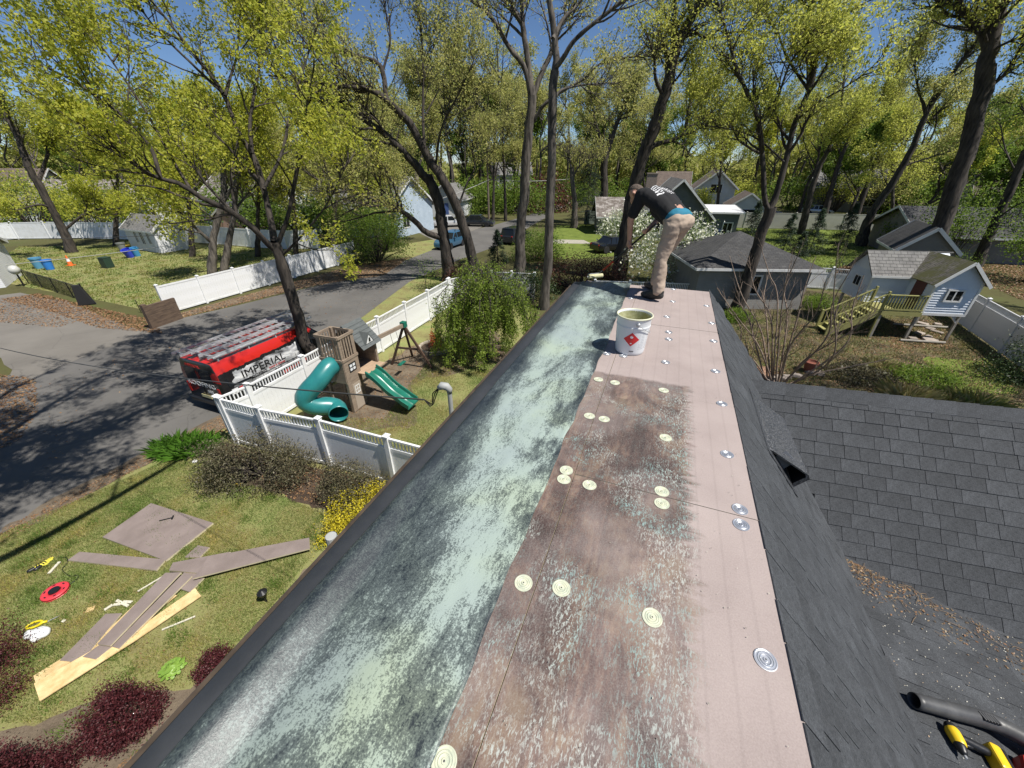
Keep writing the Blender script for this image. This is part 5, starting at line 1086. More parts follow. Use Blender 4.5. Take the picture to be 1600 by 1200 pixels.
for x in (0, PW): mb = MB(); mb.box(x-.05, x+.05, -.052, .03, PZ-.02, PZ+PHH); mb.build('corner_board', WHITE2, ph)
mb = MB(); mb.box(-1.8, -1.7, 1.46, 1.52, PZ, PZ+PHH-.03); mb.build('corner_board', WHITE2, ph)
mb = MB(); mb.box(-.04, PW+.04, -.05, .02, PZ-.12, PZ-.004); mb.build('skirt_board', WHITE2, ph)
mb = MB(); o = .22; e = PZ+PHH-o*PR/(PW/2); ap = PZ+PHH+PR
mb.slab([(-o, -o, e+.05), (-o, PD+.2, e+.05), (PW/2, PD+.2, ap+.05), (PW/2, -o, ap+.05)], .05); mb.slab([(PW+o, -o, e+.05), (PW+o, PD+.2, e+.05), (PW/2+.001, PD+.2, ap+.05), (PW/2+.001, -o, ap+.05)], .05)
mb.build('front_roof', RF_M, ph)
mb = MB(); e2 = PZ+PHH-.01-.2*.85/.9; a2 = PZ+PHH+.84
mb.slab([(-1.95, 1.3, e2+.05), (PW/2, 1.3, e2+.05), (PW/2+.1, 2.4, a2+.05), (-1.95, 2.4, a2+.05)], .05); mb.slab([(-1.95, 3.5, e2+.05), (PW+.1, 3.5, e2+.05), (PW+.1, 2.401, a2+.05), (-1.95, 2.401, a2+.05)], .05); mb.build('rear_roof', RF_G, ph)
for sx in (-o, PW+o): mb = MB(); mb.beam((sx, -o-.012, e-.0), (PW/2, -o-.012, ap+.0), .022, .13); mb.build('roof_trim', WHITE2, ph)
mb = MB(); mb.beam((-1.95, 1.285, e2), (-.05, 1.285, e2), .022, .1); mb.build('roof_trim', WHITE2, ph)
window(ph, 'f', PW*.5, PZ+.86, .58, .46, PW, PD, WHITE2, out=.042)
root_w = window
mb = MB(); 
def small_window(x, y0, y1, z0, z1):
    mb = MB(); mb.box(x-.065, x-.04, y0-.06, y1+.06, z0-.06, z1+.06); fo = mb.build('window', WHITE2, ph); mb = MB(); mb.box(x-.071, x-.066, y0, (y0+y1)/2-.02, z0, z1); mb.box(x-.071, x-.066, (y0+y1)/2+.02, y1, z0, z1); mb.build('pane', GLASS, fo)
small_window(-1.75, 2.2, 2.65, PZ+.65, PZ+1.1)
mb = MB(); mb.box(-.06, -.042, .45, 1.1, PZ+.02, PZ+1.36); mb.build('door', M('door_brown', (.1, .03, .022), .6), ph)
for i in range(11):
    mb = MB(); mb.box(-1.75, -.035, 1.44-.135*(i+1)+.003, 1.44-.135*i-.003, PZ-.04, PZ); mb.build('deck_board', PT, ph)
for y_, h_ in ((-.09, .002), (1.40, .045)): mb = MB(); mb.box(-1.75, -.01, y_, y_+.038, PZ-.2, PZ-h_); mb.build('deck_joist', PT, ph)
for (x, y) in ((-1.7, .0), (-.02, .12), (PW-.05, .12), (-1.7, 3.2), (PW-.05, 2.2)):
    mb = MB(); mb.box(x-.05, x+.05, y-.05, y+.05, 0, PZ-.05); mb.build('post', POSTW, ph)
mb = MB(); mb.beam((PW-.05, .1, PZ-.5), (PW-.45, .1, PZ-.1), .06); mb.build('brace', WHITE2, ph)
def rail_run(p, q, n, h=.8):
    p, q = Vector(p), Vector(q); up_ = Vector((0, 0, 1))
    mb = MB(); mb.beam(p+up_*h, q+up_*h, .09, .035); mb.build('handrail', PT, ph)
    mb = MB(); mb.beam(p+up_*.1, q+up_*.1, .04, .07); mb.build('lower_rail', PT, ph)
    for i in range(n):
        c = p.lerp(q, (i+.5)/n); mb = MB(); mb.box(c.x-.019, c.x+.019, c.y-.019, c.y+.019, c.z+.08, c.z+h-.02); mb.build('baluster', PT, ph)
rail_run((-1.72, -.07, PZ), (-.05, -.07, PZ), 13)
st0, st1 = Vector((-1.75, 0, PZ)), Vector((-3.75, 0, .1))
for y in (.0, .9):
    rail_run((st0.x, y, st0.z), (st1.x, y, st1.z), 13, .85)
    mb = MB(); mb.beam((st0.x, y, st0.z-.12), (st1.x, y, st1.z-.1), .04, .24); mb.build('stringer', PT, ph)
    for pz in (st0, st1):
        mb = MB(); mb.box(pz.x-.045, pz.x+.045, y-.046, y+.046, 0, pz.z+.95); mb.build('newel_post', PT, ph)
for k in range(7):
    c = st0.lerp(st1, (k+.7)/7.2); mb = MB(); mb.box(c.x-.13, c.x+.13, .025, .875, c.z-.04, c.z); mb.build('tread', PT, ph)
# stacked flat stones and logs under the playhouse
ST = M('field_stone', (.24, .2, .17), .9, (.34, .29, .25), 5, bmp=.5, per=.3)
rs2 = random.Random(3)
for i in range(9):
    p = at(rs2.uniform(1425, 1470), rs2.uniform(505, 535)); mb = MB(); a, b_, c = rs2.uniform(.15, .35), rs2.uniform(.12, .25), rs2.uniform(.05, .1)
    mb.hexa([(-a, -b_, 0), (a*.9, -b_, 0), (a, b_*.9, 0), (-a*.8, b_, 0), (-a*.9, -b_*.9, c), (a*.8, -b_*.85, c), (a*.9, b_*.8, c), (-a*.75, b_*.9, c)])
    tag(mb.build('flat_stone', ST, None, loc=(p.x, p.y, .0), rot=(0, 0, rs2.uniform(0, 6)), bevel=.02), 'flat stone lying in the shade under the playhouse', 'stone', 'flat stones under the playhouse')
for i, ((u, v), (u2, v2), lab) in enumerate((((1395, 508), (1480, 514), 'grey pole lying under the playhouse, farther of two'), ((1405, 533), (1475, 538), 'grey pole lying under the playhouse, nearer of two'))):
    p, q = at(u, v), at(u2, v2); mb = MB(); mb.tube([(0, 0, .07), (q.x-p.x, q.y-p.y, .09)], .06, 8); tag(mb.build('wooden_pole', POSTW, None, loc=p), lab, 'pole')
p = at(1325, 445); root = thing('compost_heap', 'dark brown rounded compost heap behind the stair', 'heap', p); r_ = np.random.RandomState(4)
mb = MB(); mb.lathe([(1.5, 0), (1.42, .4), (1.2, .8), (.8, 1.1), (.3, 1.25)], 20); mb.build('heap', MULCH, root, smooth=True)
a = r_.uniform(0, 6.28, 1500); rr = np.sqrt(r_.random(1500))*1.5; scatter_flat('litter', np.stack([np.cos(a)*rr, np.sin(a)*rr, 1.27*np.sqrt(np.maximum(0, 1-(rr/1.55)**2))+.02], 1), .16, DEB, .7, 4, root)
# terracotta pot, brick path, stone edging
TC = M('terracotta', (.3, .1, .06), .8, (.22, .075, .05), 8)
p = at(1262, 580); root = thing('terracotta_pot', 'terracotta pot in the garden bed right of the bare shrub', 'pot', p)
mb = MB(); mb.lathe([(.16, 0), (.23, .38), (.27, .38), (.28, .46), (.25, .46), (.22, .40), (.05, .38)], 20); mb.build('pot_body', TC, root)
BRK = M('path_brick', (.33, .19, .12), .85, (.25, .15, .1), 9, per=.25)
pth = tag(poly_sheet('path', px((1145, 560), (1165, 560), (1215, 640), (1190, 650)), .002, DIRT), kind='structure')
bm_ = MB(); bm_.box(-.098, .098, -.047, .047, 0, .03); bm_ = bm_.mesh('brick', BRK)
pc = at(1168, 585); 
for i in range(-4, 12):
    for j in range(-4, 6):
        b0 = link('brick', bm_, pth, (pc.x+(j+.5*(i % 2))*.203*.9-i*.03, pc.y-i*.10+.2, .004+rs2.uniform(0, .004)), (0, 0, -.25+rs2.uniform(-.03, .03)))
for i in range(14):
    u = 1185+i*7.5; p = at(u+rs2.uniform(-3, 3), 592+rs2.uniform(-4, 4)-i*.6); mb = MB(); a = rs2.uniform(.12, .22)
    mb.hexa([(-a, -a*.7, 0), (a, -a*.6, 0), (a*.9, a*.7, 0), (-a, a*.6, 0), (-a*.8, -a*.5, a*.7), (a*.7, -a*.5, a*.6), (a*.7, a*.5, a*.7), (-a*.7, a*.5, a*.65)])
    tag(mb.build('edging_stone', ST, None, loc=(p.x, p.y, 0), rot=(0, 0, rs2.uniform(0, 3)), bevel=.03), 'rough edging stone of the bed at the bare shrub foot', 'stone', 'edging stones of the garden bed')

# ------------------------------------------------------------------ play set (tower, fort, slides, swing beam)
WOODP = M('playset_wood', (.30, .235, .175), .8, (.21, .16, .12), 3, (1, 1, 5), bmp=.35, bscale=18); WOODT = M('playset_tan', (.46, .33, .22), .8, (.38, .27, .18), 4)
SLATE = M('playset_roof', (.075, .085, .085), .8, (.11, .12, .12), 5, (1, 8, 1)); TEAL = M('teal_plastic', (.025, .20, .20), .32, (.02, .165, .17), 3); GREENP = M('green_plastic', (.012, .125, .085), .28, (.016, .15, .105), 3)
P0 = Vector((-5.55, 11.28, 0)); ps = thing('play_set', 'brown wooden play tower with teal tube slide and green wavy slide on the front lawn', 'play set', P0, math.radians(70))
TX, TY, TH = .70, .88, 2.85
for x in (.04, TX-.04):
    for y in (.04, TY-.04): mb = MB(); mb.box(x-.045, x+.045, y-.045, y+.045, 0, TH); mb.build('post', WOODP, ps)
def slat_wall(P, a0, a1, z0, z1, n, horiz, th=.022, gap=.006, nm='wall_board'):
    for k in range(n):
        mb = MB()
        if horiz: c0, c1 = z0+(z1-z0)*k/n+gap/2, z0+(z1-z0)*(k+1)/n-gap/2; b_ = (a0, a1, c0, c1)
        else: c0, c1 = a0+(a1-a0)*k/n+gap/2, a0+(a1-a0)*(k+1)/n-gap/2; b_ = (c0, c1, z0, z1)
        mb.hexa([P(b_[0], 0, b_[2]), P(b_[1], 0, b_[2]), P(b_[1], th, b_[2]), P(b_[0], th, b_[2]), P(b_[0], 0, b_[3]), P(b_[1], 0, b_[3]), P(b_[1], th, b_[3]), P(b_[0], th, b_[3])])
        mb.build(nm, WOODP, ps)
fF = lambda a, o, z: (a, -o, z); fL = lambda a, o, z: (-o, a, z); fB = lambda a, o, z: (a, TY+o, z); fR = lambda a, o, z: (TX+o, a, z)
slat_wall(fF, 0, TX, .02, 1.95, 15, True); slat_wall(fL, 0, TY, 1.15, 1.95, 6, True); slat_wall(fR, 0, TY, .9, 1.9, 7, True); slat_wall(fB, 0, TY*.8, 1.2, 1.9, 5, True)
for P, a1 in ((fF, TX), (fL, TY), (fB, TX), (fR, TY)):
    n = 5 if a1 == TX else 6
    for k in range(n):
        c = .06+(a1-.12)*(k+.5)/n; mb = MB(); mb.hexa([P(c-.03, 0, 1.95), P(c+.03, 0, 1.95), P(c+.03, .02, 1.95), P(c-.03, .02, 1.95), P(c-.03, 0, TH-.08), P(c+.03, 0, TH-.08), P(c+.03, .02, TH-.08), P(c-.03, .02, TH-.08)]); mb.build('baluster', WOODP, ps)
    for z0, z1 in ((1.95, 2.04), (TH-.09, TH)):
        mb = MB(); mb.hexa([P(-.02, .0, z0), P(a1+.02, .0, z0), P(a1+.02, .045, z0), P(-.02, .045, z0), P(-.02, .0, z1), P(a1+.02, .0, z1), P(a1+.02, .045, z1), P(-.02, .045, z1)]); mb.build('rail', WOODP, ps)
mb = MB(); mb.box(.02, TX-.02, .02, TY-.02, 1.5, 1.54); mb.build('deck', WOODT, ps)
def ps_window(x, z, w, h, m_, bars):
    mb = MB(); t = .035
    for b_ in ((x-w/2-t, x+w/2+t, z-h/2-t, z-h/2), (x-w/2-t, x+w/2+t, z+h/2, z+h/2+t), (x-w/2-t, x-w/2, z-h/2, z+h/2), (x+w/2, x+w/2+t, z-h/2, z+h/2), (x-.012, x+.012, z-h/2, z+h/2), (x-w/2, x+w/2, z-.012, z+.012)): mb.box(b_[0], b_[1], -.04, -.024, b_[2], b_[3])
    fo = mb.build('window', m_, ps); mb = MB(); mb.box(x-w/2, x+w/2, -.03, -.0235, z-h/2, z+h/2); mb.build('pane', M('pane_white', (.7, .72, .74), .4) if m_ is BLACK else GLASS, fo)
ps_window(.36, 1.66, .26, .24, BLACK, 2)
mb = MB(); mb.box(.17, .55, -.034, -.0235, .06, 1.05); mb.build('door', M('playset_door', (.36, .30, .24), .8), ps)
ps_window(.36, .80, .17, .24, WHITE2, 2)
# fort with roof beside the tower
FX0, FX1, FY0, FY1 = TX+.03, 1.55, -.15, 1.0
for x, y in ((FX1-.04, FY0+.04), (FX1-.04, FY1-.04), (FX0+.04, FY1-.04)): mb = MB(); mb.box(x-.045, x+.045, y-.045, y+.045, 0, 2.3); mb.build('post', WOODP, ps)
for k in range(9): mb = MB(); y0 = -.42+(FY1+.42)*k/9; mb.box(FX0-.2 if y0 < -.05 else FX0, FX1, y0+.003, y0+(FY1+.42)/9-.003, 1.30, 1.335); mb.build('deck_board', WOODT, ps)
slat_wall(lambda a, o, z: (FX1-.05+o, a, z), FY0+.05, FY1, 1.34, 2.2, 8, False); slat_wall(lambda a, o, z: (a, FY1-.05+o, z), FX0, FX1, 1.34, 2.2, 7, False)
mb = MB(); yr = (FY0+FY1)/2
for s_, y0 in ((1, FY0-.18), (-1, FY1+.18)):
    mb.slab([(FX0-.02, y0, 2.15), (FX1+.12, y0, 2.15), (FX1+.12, yr+.001*s_, 2.92), (FX0-.02, yr+.001*s_, 2.92)], .03)
ro = mb.build('roof', SLATE, ps)
mb = MB()
for s_ in range(1, 7):
    k = s_/7; mb.beam((FX0-.02, FY0-.18+(yr-FY0+.18)*k, 2.15+.77*k+.006), (FX1+.12, FY0-.18+(yr-FY0+.18)*k, 2.15+.77*k+.006), .02, .012)
mb.build('shingle_line', SLATE, ro)
mb = MB(); xm = 1.15; mb.add([(xm-.26, FY0-.1, 2.24), (xm+.26, FY0-.1, 2.24), (xm, FY0-.1, 2.62), (xm-.26, FY0+.15, 2.3), (xm+.26, FY0+.15, 2.3), (xm, FY0+.3, 2.62)], [(0, 1, 2), (0, 2, 5, 3), (1, 4, 5, 2), (0, 3, 4, 1), (3, 5, 4)]); do = mb.build('dormer', SLATE, ro)
mb = MB(); mb.prism([(xm-.17, 2.27), (xm+.17, 2.27), (xm, 2.53)], FY0-.112, 'y', .01); mb.build('dormer_face', WHITE2, ro)
mb = MB(); mb.prism([(xm-.05, 2.30), (xm+.05, 2.30), (xm+.04, 2.42), (xm, 2.46), (xm-.04, 2.42)], FY0-.118, 'y', .005); mb.build('dormer_window', GLASS, ro)
# wavy slide
mb = MB(); x0, x1 = .46, 1.10; prof = []
for i in range(25):
    k = i/24; y = -.40-1.55*k; z = 1.33-1.12*(k**1.05)+.035*math.sin(k*9.5)-(.0 if k < .85 else -.10*(k-.85)/.15); prof.append((y, z))
cs = [(x0, .13), (x0+.05, .14), (x0+.07, .02), (x0+.18, -.0), ((x0+x1)/2-.03, .01), ((x0+x1)/2, .035), ((x0+x1)/2+.03, .01), (x1-.18, 0), (x1-.07, .02), (x1-.05, .14), (x1, .13), (x1, -.04), (x0, -.04)]
vs = [(x, y, z+dz) for y, z in prof for x, dz in cs]; n = len(cs); fs = [(i*n+j, i*n+(j+1) % n, (i+1)*n+(j+1) % n, (i+1)*n+j) for i in range(24) for j in range(n)]+[tuple(range(n)), tuple(range(24*n, 25*n))]
mb.add(vs, fs); smooth_angle(mb.build('wavy_slide', GREENP, ps), 35)
# tube slide
path = resample([(.0, .45, 1.80), (-.22, .46, 1.78), (-.62, .55, 1.52), (-.92, .82, 1.18), (-1.0, .92, .9), (-.86, .72, .66), (-.58, .46, .53), (-.48, .26, .45), (-.58, .10, .41), (-.70, -.03, .39)], 30)
mb = MB(); mb.tube([p for p in path], [.31]*30, 28, cap=False); ts = mb.build('tube_slide', TEAL, ps, smooth=True); sf = ts.modifiers.new('wall', 'SOLIDIFY'); sf.thickness = .02
def ring(i, r, w):
    p, q = Vector(path[i]), Vector(path[min(i+1, 29)]) if i < 29 else Vector(path[29])*2-Vector(path[28]); d = (q-p).normalized(); mb = MB(); mb.tube([p-d*w/2, p-d*w/2, p+d*w/2, p+d*w/2], [r*.93, r, r, r*.93], 28, cap=False); return mb
for i in (6, 11, 17, 23): ring(i, .33, .03).build('tube_seam', M('seam_teal', (.012, .10, .10), .4) if 'seam_teal' not in bpy.data.materials else bpy.data.materials['seam_teal'], ts, smooth=True)
ring(29, .35, .06).build('slide_lip', GREENP, ts, smooth=True)
mb = MB(); mb.tube([(-.98, .72, 0), (-.98, .72, .8)], .045, 8); mb.build('tube_support', WOODP, ps)
inv = Matrix.Rotation(math.radians(-70), 3, 'Z')
def pl(p): return inv @ (Vector(p)-P0)
bt, ft = pl((-5.02, 12.75, 2.12)), pl((-4.42, 14.8, 1.92))
mb = MB(); mb.beam(bt, ft, .09, .14); mb.build('swing_beam', WOODP, ps)
for f in ((-5.25, 15.05, 0), (-3.42, 14.66, 0), (-4.55, 15.9, 0)):
    mb = MB(); mb.beam(pl(f), ft+Vector((0, 0, .0)), .085, .085); mb.build('swing_leg', M('dark_wood', (.085, .05, .035), .8) if 'dark_wood' not in bpy.data.materials else bpy.data.materials['dark_wood'], ps)
mb = MB(); a_, b_ = pl((-5.25, 15.05, 0)).lerp(ft, .45), pl((-3.42, 14.66, 0)).lerp(ft, .45); mb.beam(a_, b_, .05, .08); mb.build('swing_brace', bpy.data.materials['dark_wood'], ps)
mb = MB(); mb.box(-.11, .11, -.11, .11, -.12, .12); mb.build('corner_bracket', GREENP, ps, loc=ft+Vector((0, 0, .03)), bevel=.02)
sw = bt.lerp(ft, .62)
for dx in (-.2, .2):
    e = (ft-bt).normalized()*dx; mb = MB(); mb.tube([sw+e, sw+e*.95+Vector((.12, -.1, -1.45))], .008, 5); mb.build('swing_chain', BLACK, ps)
mb = MB(); mb.box(-.22, .22, -.08, .08, -.02, .02); mb.build('swing_seat', GREENP, ps, loc=sw+Vector((.12, -.1, -1.46)), rot=(0, 0, math.atan2((ft-bt).y, (ft-bt).x)), bevel=.01)
# garden ring of edging blocks with a red shrub, small white rock
pc = at(680, 545); blk = box_mesh('edging_block', .26, .13, .16, M('edging_concrete', (.28, .24, .19), .9, (.36, .31, .25), 6, per=.2))
pr = thing('planter_ring', 'low ring of tan edging blocks around a red sapling in the front yard', 'planter', pc)
for k in range(16): a = k/16*2*math.pi; link('edging_block', blk, pr, (math.cos(a)*.72, math.sin(a)*.72, 0), (0, 0, a+math.pi/2))
mb = MB(); mb.lathe([(.68, .0), (.66, .09), (.2, .11)], 20); mb.build('soil', MULCH, pr)
bush('red_sapling', 'little red-orange leafed sapling inside the ring of edging blocks', 'plant', pc, .28, .25, .75, leafmat('leaf_red', [(.4, .06, .02), (.5, .12, .03), (.3, .04, .02)], .35), 120, 500, .09, 6, z0=.15)

# ------------------------------------------------------------------ contractor's van
def loft(rings, name, mat, parent, smooth_deg=35, caps=True):
    n = len(rings[0]); mb = MB(); vs = [p for r in rings for p in r]
    fs = [(i*n+j, i*n+(j+1) % n, (i+1)*n+(j+1) % n, (i+1)*n+j) for i in range(len(rings)-1) for j in range(n)]
    if caps: fs += [tuple(range(n)), tuple(range((len(rings)-1)*n, len(rings)*n))]
    mb.add(vs, fs); return smooth_angle(mb.build(name, mat, parent), smooth_deg)
def van_mat():
    m, t, b = new_mat('van_wrap'); v = obvec(t); sx = t.nodes.new('ShaderNodeSeparateXYZ'); t.links.new(v, sx.inputs[0]); X, Y, Z = sx.outputs
    nz = noise(t, v, 2.2, 4, .6, .8); nz2 = noise(t, obvec(t, (1, 1, 2.4)), 1.6, 4, .6, .5); off = mathn(t, 'MULTIPLY', mathn(t, 'SUBTRACT', nz, .5), .5)
    Zo = mathn(t, 'ADD', Z, off)
    def band(src, lo, hi, s=.01):
        a = mathn(t, 'DIVIDE', mathn(t, 'SUBTRACT', src, lo), s, True); c = mathn(t, 'DIVIDE', mathn(t, 'SUBTRACT', hi, src), s, True); return mathn(t, 'MULTIPLY', a, c)
    Zl = mathn(t, 'SUBTRACT', Z, mathn(t, 'MULTIPLY', X, .035)); Zlo = mathn(t, 'ADD', Zl, mathn(t, 'MULTIPLY', off, .35))
    red = band(Zlo, 1.62, 2.3); black = (.012, .012, .013)
    splash = mathn(t, 'MULTIPLY', band(mathn(t, 'ADD', Zl, mathn(t, 'MULTIPLY', off, .8)), .76, 1.52), band(mathn(t, 'ADD', X, mathn(t, 'MULTIPLY', off, 1.6)), .45, 3.35))
    grey = ramp(t, nz2, [(.34, (.04, .042, .045)), (.5, (.36, .37, .38)), (.64, (.74, .75, .75))])
    col = mix(t, splash, black, grey); col = mix(t, red, col, (.50, .018, .012)); roofw = mathn(t, 'MULTIPLY', mathn(t, 'MULTIPLY', band(Z, 2.06, 2.6), band(X, .1, 3.9)), ramp(t, nz2, [(.46, (0,)), (.54, (1,))])); col = mix(t, roofw, col, (.06, .06, .065))
    st = mathn(t, 'MULTIPLY', band(mathn(t, 'SUBTRACT', Z, mathn(t, 'MULTIPLY', X, .08)), .42, .55, .015), band(X, 2.2, 5.0, .2)); col = mix(t, st, col, (.58, .022, .014))
    rear = band(X, -.3, .06); col = mix(t, mathn(t, 'MULTIPLY', rear, .0), col, black)
    rearred = mathn(t, 'MULTIPLY', rear, band(Zo, 1.3, 1.72)); col = mix(t, rear, col, black); col = mix(t, rearred, col, (.22, .012, .012))
    t.links.new(col, b.inputs['Base Color']); b.inputs['Roughness'].default_value = .3; b.inputs['Coat Weight'].default_value = .4; return m
van = thing('work_van', 'red black and white lettered work van parked by the side fence with ladders on top', 'van', (-10.55, 11.40, 0), math.radians(90-22))
VW = 1.0
def vring(x, zb, zt, ws=1.0, ts=.80):
    hm = zb+(zt-zb)*.5
    half = [(VW*ws*.96, zb), (VW*ws, zb+.16), (VW*ws, hm), (VW*ws*.965, zb+(zt-zb)*.72), (VW*ws*(.9*.5+ts*.5), zt-.11), (VW*ws*ts, zt-.03), (VW*ws*ts*.55, zt)]
    return [(x, y, z) for y, z in half]+[(x, -y, z) for y, z in reversed(half)]
vb = loft([vring(-.02, .42, 1.98, .9, .72), vring(.03, .36, 2.06, .97, .8), vring(.4, .34, 2.1), vring(2.2, .34, 2.12), vring(3.7, .34, 2.1), vring(4.15, .34, 1.98, 1, .78), vring(4.75, .34, 1.38, .99, .84), vring(5.15, .34, 1.14, .96, .86), vring(5.42, .38, .98, .9, .84), vring(5.5, .42, .8, .82, .8)], 'body', van_mat(), van)
def vpanel(nm, pts, mat, th=.012, par=van): mb = MB(); mb.slab(pts, th); return mb.build(nm, mat, par)
# side windows (front door), windscreen
for s_ in (1, -1):
    y = s_*1.004; mb = MB(); mb.hexa([(3.25, y*.985, 1.25), (4.38, y*.985, 1.22), (4.38, y*1.0, 1.22), (3.25, y*1.0, 1.25), (3.3, y*.925, 1.82), (4.0, y*.915, 1.80), (4.0, y*.935, 1.80), (3.3, y*.945, 1.82)]); mb.build('side_window', GLASS, van)
mb = MB(); mb.hexa([(4.78, -.76, 1.375), (4.78, .76, 1.375), (4.80, .76, 1.40), (4.80, -.76, 1.40), (4.19, -.66, 1.965), (4.19, .66, 1.965), (4.215, .66, 1.985), (4.215, -.66, 1.985)]); mb.build('windscreen', GLASS, van)
mb = MB(); mb.box(-.10, .02, -.92, .92, .36, .52); mb.build('rear_bumper', BLACK, van, bevel=.03)
for s_ in (1, -1):
    mb = MB(); mb.box(-.035, -.0, s_*.80-.06, s_*.80+.06, .72, 1.12); mb.build('tail_light', M('tail_red', (.45, .015, .012), .25) if 'tail_red' not in bpy.data.materials else bpy.data.materials['tail_red'], van, bevel=.01)
    mb = MB(); mb.box(-.034, -.0, s_*.38-.30, s_*.38+.30, 1.28, 1.78); mb.build('rear_window', GLASS, van)
    mb = MB(); mb.box(-.026, -.0, s_*.02-.006, s_*.02+.006, .55, 1.9); mb.build('door_gap', BLACK, van)
    mb = MB(); mb.box(4.02, 4.22, s_*1.02-.05, s_*1.24+.05*s_, 1.2, 1.45) if False else mb.hexa([(4.05, s_*.98, 1.2), (4.2, s_*.98, 1.2), (4.2, s_*1.22, 1.2), (4.05, s_*1.22, 1.2), (4.08, s_*.98, 1.48), (4.18, s_*.98, 1.48), (4.18, s_*1.22, 1.5), (4.08, s_*1.22, 1.5)]); mb.build('mirror', BLACK, van, bevel=.03)
    mb = MB(); mb.box(1.1, 3.2, s_*1.0-.006, s_*1.0+.006, 1.02, 1.04); mb.build('slide_rail', BLACK, van)
    for gx in (1.55, 3.1, 4.25): mb = MB(); mb.beam((gx, s_*1.003, .5), (gx, s_*1.003, 1.22), .012, .006); mb.build('panel_gap', BLACK, van)
    mb = MB(); mb.box(3.2, 3.38, s_*1.02-.02, s_*1.02+.02, 1.06, 1.1); mb.build('door_handle', CHROME, van)
    mb = MB(); mb.hexa([(.25, s_*1.0, 1.10), (1.25, s_*1.0, 1.04), (1.25, s_*1.008, 1.04), (.25, s_*1.008, 1.10), (.2, s_*.96, 1.42), (.62, s_*.965, 1.40), (.62, s_*.975, 1.40), (.2, s_*.972, 1.42)]); mb.build('quarter_window', GLASS, van)
    mb = MB(); mb.box(5.30, 5.46, s_*.68-.13, s_*.68+.13, .78, .98); mb.build('headlight', CHROME, van, bevel=.03)
mb = MB(); mb.box(-.05, -.03, -.26, .26, .60, .72); mb.build('number_plate', M('plate_yellow', (.62, .56, .3), .5), van)
wh = MB(); wh.lathe([(.20, -.12), (.33, -.12), (.35, -.09), (.35, .09), (.33, .12), (.20, .12)], 24); whm = wh.mesh('tyre', RUBBER, smooth=False)
rm = MB(); rm.lathe([(.03, .09), (.06, .1), (.16, .07), (.2, .11), (.205, .0), (.2, -.1), (.1, -.1)], 16); rmm = rm.mesh('rim', CHROME)
def wheels(par, xs, yw, r):
    for x in xs:
        for s_ in (1, -1):
            w = link('wheel', whm, par, (x, s_*yw, r), (-s_*math.pi/2, 0, 0)); w.scale = (r/.35,)*3; link('rim', rmm, w)
wheels(van, (.95, 4.45), .9, .36)
for x in (.95, 4.45):
    for s_ in (1, -1): mb = MB(); mb.lathe([(.47, -.01), (.47, .012), (.38, .014), (.38, -.01)], 24); mb.build('wheel_arch', BLACK, van, loc=(x, s_*.995, .40), rot=(-s_*math.pi/2, 0, 0))
# lettering on the right flank (local -y) and the rear
def text(body, mat, parent, loc_, rot, size, nm='lettering', ext=.003, shear=0, al='LEFT', sx=1.0):
    c = bpy.data.curves.new(nm, 'FONT'); c.body = body; c.size = size; c.extrude = ext; c.align_x = al; c.shear = shear; c.offset = 0; c.resolution_u = 3
    o = bpy.data.objects.new(nm, c); COL.objects.link(o); bpy.context.view_layer.update()
    me = bpy.data.meshes.new_from_object(o.evaluated_get(bpy.context.evaluated_depsgraph_get())); bpy.data.objects.remove(o); me.materials.clear(); me.materials.append(mat); me.name = nm
    r = link(nm, me, parent, loc_, rot); r.scale = (sx, 1, 1); return r
LET_B = M('letter_black', (.012, .012, .012), .4); LET_W = M('letter_white', (.75, .75, .75), .4); LET_R = M('letter_red', (.5, .02, .015), .4)
side_r = (math.pi/2-.06, 0, 0)
text('IMPERIAL', LET_B, van, (.78, -1.012, 1.20), side_r, .40, sx=1.15)
text('ROOFING', LET_B, van, (1.0, -1.016, 1.05), side_r, .14, sx=1.2); text('ROOF & SIDING', LET_R, van, (1.85, -1.016, 1.08), side_r, .10)
text('888', LET_B, van, (2.05, -1.016, .86), side_r, .19, sx=1.2); text('201 470 28', LET_B, van, (1.15, -1.016, .62), side_r, .24, sx=1.15)
rear_r = (math.pi/2, 0, -math.pi/2)
text('ROOFING', LET_W, van, (-.042, .0, 1.08), rear_r, .26, al='CENTER', sx=1.25); text('888', LET_W, van, (-.038, -.34, .86), rear_r, .17, al='CENTER', sx=1.2); text('IMPERIAL', LET_R, van, (-.042, .08, 1.84), rear_r, .16, al='CENTER', sx=1.2)
mb = MB(); mb.box(.28, .50, -1.008, -1.0, .78, .98); mb.build('side_sticker', LET_W, van); mb = MB(); mb.box(.56, .78, -1.008, -1.0, .86, .96); mb.build('side_sticker', LET_R, van)
van.scale = (.95, .97, .95)
# roof rack and ladders
rk = MB()
for x in (.35, 1.5, 2.65, 3.7): rk.beam((x, -.84, 2.20), (x, .84, 2.20), .05, .05); [rk.beam((x, s_*.8, 2.05), (x, s_*.8, 2.22), .045) for s_ in (1, -1)]
for s_ in (1, -1): rk.beam((.2, s_*.84, 2.23), (3.85, s_*.84, 2.23), .04, .04)
rk.build('roof_rack', STEEL, van)
def ladder(label, y0, z, L, x0, w, yaw=0):
    la = thing('ladder', label, 'ladder', van.location+Vector((0, 0, z*.95)), van.rotation_euler.z+yaw, 'aluminium ladders on the van rack')
    for s_ in (0, 1): mb = MB(); mb.box(x0, x0+L, y0+s_*w-.015, y0+s_*w+.015, 0, .08); mb.build('stile', STEEL, la)
    for k in range(int(L/.3)): mb = MB(); mb.tube([(x0+.15+k*.3, y0, .04), (x0+.15+k*.3, y0+w, .04)], .016, 6); mb.build('rung', STEEL, la)
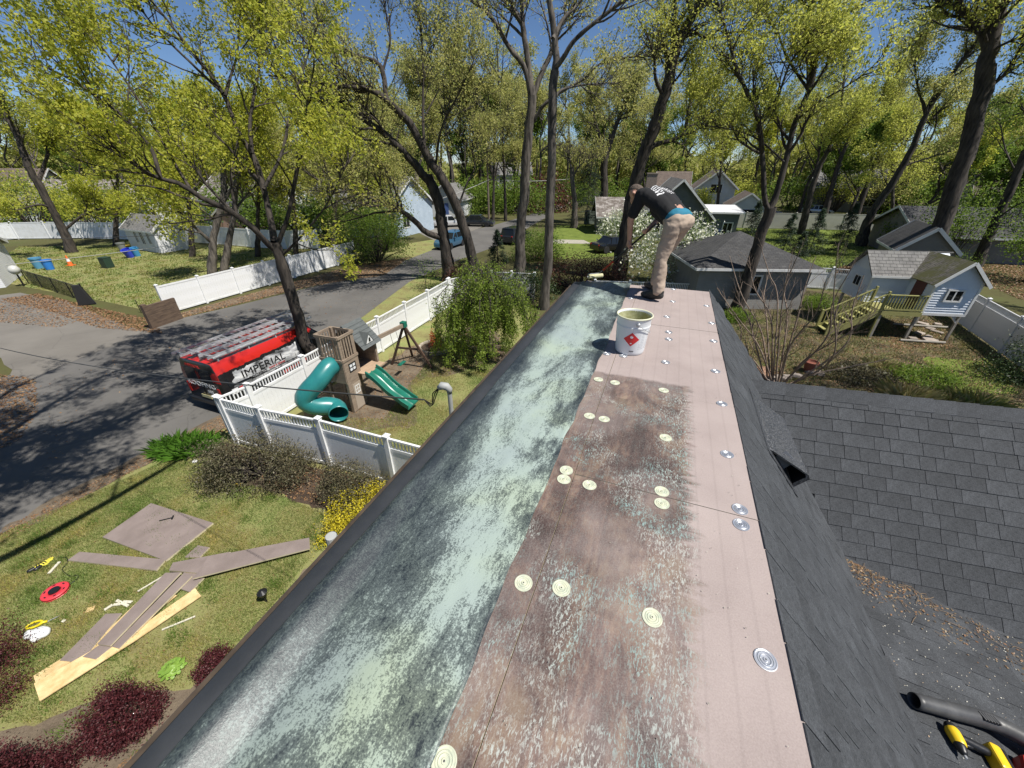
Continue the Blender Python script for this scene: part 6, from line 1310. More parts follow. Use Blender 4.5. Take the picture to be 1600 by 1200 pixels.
ladder('aluminium ladder nearest the fence on the van rack', -.78, 2.245, 4.2, .05, .42); ladder('aluminium ladder in the middle of the van rack', -.28, 2.245, 4.0, .1, .40); ladder('aluminium ladder on the road side of the van rack', .25, 2.245, 4.7, -.15, .44)

# ------------------------------------------------------------------ cars
def car(label, loc_, rz, col, L=4.6, Wd=1.82, H=1.68, suv=True, cat='car'):
    c = thing('parked_car', label, cat, loc_, rz, 'cars parked along the far road'); w = Wd/2; paint = M('car_paint', col, .22, metal=.35); paint.node_tree.nodes['Principled BSDF'].inputs['Coat Weight'].default_value = .6
    def rg(x, zt, k=1.0): half = [(w*k*.94, .28), (w*k, .45), (w*k, zt*.78), (w*k*.95, zt)]; return [(x, y, z) for y, z in half]+[(x, -y, z) for y, z in reversed(half)]
    zb = .98 if suv else .88; h = L/2
    loft([rg(-h, zb*.86, .86), rg(-h+.12, zb, .95), rg(-h+.9, zb+.02), rg(.2, zb), rg(h-1.15, zb-.02), rg(h-.45, zb-.12, .96), rg(h-.06, zb-.28, .86), rg(h, .6, .8)], 'body', paint, c)
    xr, xf = (-h+.1 if suv else -h+.75), h-1.2
    def cg(x, z, k): return [(x, w*.93*k, z), (x, -w*.93*k, z)]
    mb = MB(); b0, b1, t0, t1 = xr, xf, xr+(.28 if suv else .7), xf-.75
    mb.hexa([(b0, -w*.93, zb-.03), (b1, -w*.93, zb-.05), (b1, w*.93, zb-.05), (b0, w*.93, zb-.03), (t0, -w*.76, H-.06), (t1, -w*.76, H-.05), (t1, w*.76, H-.05), (t0, w*.76, H-.06)]); mb.build('windows', GLASS, c, bevel=.03)
    mb = MB(); mb.hexa([(t0-.06, -w*.78, H-.08), (t1+.08, -w*.78, H-.08), (t1+.08, w*.78, H-.08), (t0-.06, w*.78, H-.08), (t0+.05, -w*.68, H), (t1-.1, -w*.68, H), (t1-.1, w*.68, H), (t0+.05, w*.68, H)]); mb.build('roof', paint, c, bevel=.02)
    for s_ in (1, -1):
        for xx, xt in ((t0-.1, t0), (-.25, -.25), (b1-.15, t1)):
            mb = MB(); mb.beam((xx, s_*w*.925, zb), (xt, s_*w*.775, H-.05), .09, .03); mb.build('pillar', paint, c)
        mb = MB(); mb.box(h-.24, h-.06, s_*w*.62-.16, s_*w*.62+.16, zb-.38, zb-.24); mb.build('headlight', CHROME, c, bevel=.02)
        mb = MB(); mb.box(-h-.0, -h+.12, s_*w*.72-.1, s_*w*.72+.1, zb-.3, zb-.05); mb.build('tail_light', bpy.data.materials['tail_red'], c, bevel=.02)
        mb = MB(); mb.box(xf-.5, xf-.3, s_*(w+.09)-.09, s_*(w+.09)+.09, zb, zb+.15); mb.build('mirror', paint, c, bevel=.02)
    wheels(c, (-h+.85, h-.9), w-.1, .34); return c
p = at(704, 386); car('blue crossover parked at the left roadside by the lawn', (p.x, p.y, 0), math.radians(247), (.06, .16, .27), 4.2, 1.7, 1.55)
p = at(708, 354); car('white car in the far driveway behind the blue crossover', (p.x-.6, p.y, 0), math.radians(20), (.7, .7, .7), 4.7, suv=False, H=1.5)
p = at(738, 353); car('dark grey car in the far driveway beside the white one', (p.x+.8, p.y, 0), math.radians(-10), (.03, .034, .042), 4.8, suv=False, H=1.5)
p = at(795, 378); car('dark car half hidden behind the smooth straight trunk', (p.x+.9, p.y, 0), math.radians(60), (.025, .027, .03), 4.6, suv=True)
p = at(920, 392); car('black low car standing on the grass by the smaller dogwood', (p.x+2.4, p.y, 0), math.radians(25), (.015, .015, .016), 4.6, suv=False, H=1.45)
p = at(1275, 335); car('silver car beyond the beige fence among the slim trunks', (p.x, p.y, 0), math.radians(-15), (.4, .41, .42), 4.6, suv=False, H=1.5)
p = at(1195, 338); car('dark car beyond the beige fence left of the silver one', (p.x, p.y, 0), math.radians(-15), (.03, .03, .034), 4.6)
p = at(1320, 349); tr = thing('trampoline', 'round trampoline with blue rim beyond the beige fence', 'trampoline', p)
mb = MB(); mb.lathe([(1.9, .8), (2.2, .8), (2.2, .86), (1.9, .87)], 28, closed=True); mb.build('rim_pad', M('blue_pad', (.08, .2, .32), .5), tr); mb = MB(); mb.lathe([(1.9, .80), (1.9, .815), (.1, .815)], 28); mb.build('mat', BLACK, tr)
for k in range(6): a = k*math.pi/3; mb = MB(); mb.tube([(2.1*math.cos(a), 2.1*math.sin(a), 0), (2.1*math.cos(a), 2.1*math.sin(a), .8)], .04, 6); mb.build('leg', STEEL, tr)
p = at(1120, 372)
for i, (du, c, lab) in enumerate(((0, (.03, .06, .2), 'blue wheeled bin by the corner of the green-grey house'), (12, (.02, .022, .025), 'black wheeled bin by the corner of the green-grey house'))):
    p = at(1117+du, 374); root = thing('wheeled_bin', lab, 'bin', p, -.2); mb = MB(); mb.hexa([(-.25, -.28, .05), (.25, -.28, .05), (.25, .28, .05), (-.25, .28, .05), (-.3, -.36, 1.0), (.3, -.36, 1.0), (.3, .36, 1.0), (-.3, .36, 1.0)]); m_ = M('bin_plastic', c, .5); mb.build('bin_body', m_, root); mb = MB(); mb.box(-.32, .32, -.38, .40, 1.0, 1.07); mb.build('lid', m_, root, bevel=.02); mb = MB(); mb.tube([(-.3, .3, .1), (.3, .3, .1)], .1, 10); mb.build('wheel', RUBBER, root)

# ------------------------------------------------------------------ things on the left lawn across the road
def tub(label, u, v, col, tilt=0, s=1.0, rz=0, grp='blue bins on the left lawn'):
    p = at(u, v); root = thing('bin', label, 'bin', p, rz, grp); m_ = M('bin_plastic', col, .45); mb = MB(); h = .72*s
    mb.lathe([(.24*s, .0), (.31*s, h), (.335*s, h), (.335*s, h-.04), (.30*s, h-.02), (.23*s, .03)], 20); b_ = mb.build('bin_body', m_, root, smooth=False)
    mb = MB(); mb.lathe([(.33*s, h-.11), (.335*s, h-.10), (.335*s, h-.07), (.33*s, h-.06)], 20, closed=True); mb.build('bin_rim', m_, root)
    b_.rotation_euler = (tilt, 0, 0); return root
tub('paler blue bin left of the orange cone', 63, 419, (.10, .30, .48), s=1.2); tub('bright blue bin nearest the orange cone', 79, 421, (.03, .20, .62), s=1.1)
tub('deep blue bin in front of the white shed', 205, 402, (.03, .06, .55), .35, 1.1); tub('light blue bin right beside the white shed', 215, 400, (.06, .28, .52), .2, 1.1)
tub('grey bin with yellow lid end by the white shed', 193, 392, (.2, .21, .2), 0, 1.1); 
p = at(203, 386); root = thing('yellow_tray', 'yellow tray lying by the white shed', 'tray', p); mb = MB(); mb.hexa([(-.4, -.25, 0), (.4, -.25, 0), (.4, .25, 0), (-.4, .25, 0), (-.46, -.3, .2), (.46, -.3, .2), (.46, .3, .2), (-.46, .3, .2)]); mb.build('tray_body', M('tray_yellow', (.6, .42, .04), .5), root)
p = at(111, 415); root = thing('traffic_cone', 'orange traffic cone on the left lawn', 'cone', p); mb = MB(); mb.box(-.24, .24, -.24, .24, 0, .05); mb.build('base', M('cone_orange', (.75, .16, .03), .5), root); mb = MB(); mb.lathe([(.18, .05), (.04, .85), (.02, .86)], 16); co = mb.build('cone_body', bpy.data.materials['cone_orange'], root, smooth=False); mb = MB(); mb.lathe([(.128, .36), (.092, .56), (.09, .56)], 16, closed=True); mb.build('white_band', LET_W, co)
p = at(170, 418); root = thing('utility_box', 'dark green utility box standing alone on the left lawn', 'utility box', p, -.3); mb = MB(); mb.box(-.34, .34, -.3, .3, 0, .8); mb.build('box_body', M('box_green', (.02, .045, .03), .5), root, bevel=.03); mb = MB(); mb.box(-.36, .36, -.32, .32, .8, .86); mb.build('box_lid', bpy.data.materials['box_green'], root, bevel=.02)
p = at(38, 447); root = thing('globe_lamp', 'round white globe lamp on a dark post by the driveway', 'lamp', p); mb = MB(); mb.tube([(0, 0, 0), (0, 0, .85)], .05, 8); mb.build('post', BLACK, root); mb = MB(); mb.lathe([(.03, .82), (.2, .9), (.3, 1.08), (.3, 1.22), (.2, 1.4), (.04, 1.46)], 20); mb.build('globe', M('globe_white', (.5, .5, .46), .4), root, smooth=True)
# utility pole and overhead wires
p = at(764, 347); root = thing('utility_pole', 'wooden utility pole with grey transformer at the road bend', 'utility pole', p); mb = MB(); mb.tube([(0, 0, -.2), (0, 0, 10.3)], [.17, .13], 10); mb.build('pole', M('pole_wood', (.12, .09, .07), .9, (.18, .15, .12), 4), root); mb = MB(); mb.lathe([(.24, 9.2), (.26, 9.3), (.26, 10.2), (.2, 10.3)], 14, (.3, -.1, 0)); mb.build('transformer', M('pale_metal', (.5, .5, .5), .4), root)
def wire(label, a, b, sag, r, mat=BLACK, n=24):
    a, b = Vector(a), Vector(b); mb = MB(); mb.tube([a.lerp(b, i/n)-a-Vector((0, 0, sag*4*(i/n)*(1-i/n))) for i in range(n+1)], r, 5); tag(mb.build('overhead_wire', mat, None, loc=a), label, 'wire', 'overhead wires')
CABLE = M('cable_grey', (.06, .06, .06), .5); PALEW = M('wire_pale', (.4, .4, .38), .5)
wh_ = wld(mx_-.23, my_-.07, 5.74)
wire('service cable running left from the pipe mast over the play set and van', wh_, up(-70, 525, at(-20, 700)), .25, .008, CABLE)
pp = Vector((p.x, p.y, 0)); wire('pale wire sagging from the utility pole to the pale blue house', up(764, 281, p), up(560, 340, at(560, 372)), .6, .035, PALEW); wire('wire from the utility pole into the wood at right', up(764, 281, p), up(905, 278, at(905, 335)), .3, .03, PALEW)
wire('upper thin wire crossing the far left lawn', up(-40, 373, at(-30, 440)), up(262, 367, at(262, 430)), .1, .02, CABLE); wire('lower pale wire crossing the left lawn to the white shed', up(-40, 418, at(-30, 440)), up(262, 384, at(262, 430)), .1, .022, PALEW)

# ------------------------------------------------------------------ boards and bits on the front lawn
BROWN = M('board_brown', (.185, .148, .135), .9, (.235, .19, .175), 2.5, bmp=.2, bscale=60)
PINE = M('pine_board', (.50, .35, .16), .7, (.68, .52, .28), 2.2, (3, 3, 1), bmp=.3, bscale=30, per=.16, detail=7)
def plate4(name, label, cat, pxs, z, th, mats, group=None):
    pts = [at(u, v, z) for u, v in pxs]; c = sum(pts, Vector())/4; c.z = 0
    mb = MB(); mb.slab([p-c for p in pts], th); mb.m = [0, 1, 1, 1, 1, 1]
    o = mb.build(name, mats, None, loc=c, fix=True, bevel=0); return tag(o, label, cat, group)
BF = [BROWN, FOAM]
plate4('cover_board', 'large square brown cover board lying flat on the lawn', 'board', [(236, 786), (333, 817), (259, 876), (160, 839)], .055, .05, BF)
plate4('cover_board', 'narrow brown board strip under the near corner of the large square board', 'board', [(124, 862), (259, 874), (244, 891), (106, 875)], .05, .045, BF)
plate4('cover_board', 'short brown board end sticking out at the top of the board pile', 'board', [(309, 852), (327, 855), (312, 871), (289, 870)], .05, .045, BF)
plate4('cover_board', 'broad brown board piece under the long tapering board', 'board', [(270, 879), (360, 862), (320, 896), (264, 891)], .10, .04, BF)
plate4('cover_board', 'long tapering brown board reaching right toward the eave', 'board', [(326, 870), (483, 840), (484, 857), (301, 904)], .145, .035, BF)
plate4('cover_board', 'squarish brown board end at the right side of the board pile', 'board', [(292, 891), (319, 902), (297, 925), (271, 916)], .06, .04, BF)
plate4('cover_board', 'brown board strip at the left low end of the board pile', 'board', [(165, 959), (190, 958), (126, 1035), (93, 1032)], .06, .03, BF)
plate4('cover_board', 'brown board strip with a pale edge in the middle of the board pile', 'board', [(188, 985), (220, 975), (150, 1030), (129, 1026)], .09, .03, BF)
plate4('cover_board', 'longest brown board running down the middle of the board pile', 'board', [(258, 895), (283, 894), (172, 1009), (152, 1006)], .145, .035, BF)
plate4('cover_board', 'thin brown board lying along the longest board', 'board', [(288, 894), (300, 900), (186, 1013), (175, 1010)], .10, .035, BF)
for i, (q, z, lab) in enumerate((([(305, 919), (314, 931), (212, 1000), (192, 998)], .05, 'pale pine board at the right end of the board pile'), ([(192, 988), (212, 1000), (62, 1095), (53, 1068)], .07, 'widest pale pine board at the lower left end of the pile'), ([(200, 965), (206, 975), (56, 1068), (52, 1056)], .045, 'pale pine board on the left flank of the pile'), ([(215, 940), (225, 946), (160, 1005), (120, 1030)], .05, 'pale pine strip peeping out beside the left brown board'), ([(262, 925), (276, 930), (215, 978), (205, 970)], .045, 'short pale pine board under the pile'))):
    plate4('pine_board', lab, 'board', q, z, .02, [PINE, PINE])
OFF = M('offcut_pale', (.62, .58, .48), .8)
for a, b_, lab in (((164, 954), (177, 946), 'lowest pale offcut stick left of the board pile'), ((178, 946), (190, 945), 'flat pale offcut in the crossed pair'), ((183, 939), (201, 948), 'crossing pale offcut over the flat one'), ((193, 941), (207, 942), 'rightmost small pale offcut stick'), ((77, 897), (94, 879), 'pale offcut stick right of the yellow-striped gloves'), ((216, 925), (255, 902), 'long thin pale strip left of the longest board'), ((254, 985), (306, 964), 'thin pale twig right of the board pile'), ((98, 973), (103, 969), 'tiny pale offcut near the white bag')):
    p, q = at(*a), at(*b_); mb = MB(); mb.beam((0, 0, .02), (q.x-p.x, q.y-p.y, .025), .05 if 'thin' not in lab else .025, .02); tag(mb.build('offcut', OFF, None, loc=p), lab, 'offcut')
p, q = at(249, 814, .06), at(270, 809, .06); mb = MB(); mb.beam((0, 0, .01), (q.x-p.x, q.y-p.y, .01), .02, .016); root = thing('pry_bar', 'dark hammer lying on the large square board', 'hammer', (p.x, p.y, .057)); mb.build('handle', BLACK, root); mb = MB(); d = Vector((q.x-p.x, q.y-p.y, 0)); n = Vector((-d.y, d.x, 0)).normalized()*.06; mb.beam(d-n+Vector((0, 0, .015)), d+n+Vector((0, 0, .015)), .025, .025); mb.build('head', BLACK, root); root.name = 'hammer'
p = at(142, 952); mb = MB(); mb.box(-.06, .06, -.05, .05, 0, .015); tag(mb.build('wood_scrap', PINE, None, loc=p, rot=(0, 0, .4)), 'small square pine scrap on the lawn', 'scrap')
p = at(139, 760+0); 
# red cord reel
p = at(88, 926); root = thing('cord_reel', 'red round extension cord reel lying on the lawn', 'cord reel', p, .3); REDP = M('reel_red', (.62, .045, .06), .4)
mb = MB(); mb.lathe([(.09, .05), (.1, .075), (.2, .07), (.215, .05), (.2, .035), (.1, .03)], 24, closed=True); mb.build('flange', REDP, root, smooth=True); mb = MB(); mb.lathe([(.09, .0), (.1, .02), (.2, .02), (.21, .01), (.2, .0)], 24, closed=True); mb.build('flange', REDP, root); mb = MB(); mb.lathe([(.17, .02), (.17, .04)], 24); mb.build('wound_cord', BLACK, root)
mb = MB(); mb.lathe([(.095, .03), (.085, .095), (.03, .1)], 18); mb.build('hub', BLACK, root)
for k in range(6): a = k*math.pi/3; mb = MB(); mb.box(-.022, .022, -.012, .012, .07, .077); mb.build('grip_slot', BLACK, root, loc=(math.cos(a)*.155, math.sin(a)*.155, 0), rot=(0, 0, a+math.pi/2))
mb = MB(); c_ = [at(u, v, .012) for u, v in ((105, 915), (120, 905), (121, 898), (110, 900), (97, 890), (105, 880), (104, 872), (90, 870))]; mb.tube([Vector(x[:3])-c_[0] for x in resample([tuple(c) for c in c_], 30)], .008, 5); tag(mb.build('extension_cord', BLACK, None, loc=c_[0]), 'thin dark cord trailing from the red reel', 'cord')
def blob_mesh(name, caps, mat, voxel=.012, sm=4, disp=None):
    """One closed surface round tapered capsules."""
    import bmesh
    b = bmesh.new()
    for c in caps:
        p, q, r1, r2 = Vector(c[0]), Vector(c[1]), c[2], c[3]
        for x, r in ((p, r1), (q, r2)): bmesh.ops.create_icosphere(b, subdivisions=2, radius=r, matrix=Matrix.Translation(x))
        d = q-p
        if d.length > 1e-4:
            m_ = Matrix.Translation((p+q)/2) @ d.to_track_quat('Z', 'Y').to_matrix().to_4x4(); bmesh.ops.create_cone(b, cap_ends=True, segments=16, radius1=r1, radius2=r2, depth=d.length, matrix=m_)
    me = bpy.data.meshes.new(name); b.to_mesh(me); b.free(); o = bpy.data.objects.new(name, me); COL.objects.link(o)
    rm_ = o.modifiers.new('r', 'REMESH'); rm_.mode = 'VOXEL'; rm_.voxel_size = voxel
    s_ = o.modifiers.new('s', 'SMOOTH'); s_.iterations = sm; s_.factor = .5
    bpy.context.view_layer.update(); me2 = bpy.data.meshes.new_from_object(o.evaluated_get(bpy.context.evaluated_depsgraph_get())); bpy.data.objects.remove(o)
    if disp:
        me2.update()
        for v in me2.vertices: v.co = v.co+v.normal*disp(v.co)
    me2.name = name; me2.materials.clear(); me2.materials.append(mat) if not isinstance(mat, list) else [me2.materials.append(x) for x in mat]
    me2.polygons.foreach_set('use_smooth', [True]*len(me2.polygons)); me2.update(); return me2
def ncl(amp, s, seed=0): return lambda c: amp*mn.noise(Vector((c.x*s+seed, c.y*s, c.z*s)))
p = at(58, 994); tag(link('plastic_bag', blob_mesh('plastic_bag', [((-.12, 0, .05), (.1, .04, .05), .08, .09), ((.05, -.06, .04), (.16, .02, .05), .07, .06), ((-.1, .06, .03), (.02, .1, .04), .05, .06)], M('bag_white', (.72, .73, .74), .5), .012, 5, ncl(.016, 12)), None, p), 'crumpled white plastic bag on the lawn beside the red barberry', 'bag')
YG = M('glove_yellow', (.62, .55, .06), .7); 
def glove(label, u, v, rz, c2):
    p = at(u, v); root = thing('work_glove', label, 'glove', p, rz, None); caps = [((0, 0, .03), (.09, 0, .03), .04, .045), ((.09, .03, .03), (.19, .045, .025), .016, .013), ((.1, .01, .03), (.21, .012, .025), .016, .013), ((.1, -.012, .03), (.2, -.02, .025), .016, .013), ((.09, -.034, .03), (.17, -.05, .02), .015, .012), ((.03, .04, .03), (.09, .095, .02), .018, .014)]
    link('glove_body', blob_mesh('glove_body', caps, YG, .008, 2), root); link('cuff', blob_mesh('cuff', [((-.09, 0, .03), (-.01, 0, .03), .045, .042)], c2, .01, 2), root)
    for x in (.03, .07): mb = MB(); mb.box(x-.008, x+.008, -.047, .047, .055, .079); mb.build('stripe', c2, root)
glove('yellow and black striped work glove, left of the two together', 57, 889, .9, BLACK); glove('yellow and black striped work glove, right of the two together', 66, 885, 1.4, BLACK)
p = at(55, 977); root = thing('tape_measure', 'yellow loop-handled tool on the lawn above the white bag, left one', 'tool', p, .4); mb = MB(); a_ = [(math.cos(k/16*6.283)*.11, math.sin(k/16*6.283)*.06, .025) for k in range(17)]; mb.tube(a_, .02, 8); mb.build('loop_handle', M('tool_yellow', (.68, .55, .02), .4), root, smooth=True); root.name = 'hand_saw'
p = at(68, 975); root = thing('tin_snips', 'yellow-handled tool with a metal blade above the white bag, right one', 'tool', p, .75); mb = MB(); mb.tube([(-.08, 0, .02), (0, .02, .03), (.06, 0, .02)], [.022, .028, .02], 8); mb.build('handle', bpy.data.materials['tool_yellow'], root, smooth=True); mb = MB(); mb.hexa([(.06, -.012, .01), (.24, -.004, .01), (.24, .004, .01), (.06, .014, .01), (.06, -.012, .015), (.24, -.004, .015), (.24, .004, .015), (.06, .014, .015)]); mb.build('blade', STEEL, root)
p = at(305, 722); mb = MB(); mb.lathe([(.06, 0), (.07, .03), (.04, .06), (.01, .065)], 10); tag(mb.build('paper_scrap', LET_W, None, smooth=True, loc=p), 'small white scrap on the lawn beyond the big board', 'scrap')
p = at(373, 757); mb = MB(); mb.hexa([(-.09, -.05, 0), (.09, -.06, 0), (.08, .06, 0), (-.07, .05, 0), (-.07, -.04, .03), (.07, -.05, .035), (.06, .05, .03), (-.06, .04, .03)]); tag(mb.build('yellow_scrap', M('scrap_yellow', (.6, .42, .04), .7), None, loc=p), 'yellow scrap at the edge of the mulch bed', 'scrap')
p = at(417, 940); root = thing('garden_light', 'small black path light on the lawn by our eave', 'garden light', p); mb = MB(); mb.tube([(0, 0, 0), (0, 0, .22)], .018, 8); mb.build('stake', BLACK, root); mb = MB(); mb.lathe([(.03, .2), (.06, .22), (.09, .3), (.095, .31), (.03, .37)], 14); mb.build('lamp_head', BLACK, root)

# ------------------------------------------------------------------ bucket
bp = rf(983, 547); bw = wld(bp.x, bp.y, ZR+.0012)
def bucket_mat():
    m, t, b = new_mat('bucket_white'); v = obvec(t); sx = t.nodes.new('ShaderNodeSeparateXYZ'); t.links.new(v, sx.inputs[0])
    base = (.70, .72, .73); fr = mathn(t, 'FRACT', mathn(t, 'MULTIPLY', sx.outputs[2], 62)); nz = noise(t, obvec(t, (50, 50, 3)), 1, 2)
    an = mathn(t, 'ARCTAN2', sx.outputs[1], sx.outputs[0]); cell = mathn(t, 'FRACT', mathn(t, 'MULTIPLY', an, 2.1))
    k = mathn(t, 'MULTIPLY', mathn(t, 'LESS_THAN', fr, .42), mathn(t, 'GREATER_THAN', nz, .47)); k = mathn(t, 'MULTIPLY', k, mathn(t, 'GREATER_THAN', cell, .12))
    k = mathn(t, 'MULTIPLY', k, mathn(t, 'MULTIPLY', mathn(t, 'GREATER_THAN', sx.outputs[2], .06), mathn(t, 'LESS_THAN', sx.outputs[2], .255)))
    k = mathn(t, 'MULTIPLY', k, mathn(t, 'GREATER_THAN', an, -1.42))
    t.links.new(mix(t, mathn(t, 'MULTIPLY', k, .5), base, (.25, .27, .3)), b.inputs['Base Color']); b.inputs['Roughness'].default_value = .35; return m
bk = thing('bucket', 'open white metal bucket of adhesive with a red diamond hazard label', 'bucket', bw, 0)
mb = MB(); mb.lathe([(.118, .004), (.126, .0), (.132, .01), (.1345, .03), (.149, .262), (.1525, .264), (.1525, .276), (.150, .278), (.1535, .345), (.1545, .347), (.1605, .35), (.1605, .362), (.153, .362), (.147, .352), (.142, .262), (.128, .045), (.02, .043)], 48, closed=True); smooth_angle(mb.build('bucket_body', bucket_mat(), bk), 30)
mb = MB(); mb.lathe([(.1535, .349), (.1625, .351), (.164, .357), (.1615, .364), (.154, .364), (.1495, .356)], 48, closed=True); mb.build('rim', M('rim_glue', (.62, .62, .45), .45), bk, smooth=True)
GLUE = M('glue_dried', (.30, .30, .13), .4, (.52, .52, .32), 14); mb = MB(); mb.lathe([(.1465, .345), (.1405, .262), (.1325, .12), (.12, .118), (.01, .116)], 40, closed=True); mb.build('glue_lining', GLUE, bk, smooth=True)
def onbucket(a, z, o=.0012): r = .1345+(z-.03)*(.0145/.232)+o; return Vector((math.cos(a)*r, math.sin(a)*r, z))
def decal(name, cells, mat, o=.0012, par=bk):
    mb = MB()
    for quad_ in cells: mb.add([onbucket(a, z, o) for a, z in quad_], [tuple(range(len(quad_)))])
    return mb.build(name, mat, par)
a0, zc, sa, sz = -1.86, .165, .50, .068
N = 10; cells = []
for i in range(N):
    x0_, x1_ = -1+2*i/N, -1+2*(i+1)/N; h0, h1 = 1-abs(x0_), 1-abs(x1_)
    cells.append([(a0+x0_*sa, zc-h0*sz), (a0+x1_*sa, zc-h1*sz), (a0+x1_*sa, zc+h1*sz), (a0+x0_*sa, zc+h0*sz)])
decal('hazard_label', cells, M('label_red', (.60, .02, .025), .4))
fl = [(-.10, -.2), (.12, -.2), (.22, .0), (.16, .22), (.05, .12), (.02, .42), (-.1, .18), (-.17, .26), (-.22, .0)]
decal('flame_mark', [[(a0+x*sa*.9, zc+.022+y*sz*.7) for x, y in fl]], LET_W, .002)
decal('flame_mark', [[(a0+x*sa, zc-.038+y*sz) for x, y in ((-.1, -.07), (.1, -.07), (.1, .07), (-.1, .07))]], LET_W, .002)
decal('print_line', [[(-1.9+i*.05, .040), (-1.9+i*.05+.036, .040), (-1.9+i*.05+.036, .052), (-1.9+i*.05, .052)] for i in range(6)], LET_B, .0014)
ear = thing('x', None, None) ; bpy.data.objects.remove(ear)
mb = MB(); c = onbucket(-1.60, .312, .006); nrm_ = Vector((math.cos(-1.6), math.sin(-1.6), 0)); mb.tube([c-nrm_*.004, c+nrm_*.006, c+nrm_*.012], [.019, .017, .008], 14); mb.build('handle_ear', STEEL, bk, smooth=True)
mb = MB(); mb.tube([onbucket(-1.6+.13*k, .31-.11*math.sin(k/24*math.pi)*1.0, .012) for k in range(25)], .003, 6); mb.build('bail_handle', STEEL, bk)

# ------------------------------------------------------------------ the worker
ang = math.atan2(.906, -.423); pw = wld(-.02, 5.52, ZR+.001)
per = thing('person', 'man in black shirt and beige trousers bending over a roller on the roof', 'person', pw, ang)
SKIN = M('skin', (.50, .29, .21), .5, (.44, .235, .165), 20); HAIR = M('hair_dark', (.075, .055, .042), .85, (.12, .09, .07), 60, bmp=.6, bscale=200)
def hand(caps, w, d, n, up_):                       # palm at w pointing d; fingers curl round the pole
    s = d.cross(n).normalized()
    caps.append((w, w+d*.07, .028, .034))
    for k, (o, l) in enumerate(((-.03, .062), (-.01, .072), (.01, .068), (.03, .055))):
        b_ = w+d*.085+s*o; m_ = b_+d*l*.55+n*.014; e = m_+n*l*.55-d*.008; caps += [(b_, m_, .0095, .009), (m_, e, .009, .0078)]
    t0_ = w+d*.02+s*.03; caps += [(t0_, t0_+d*.035+s*.02+n*.02, .012, .011), (t0_+d*.035+s*.02+n*.02, t0_+d*.055+n*.05, .011, .009)]
V_ = Vector
hipL, hipR = V_((-.17, .095, .93)), V_((-.15, -.095, .93)); knL, knR = V_((-.13, .15, .51)), V_((.12, -.12, .50)); anL, anR = V_((-.20, .16, .13)), V_((.16, -.12, .09))
toeL, toeR = V_((-.01, .185, .03)), V_((.34, -.15, .035)); shL, shR = V_((.34, .185, 1.22)), V_((.34, -.185, 1.22)); elL, elR = V_((.43, .24, .93)), V_((.36, -.24, .97)); wrL, wrR = V_((.48, .17, .66)), V_((.28, .0, .86))
neck, head = V_((.43, .0, 1.25)), V_((.57, .07, 1.215))
caps = [(V_((-.14, 0, .98)), V_((.1, 0, 1.12)), .115, .115), (V_((.1, 0, 1.12)), V_((.31, 0, 1.21)), .115, .105), (shL*1.0, shR*1.0, .065, .065), (V_((.37, 0.01, 1.23)), V_((.53, .06, 1.225)), .062, .060),
        (shL, elL, .056, .046), (elL, wrL, .044, .029), (shR, elR, .056, .046), (elR, wrR, .044, .029), (hipL, knL, .085, .058), (knL, anL, .055, .04), (hipR, knR, .085, .058), (knR, anR, .055, .04),
        (anL, toeL, .04, .032), (anR, toeR, .04, .032),
        (head, head+V_((.03, 0, .02)), .092, .088), (head+V_((-.01, 0, -.03)), head+V_((.04, 0, -.085)), .072, .052), (head+V_((.085, 0, -.055)), head+V_((.105, 0, -.075)), .017, .014),
        (head+V_((-.02, .092, -.01)), head+V_((-.035, .098, .015)), .016, .02), (head+V_((-.02, -.092, -.01)), head+V_((-.035, -.098, .015)), .016, .02)]
hand(caps, wrL, V_((.12, -.18, -.98)).normalized(), V_((-.7, -.6, 0)).normalized(), 0); hand(caps, wrR, V_((-.1, .75, -.6)).normalized(), V_((.5, .4, -.2)).normalized(), 0)
link('body', blob_mesh('body', caps, SKIN, .0075, 3), per)
hc = [(head+V_((.0, 0, .024)), head+V_((.045, 0, .034)), .085, .083)]
link('hair', blob_mesh('hair', hc, HAIR, .01, 2, ncl(.004, 40)), per)
sc = [(V_((-.09, 0, 1.0)), V_((.1, 0, 1.12)), .118, .128), (V_((-.09, .06, 1.0)), V_((.1, .07, 1.11)), .105, .118), (V_((-.09, -.06, 1.0)), V_((.1, -.07, 1.11)), .105, .118), (V_((.1, 0, 1.12)), V_((.32, 0, 1.215)), .13, .108), (V_((.1, .07, 1.11)), shL+V_((-.03, -.02, .0)), .118, .09), (V_((.1, -.07, 1.11)), shR+V_((-.03, .02, 0)), .118, .09),
      (shL, shL.lerp(elL, .8), .086, .070), (shR, shR.lerp(elR, .8), .086, .070), (V_((.33, 0, 1.22)), V_((.36, 0, 1.23)), .09, .075), (V_((.02, .03, .98)), V_((.2, .03, 1.06)), .10, .10)]
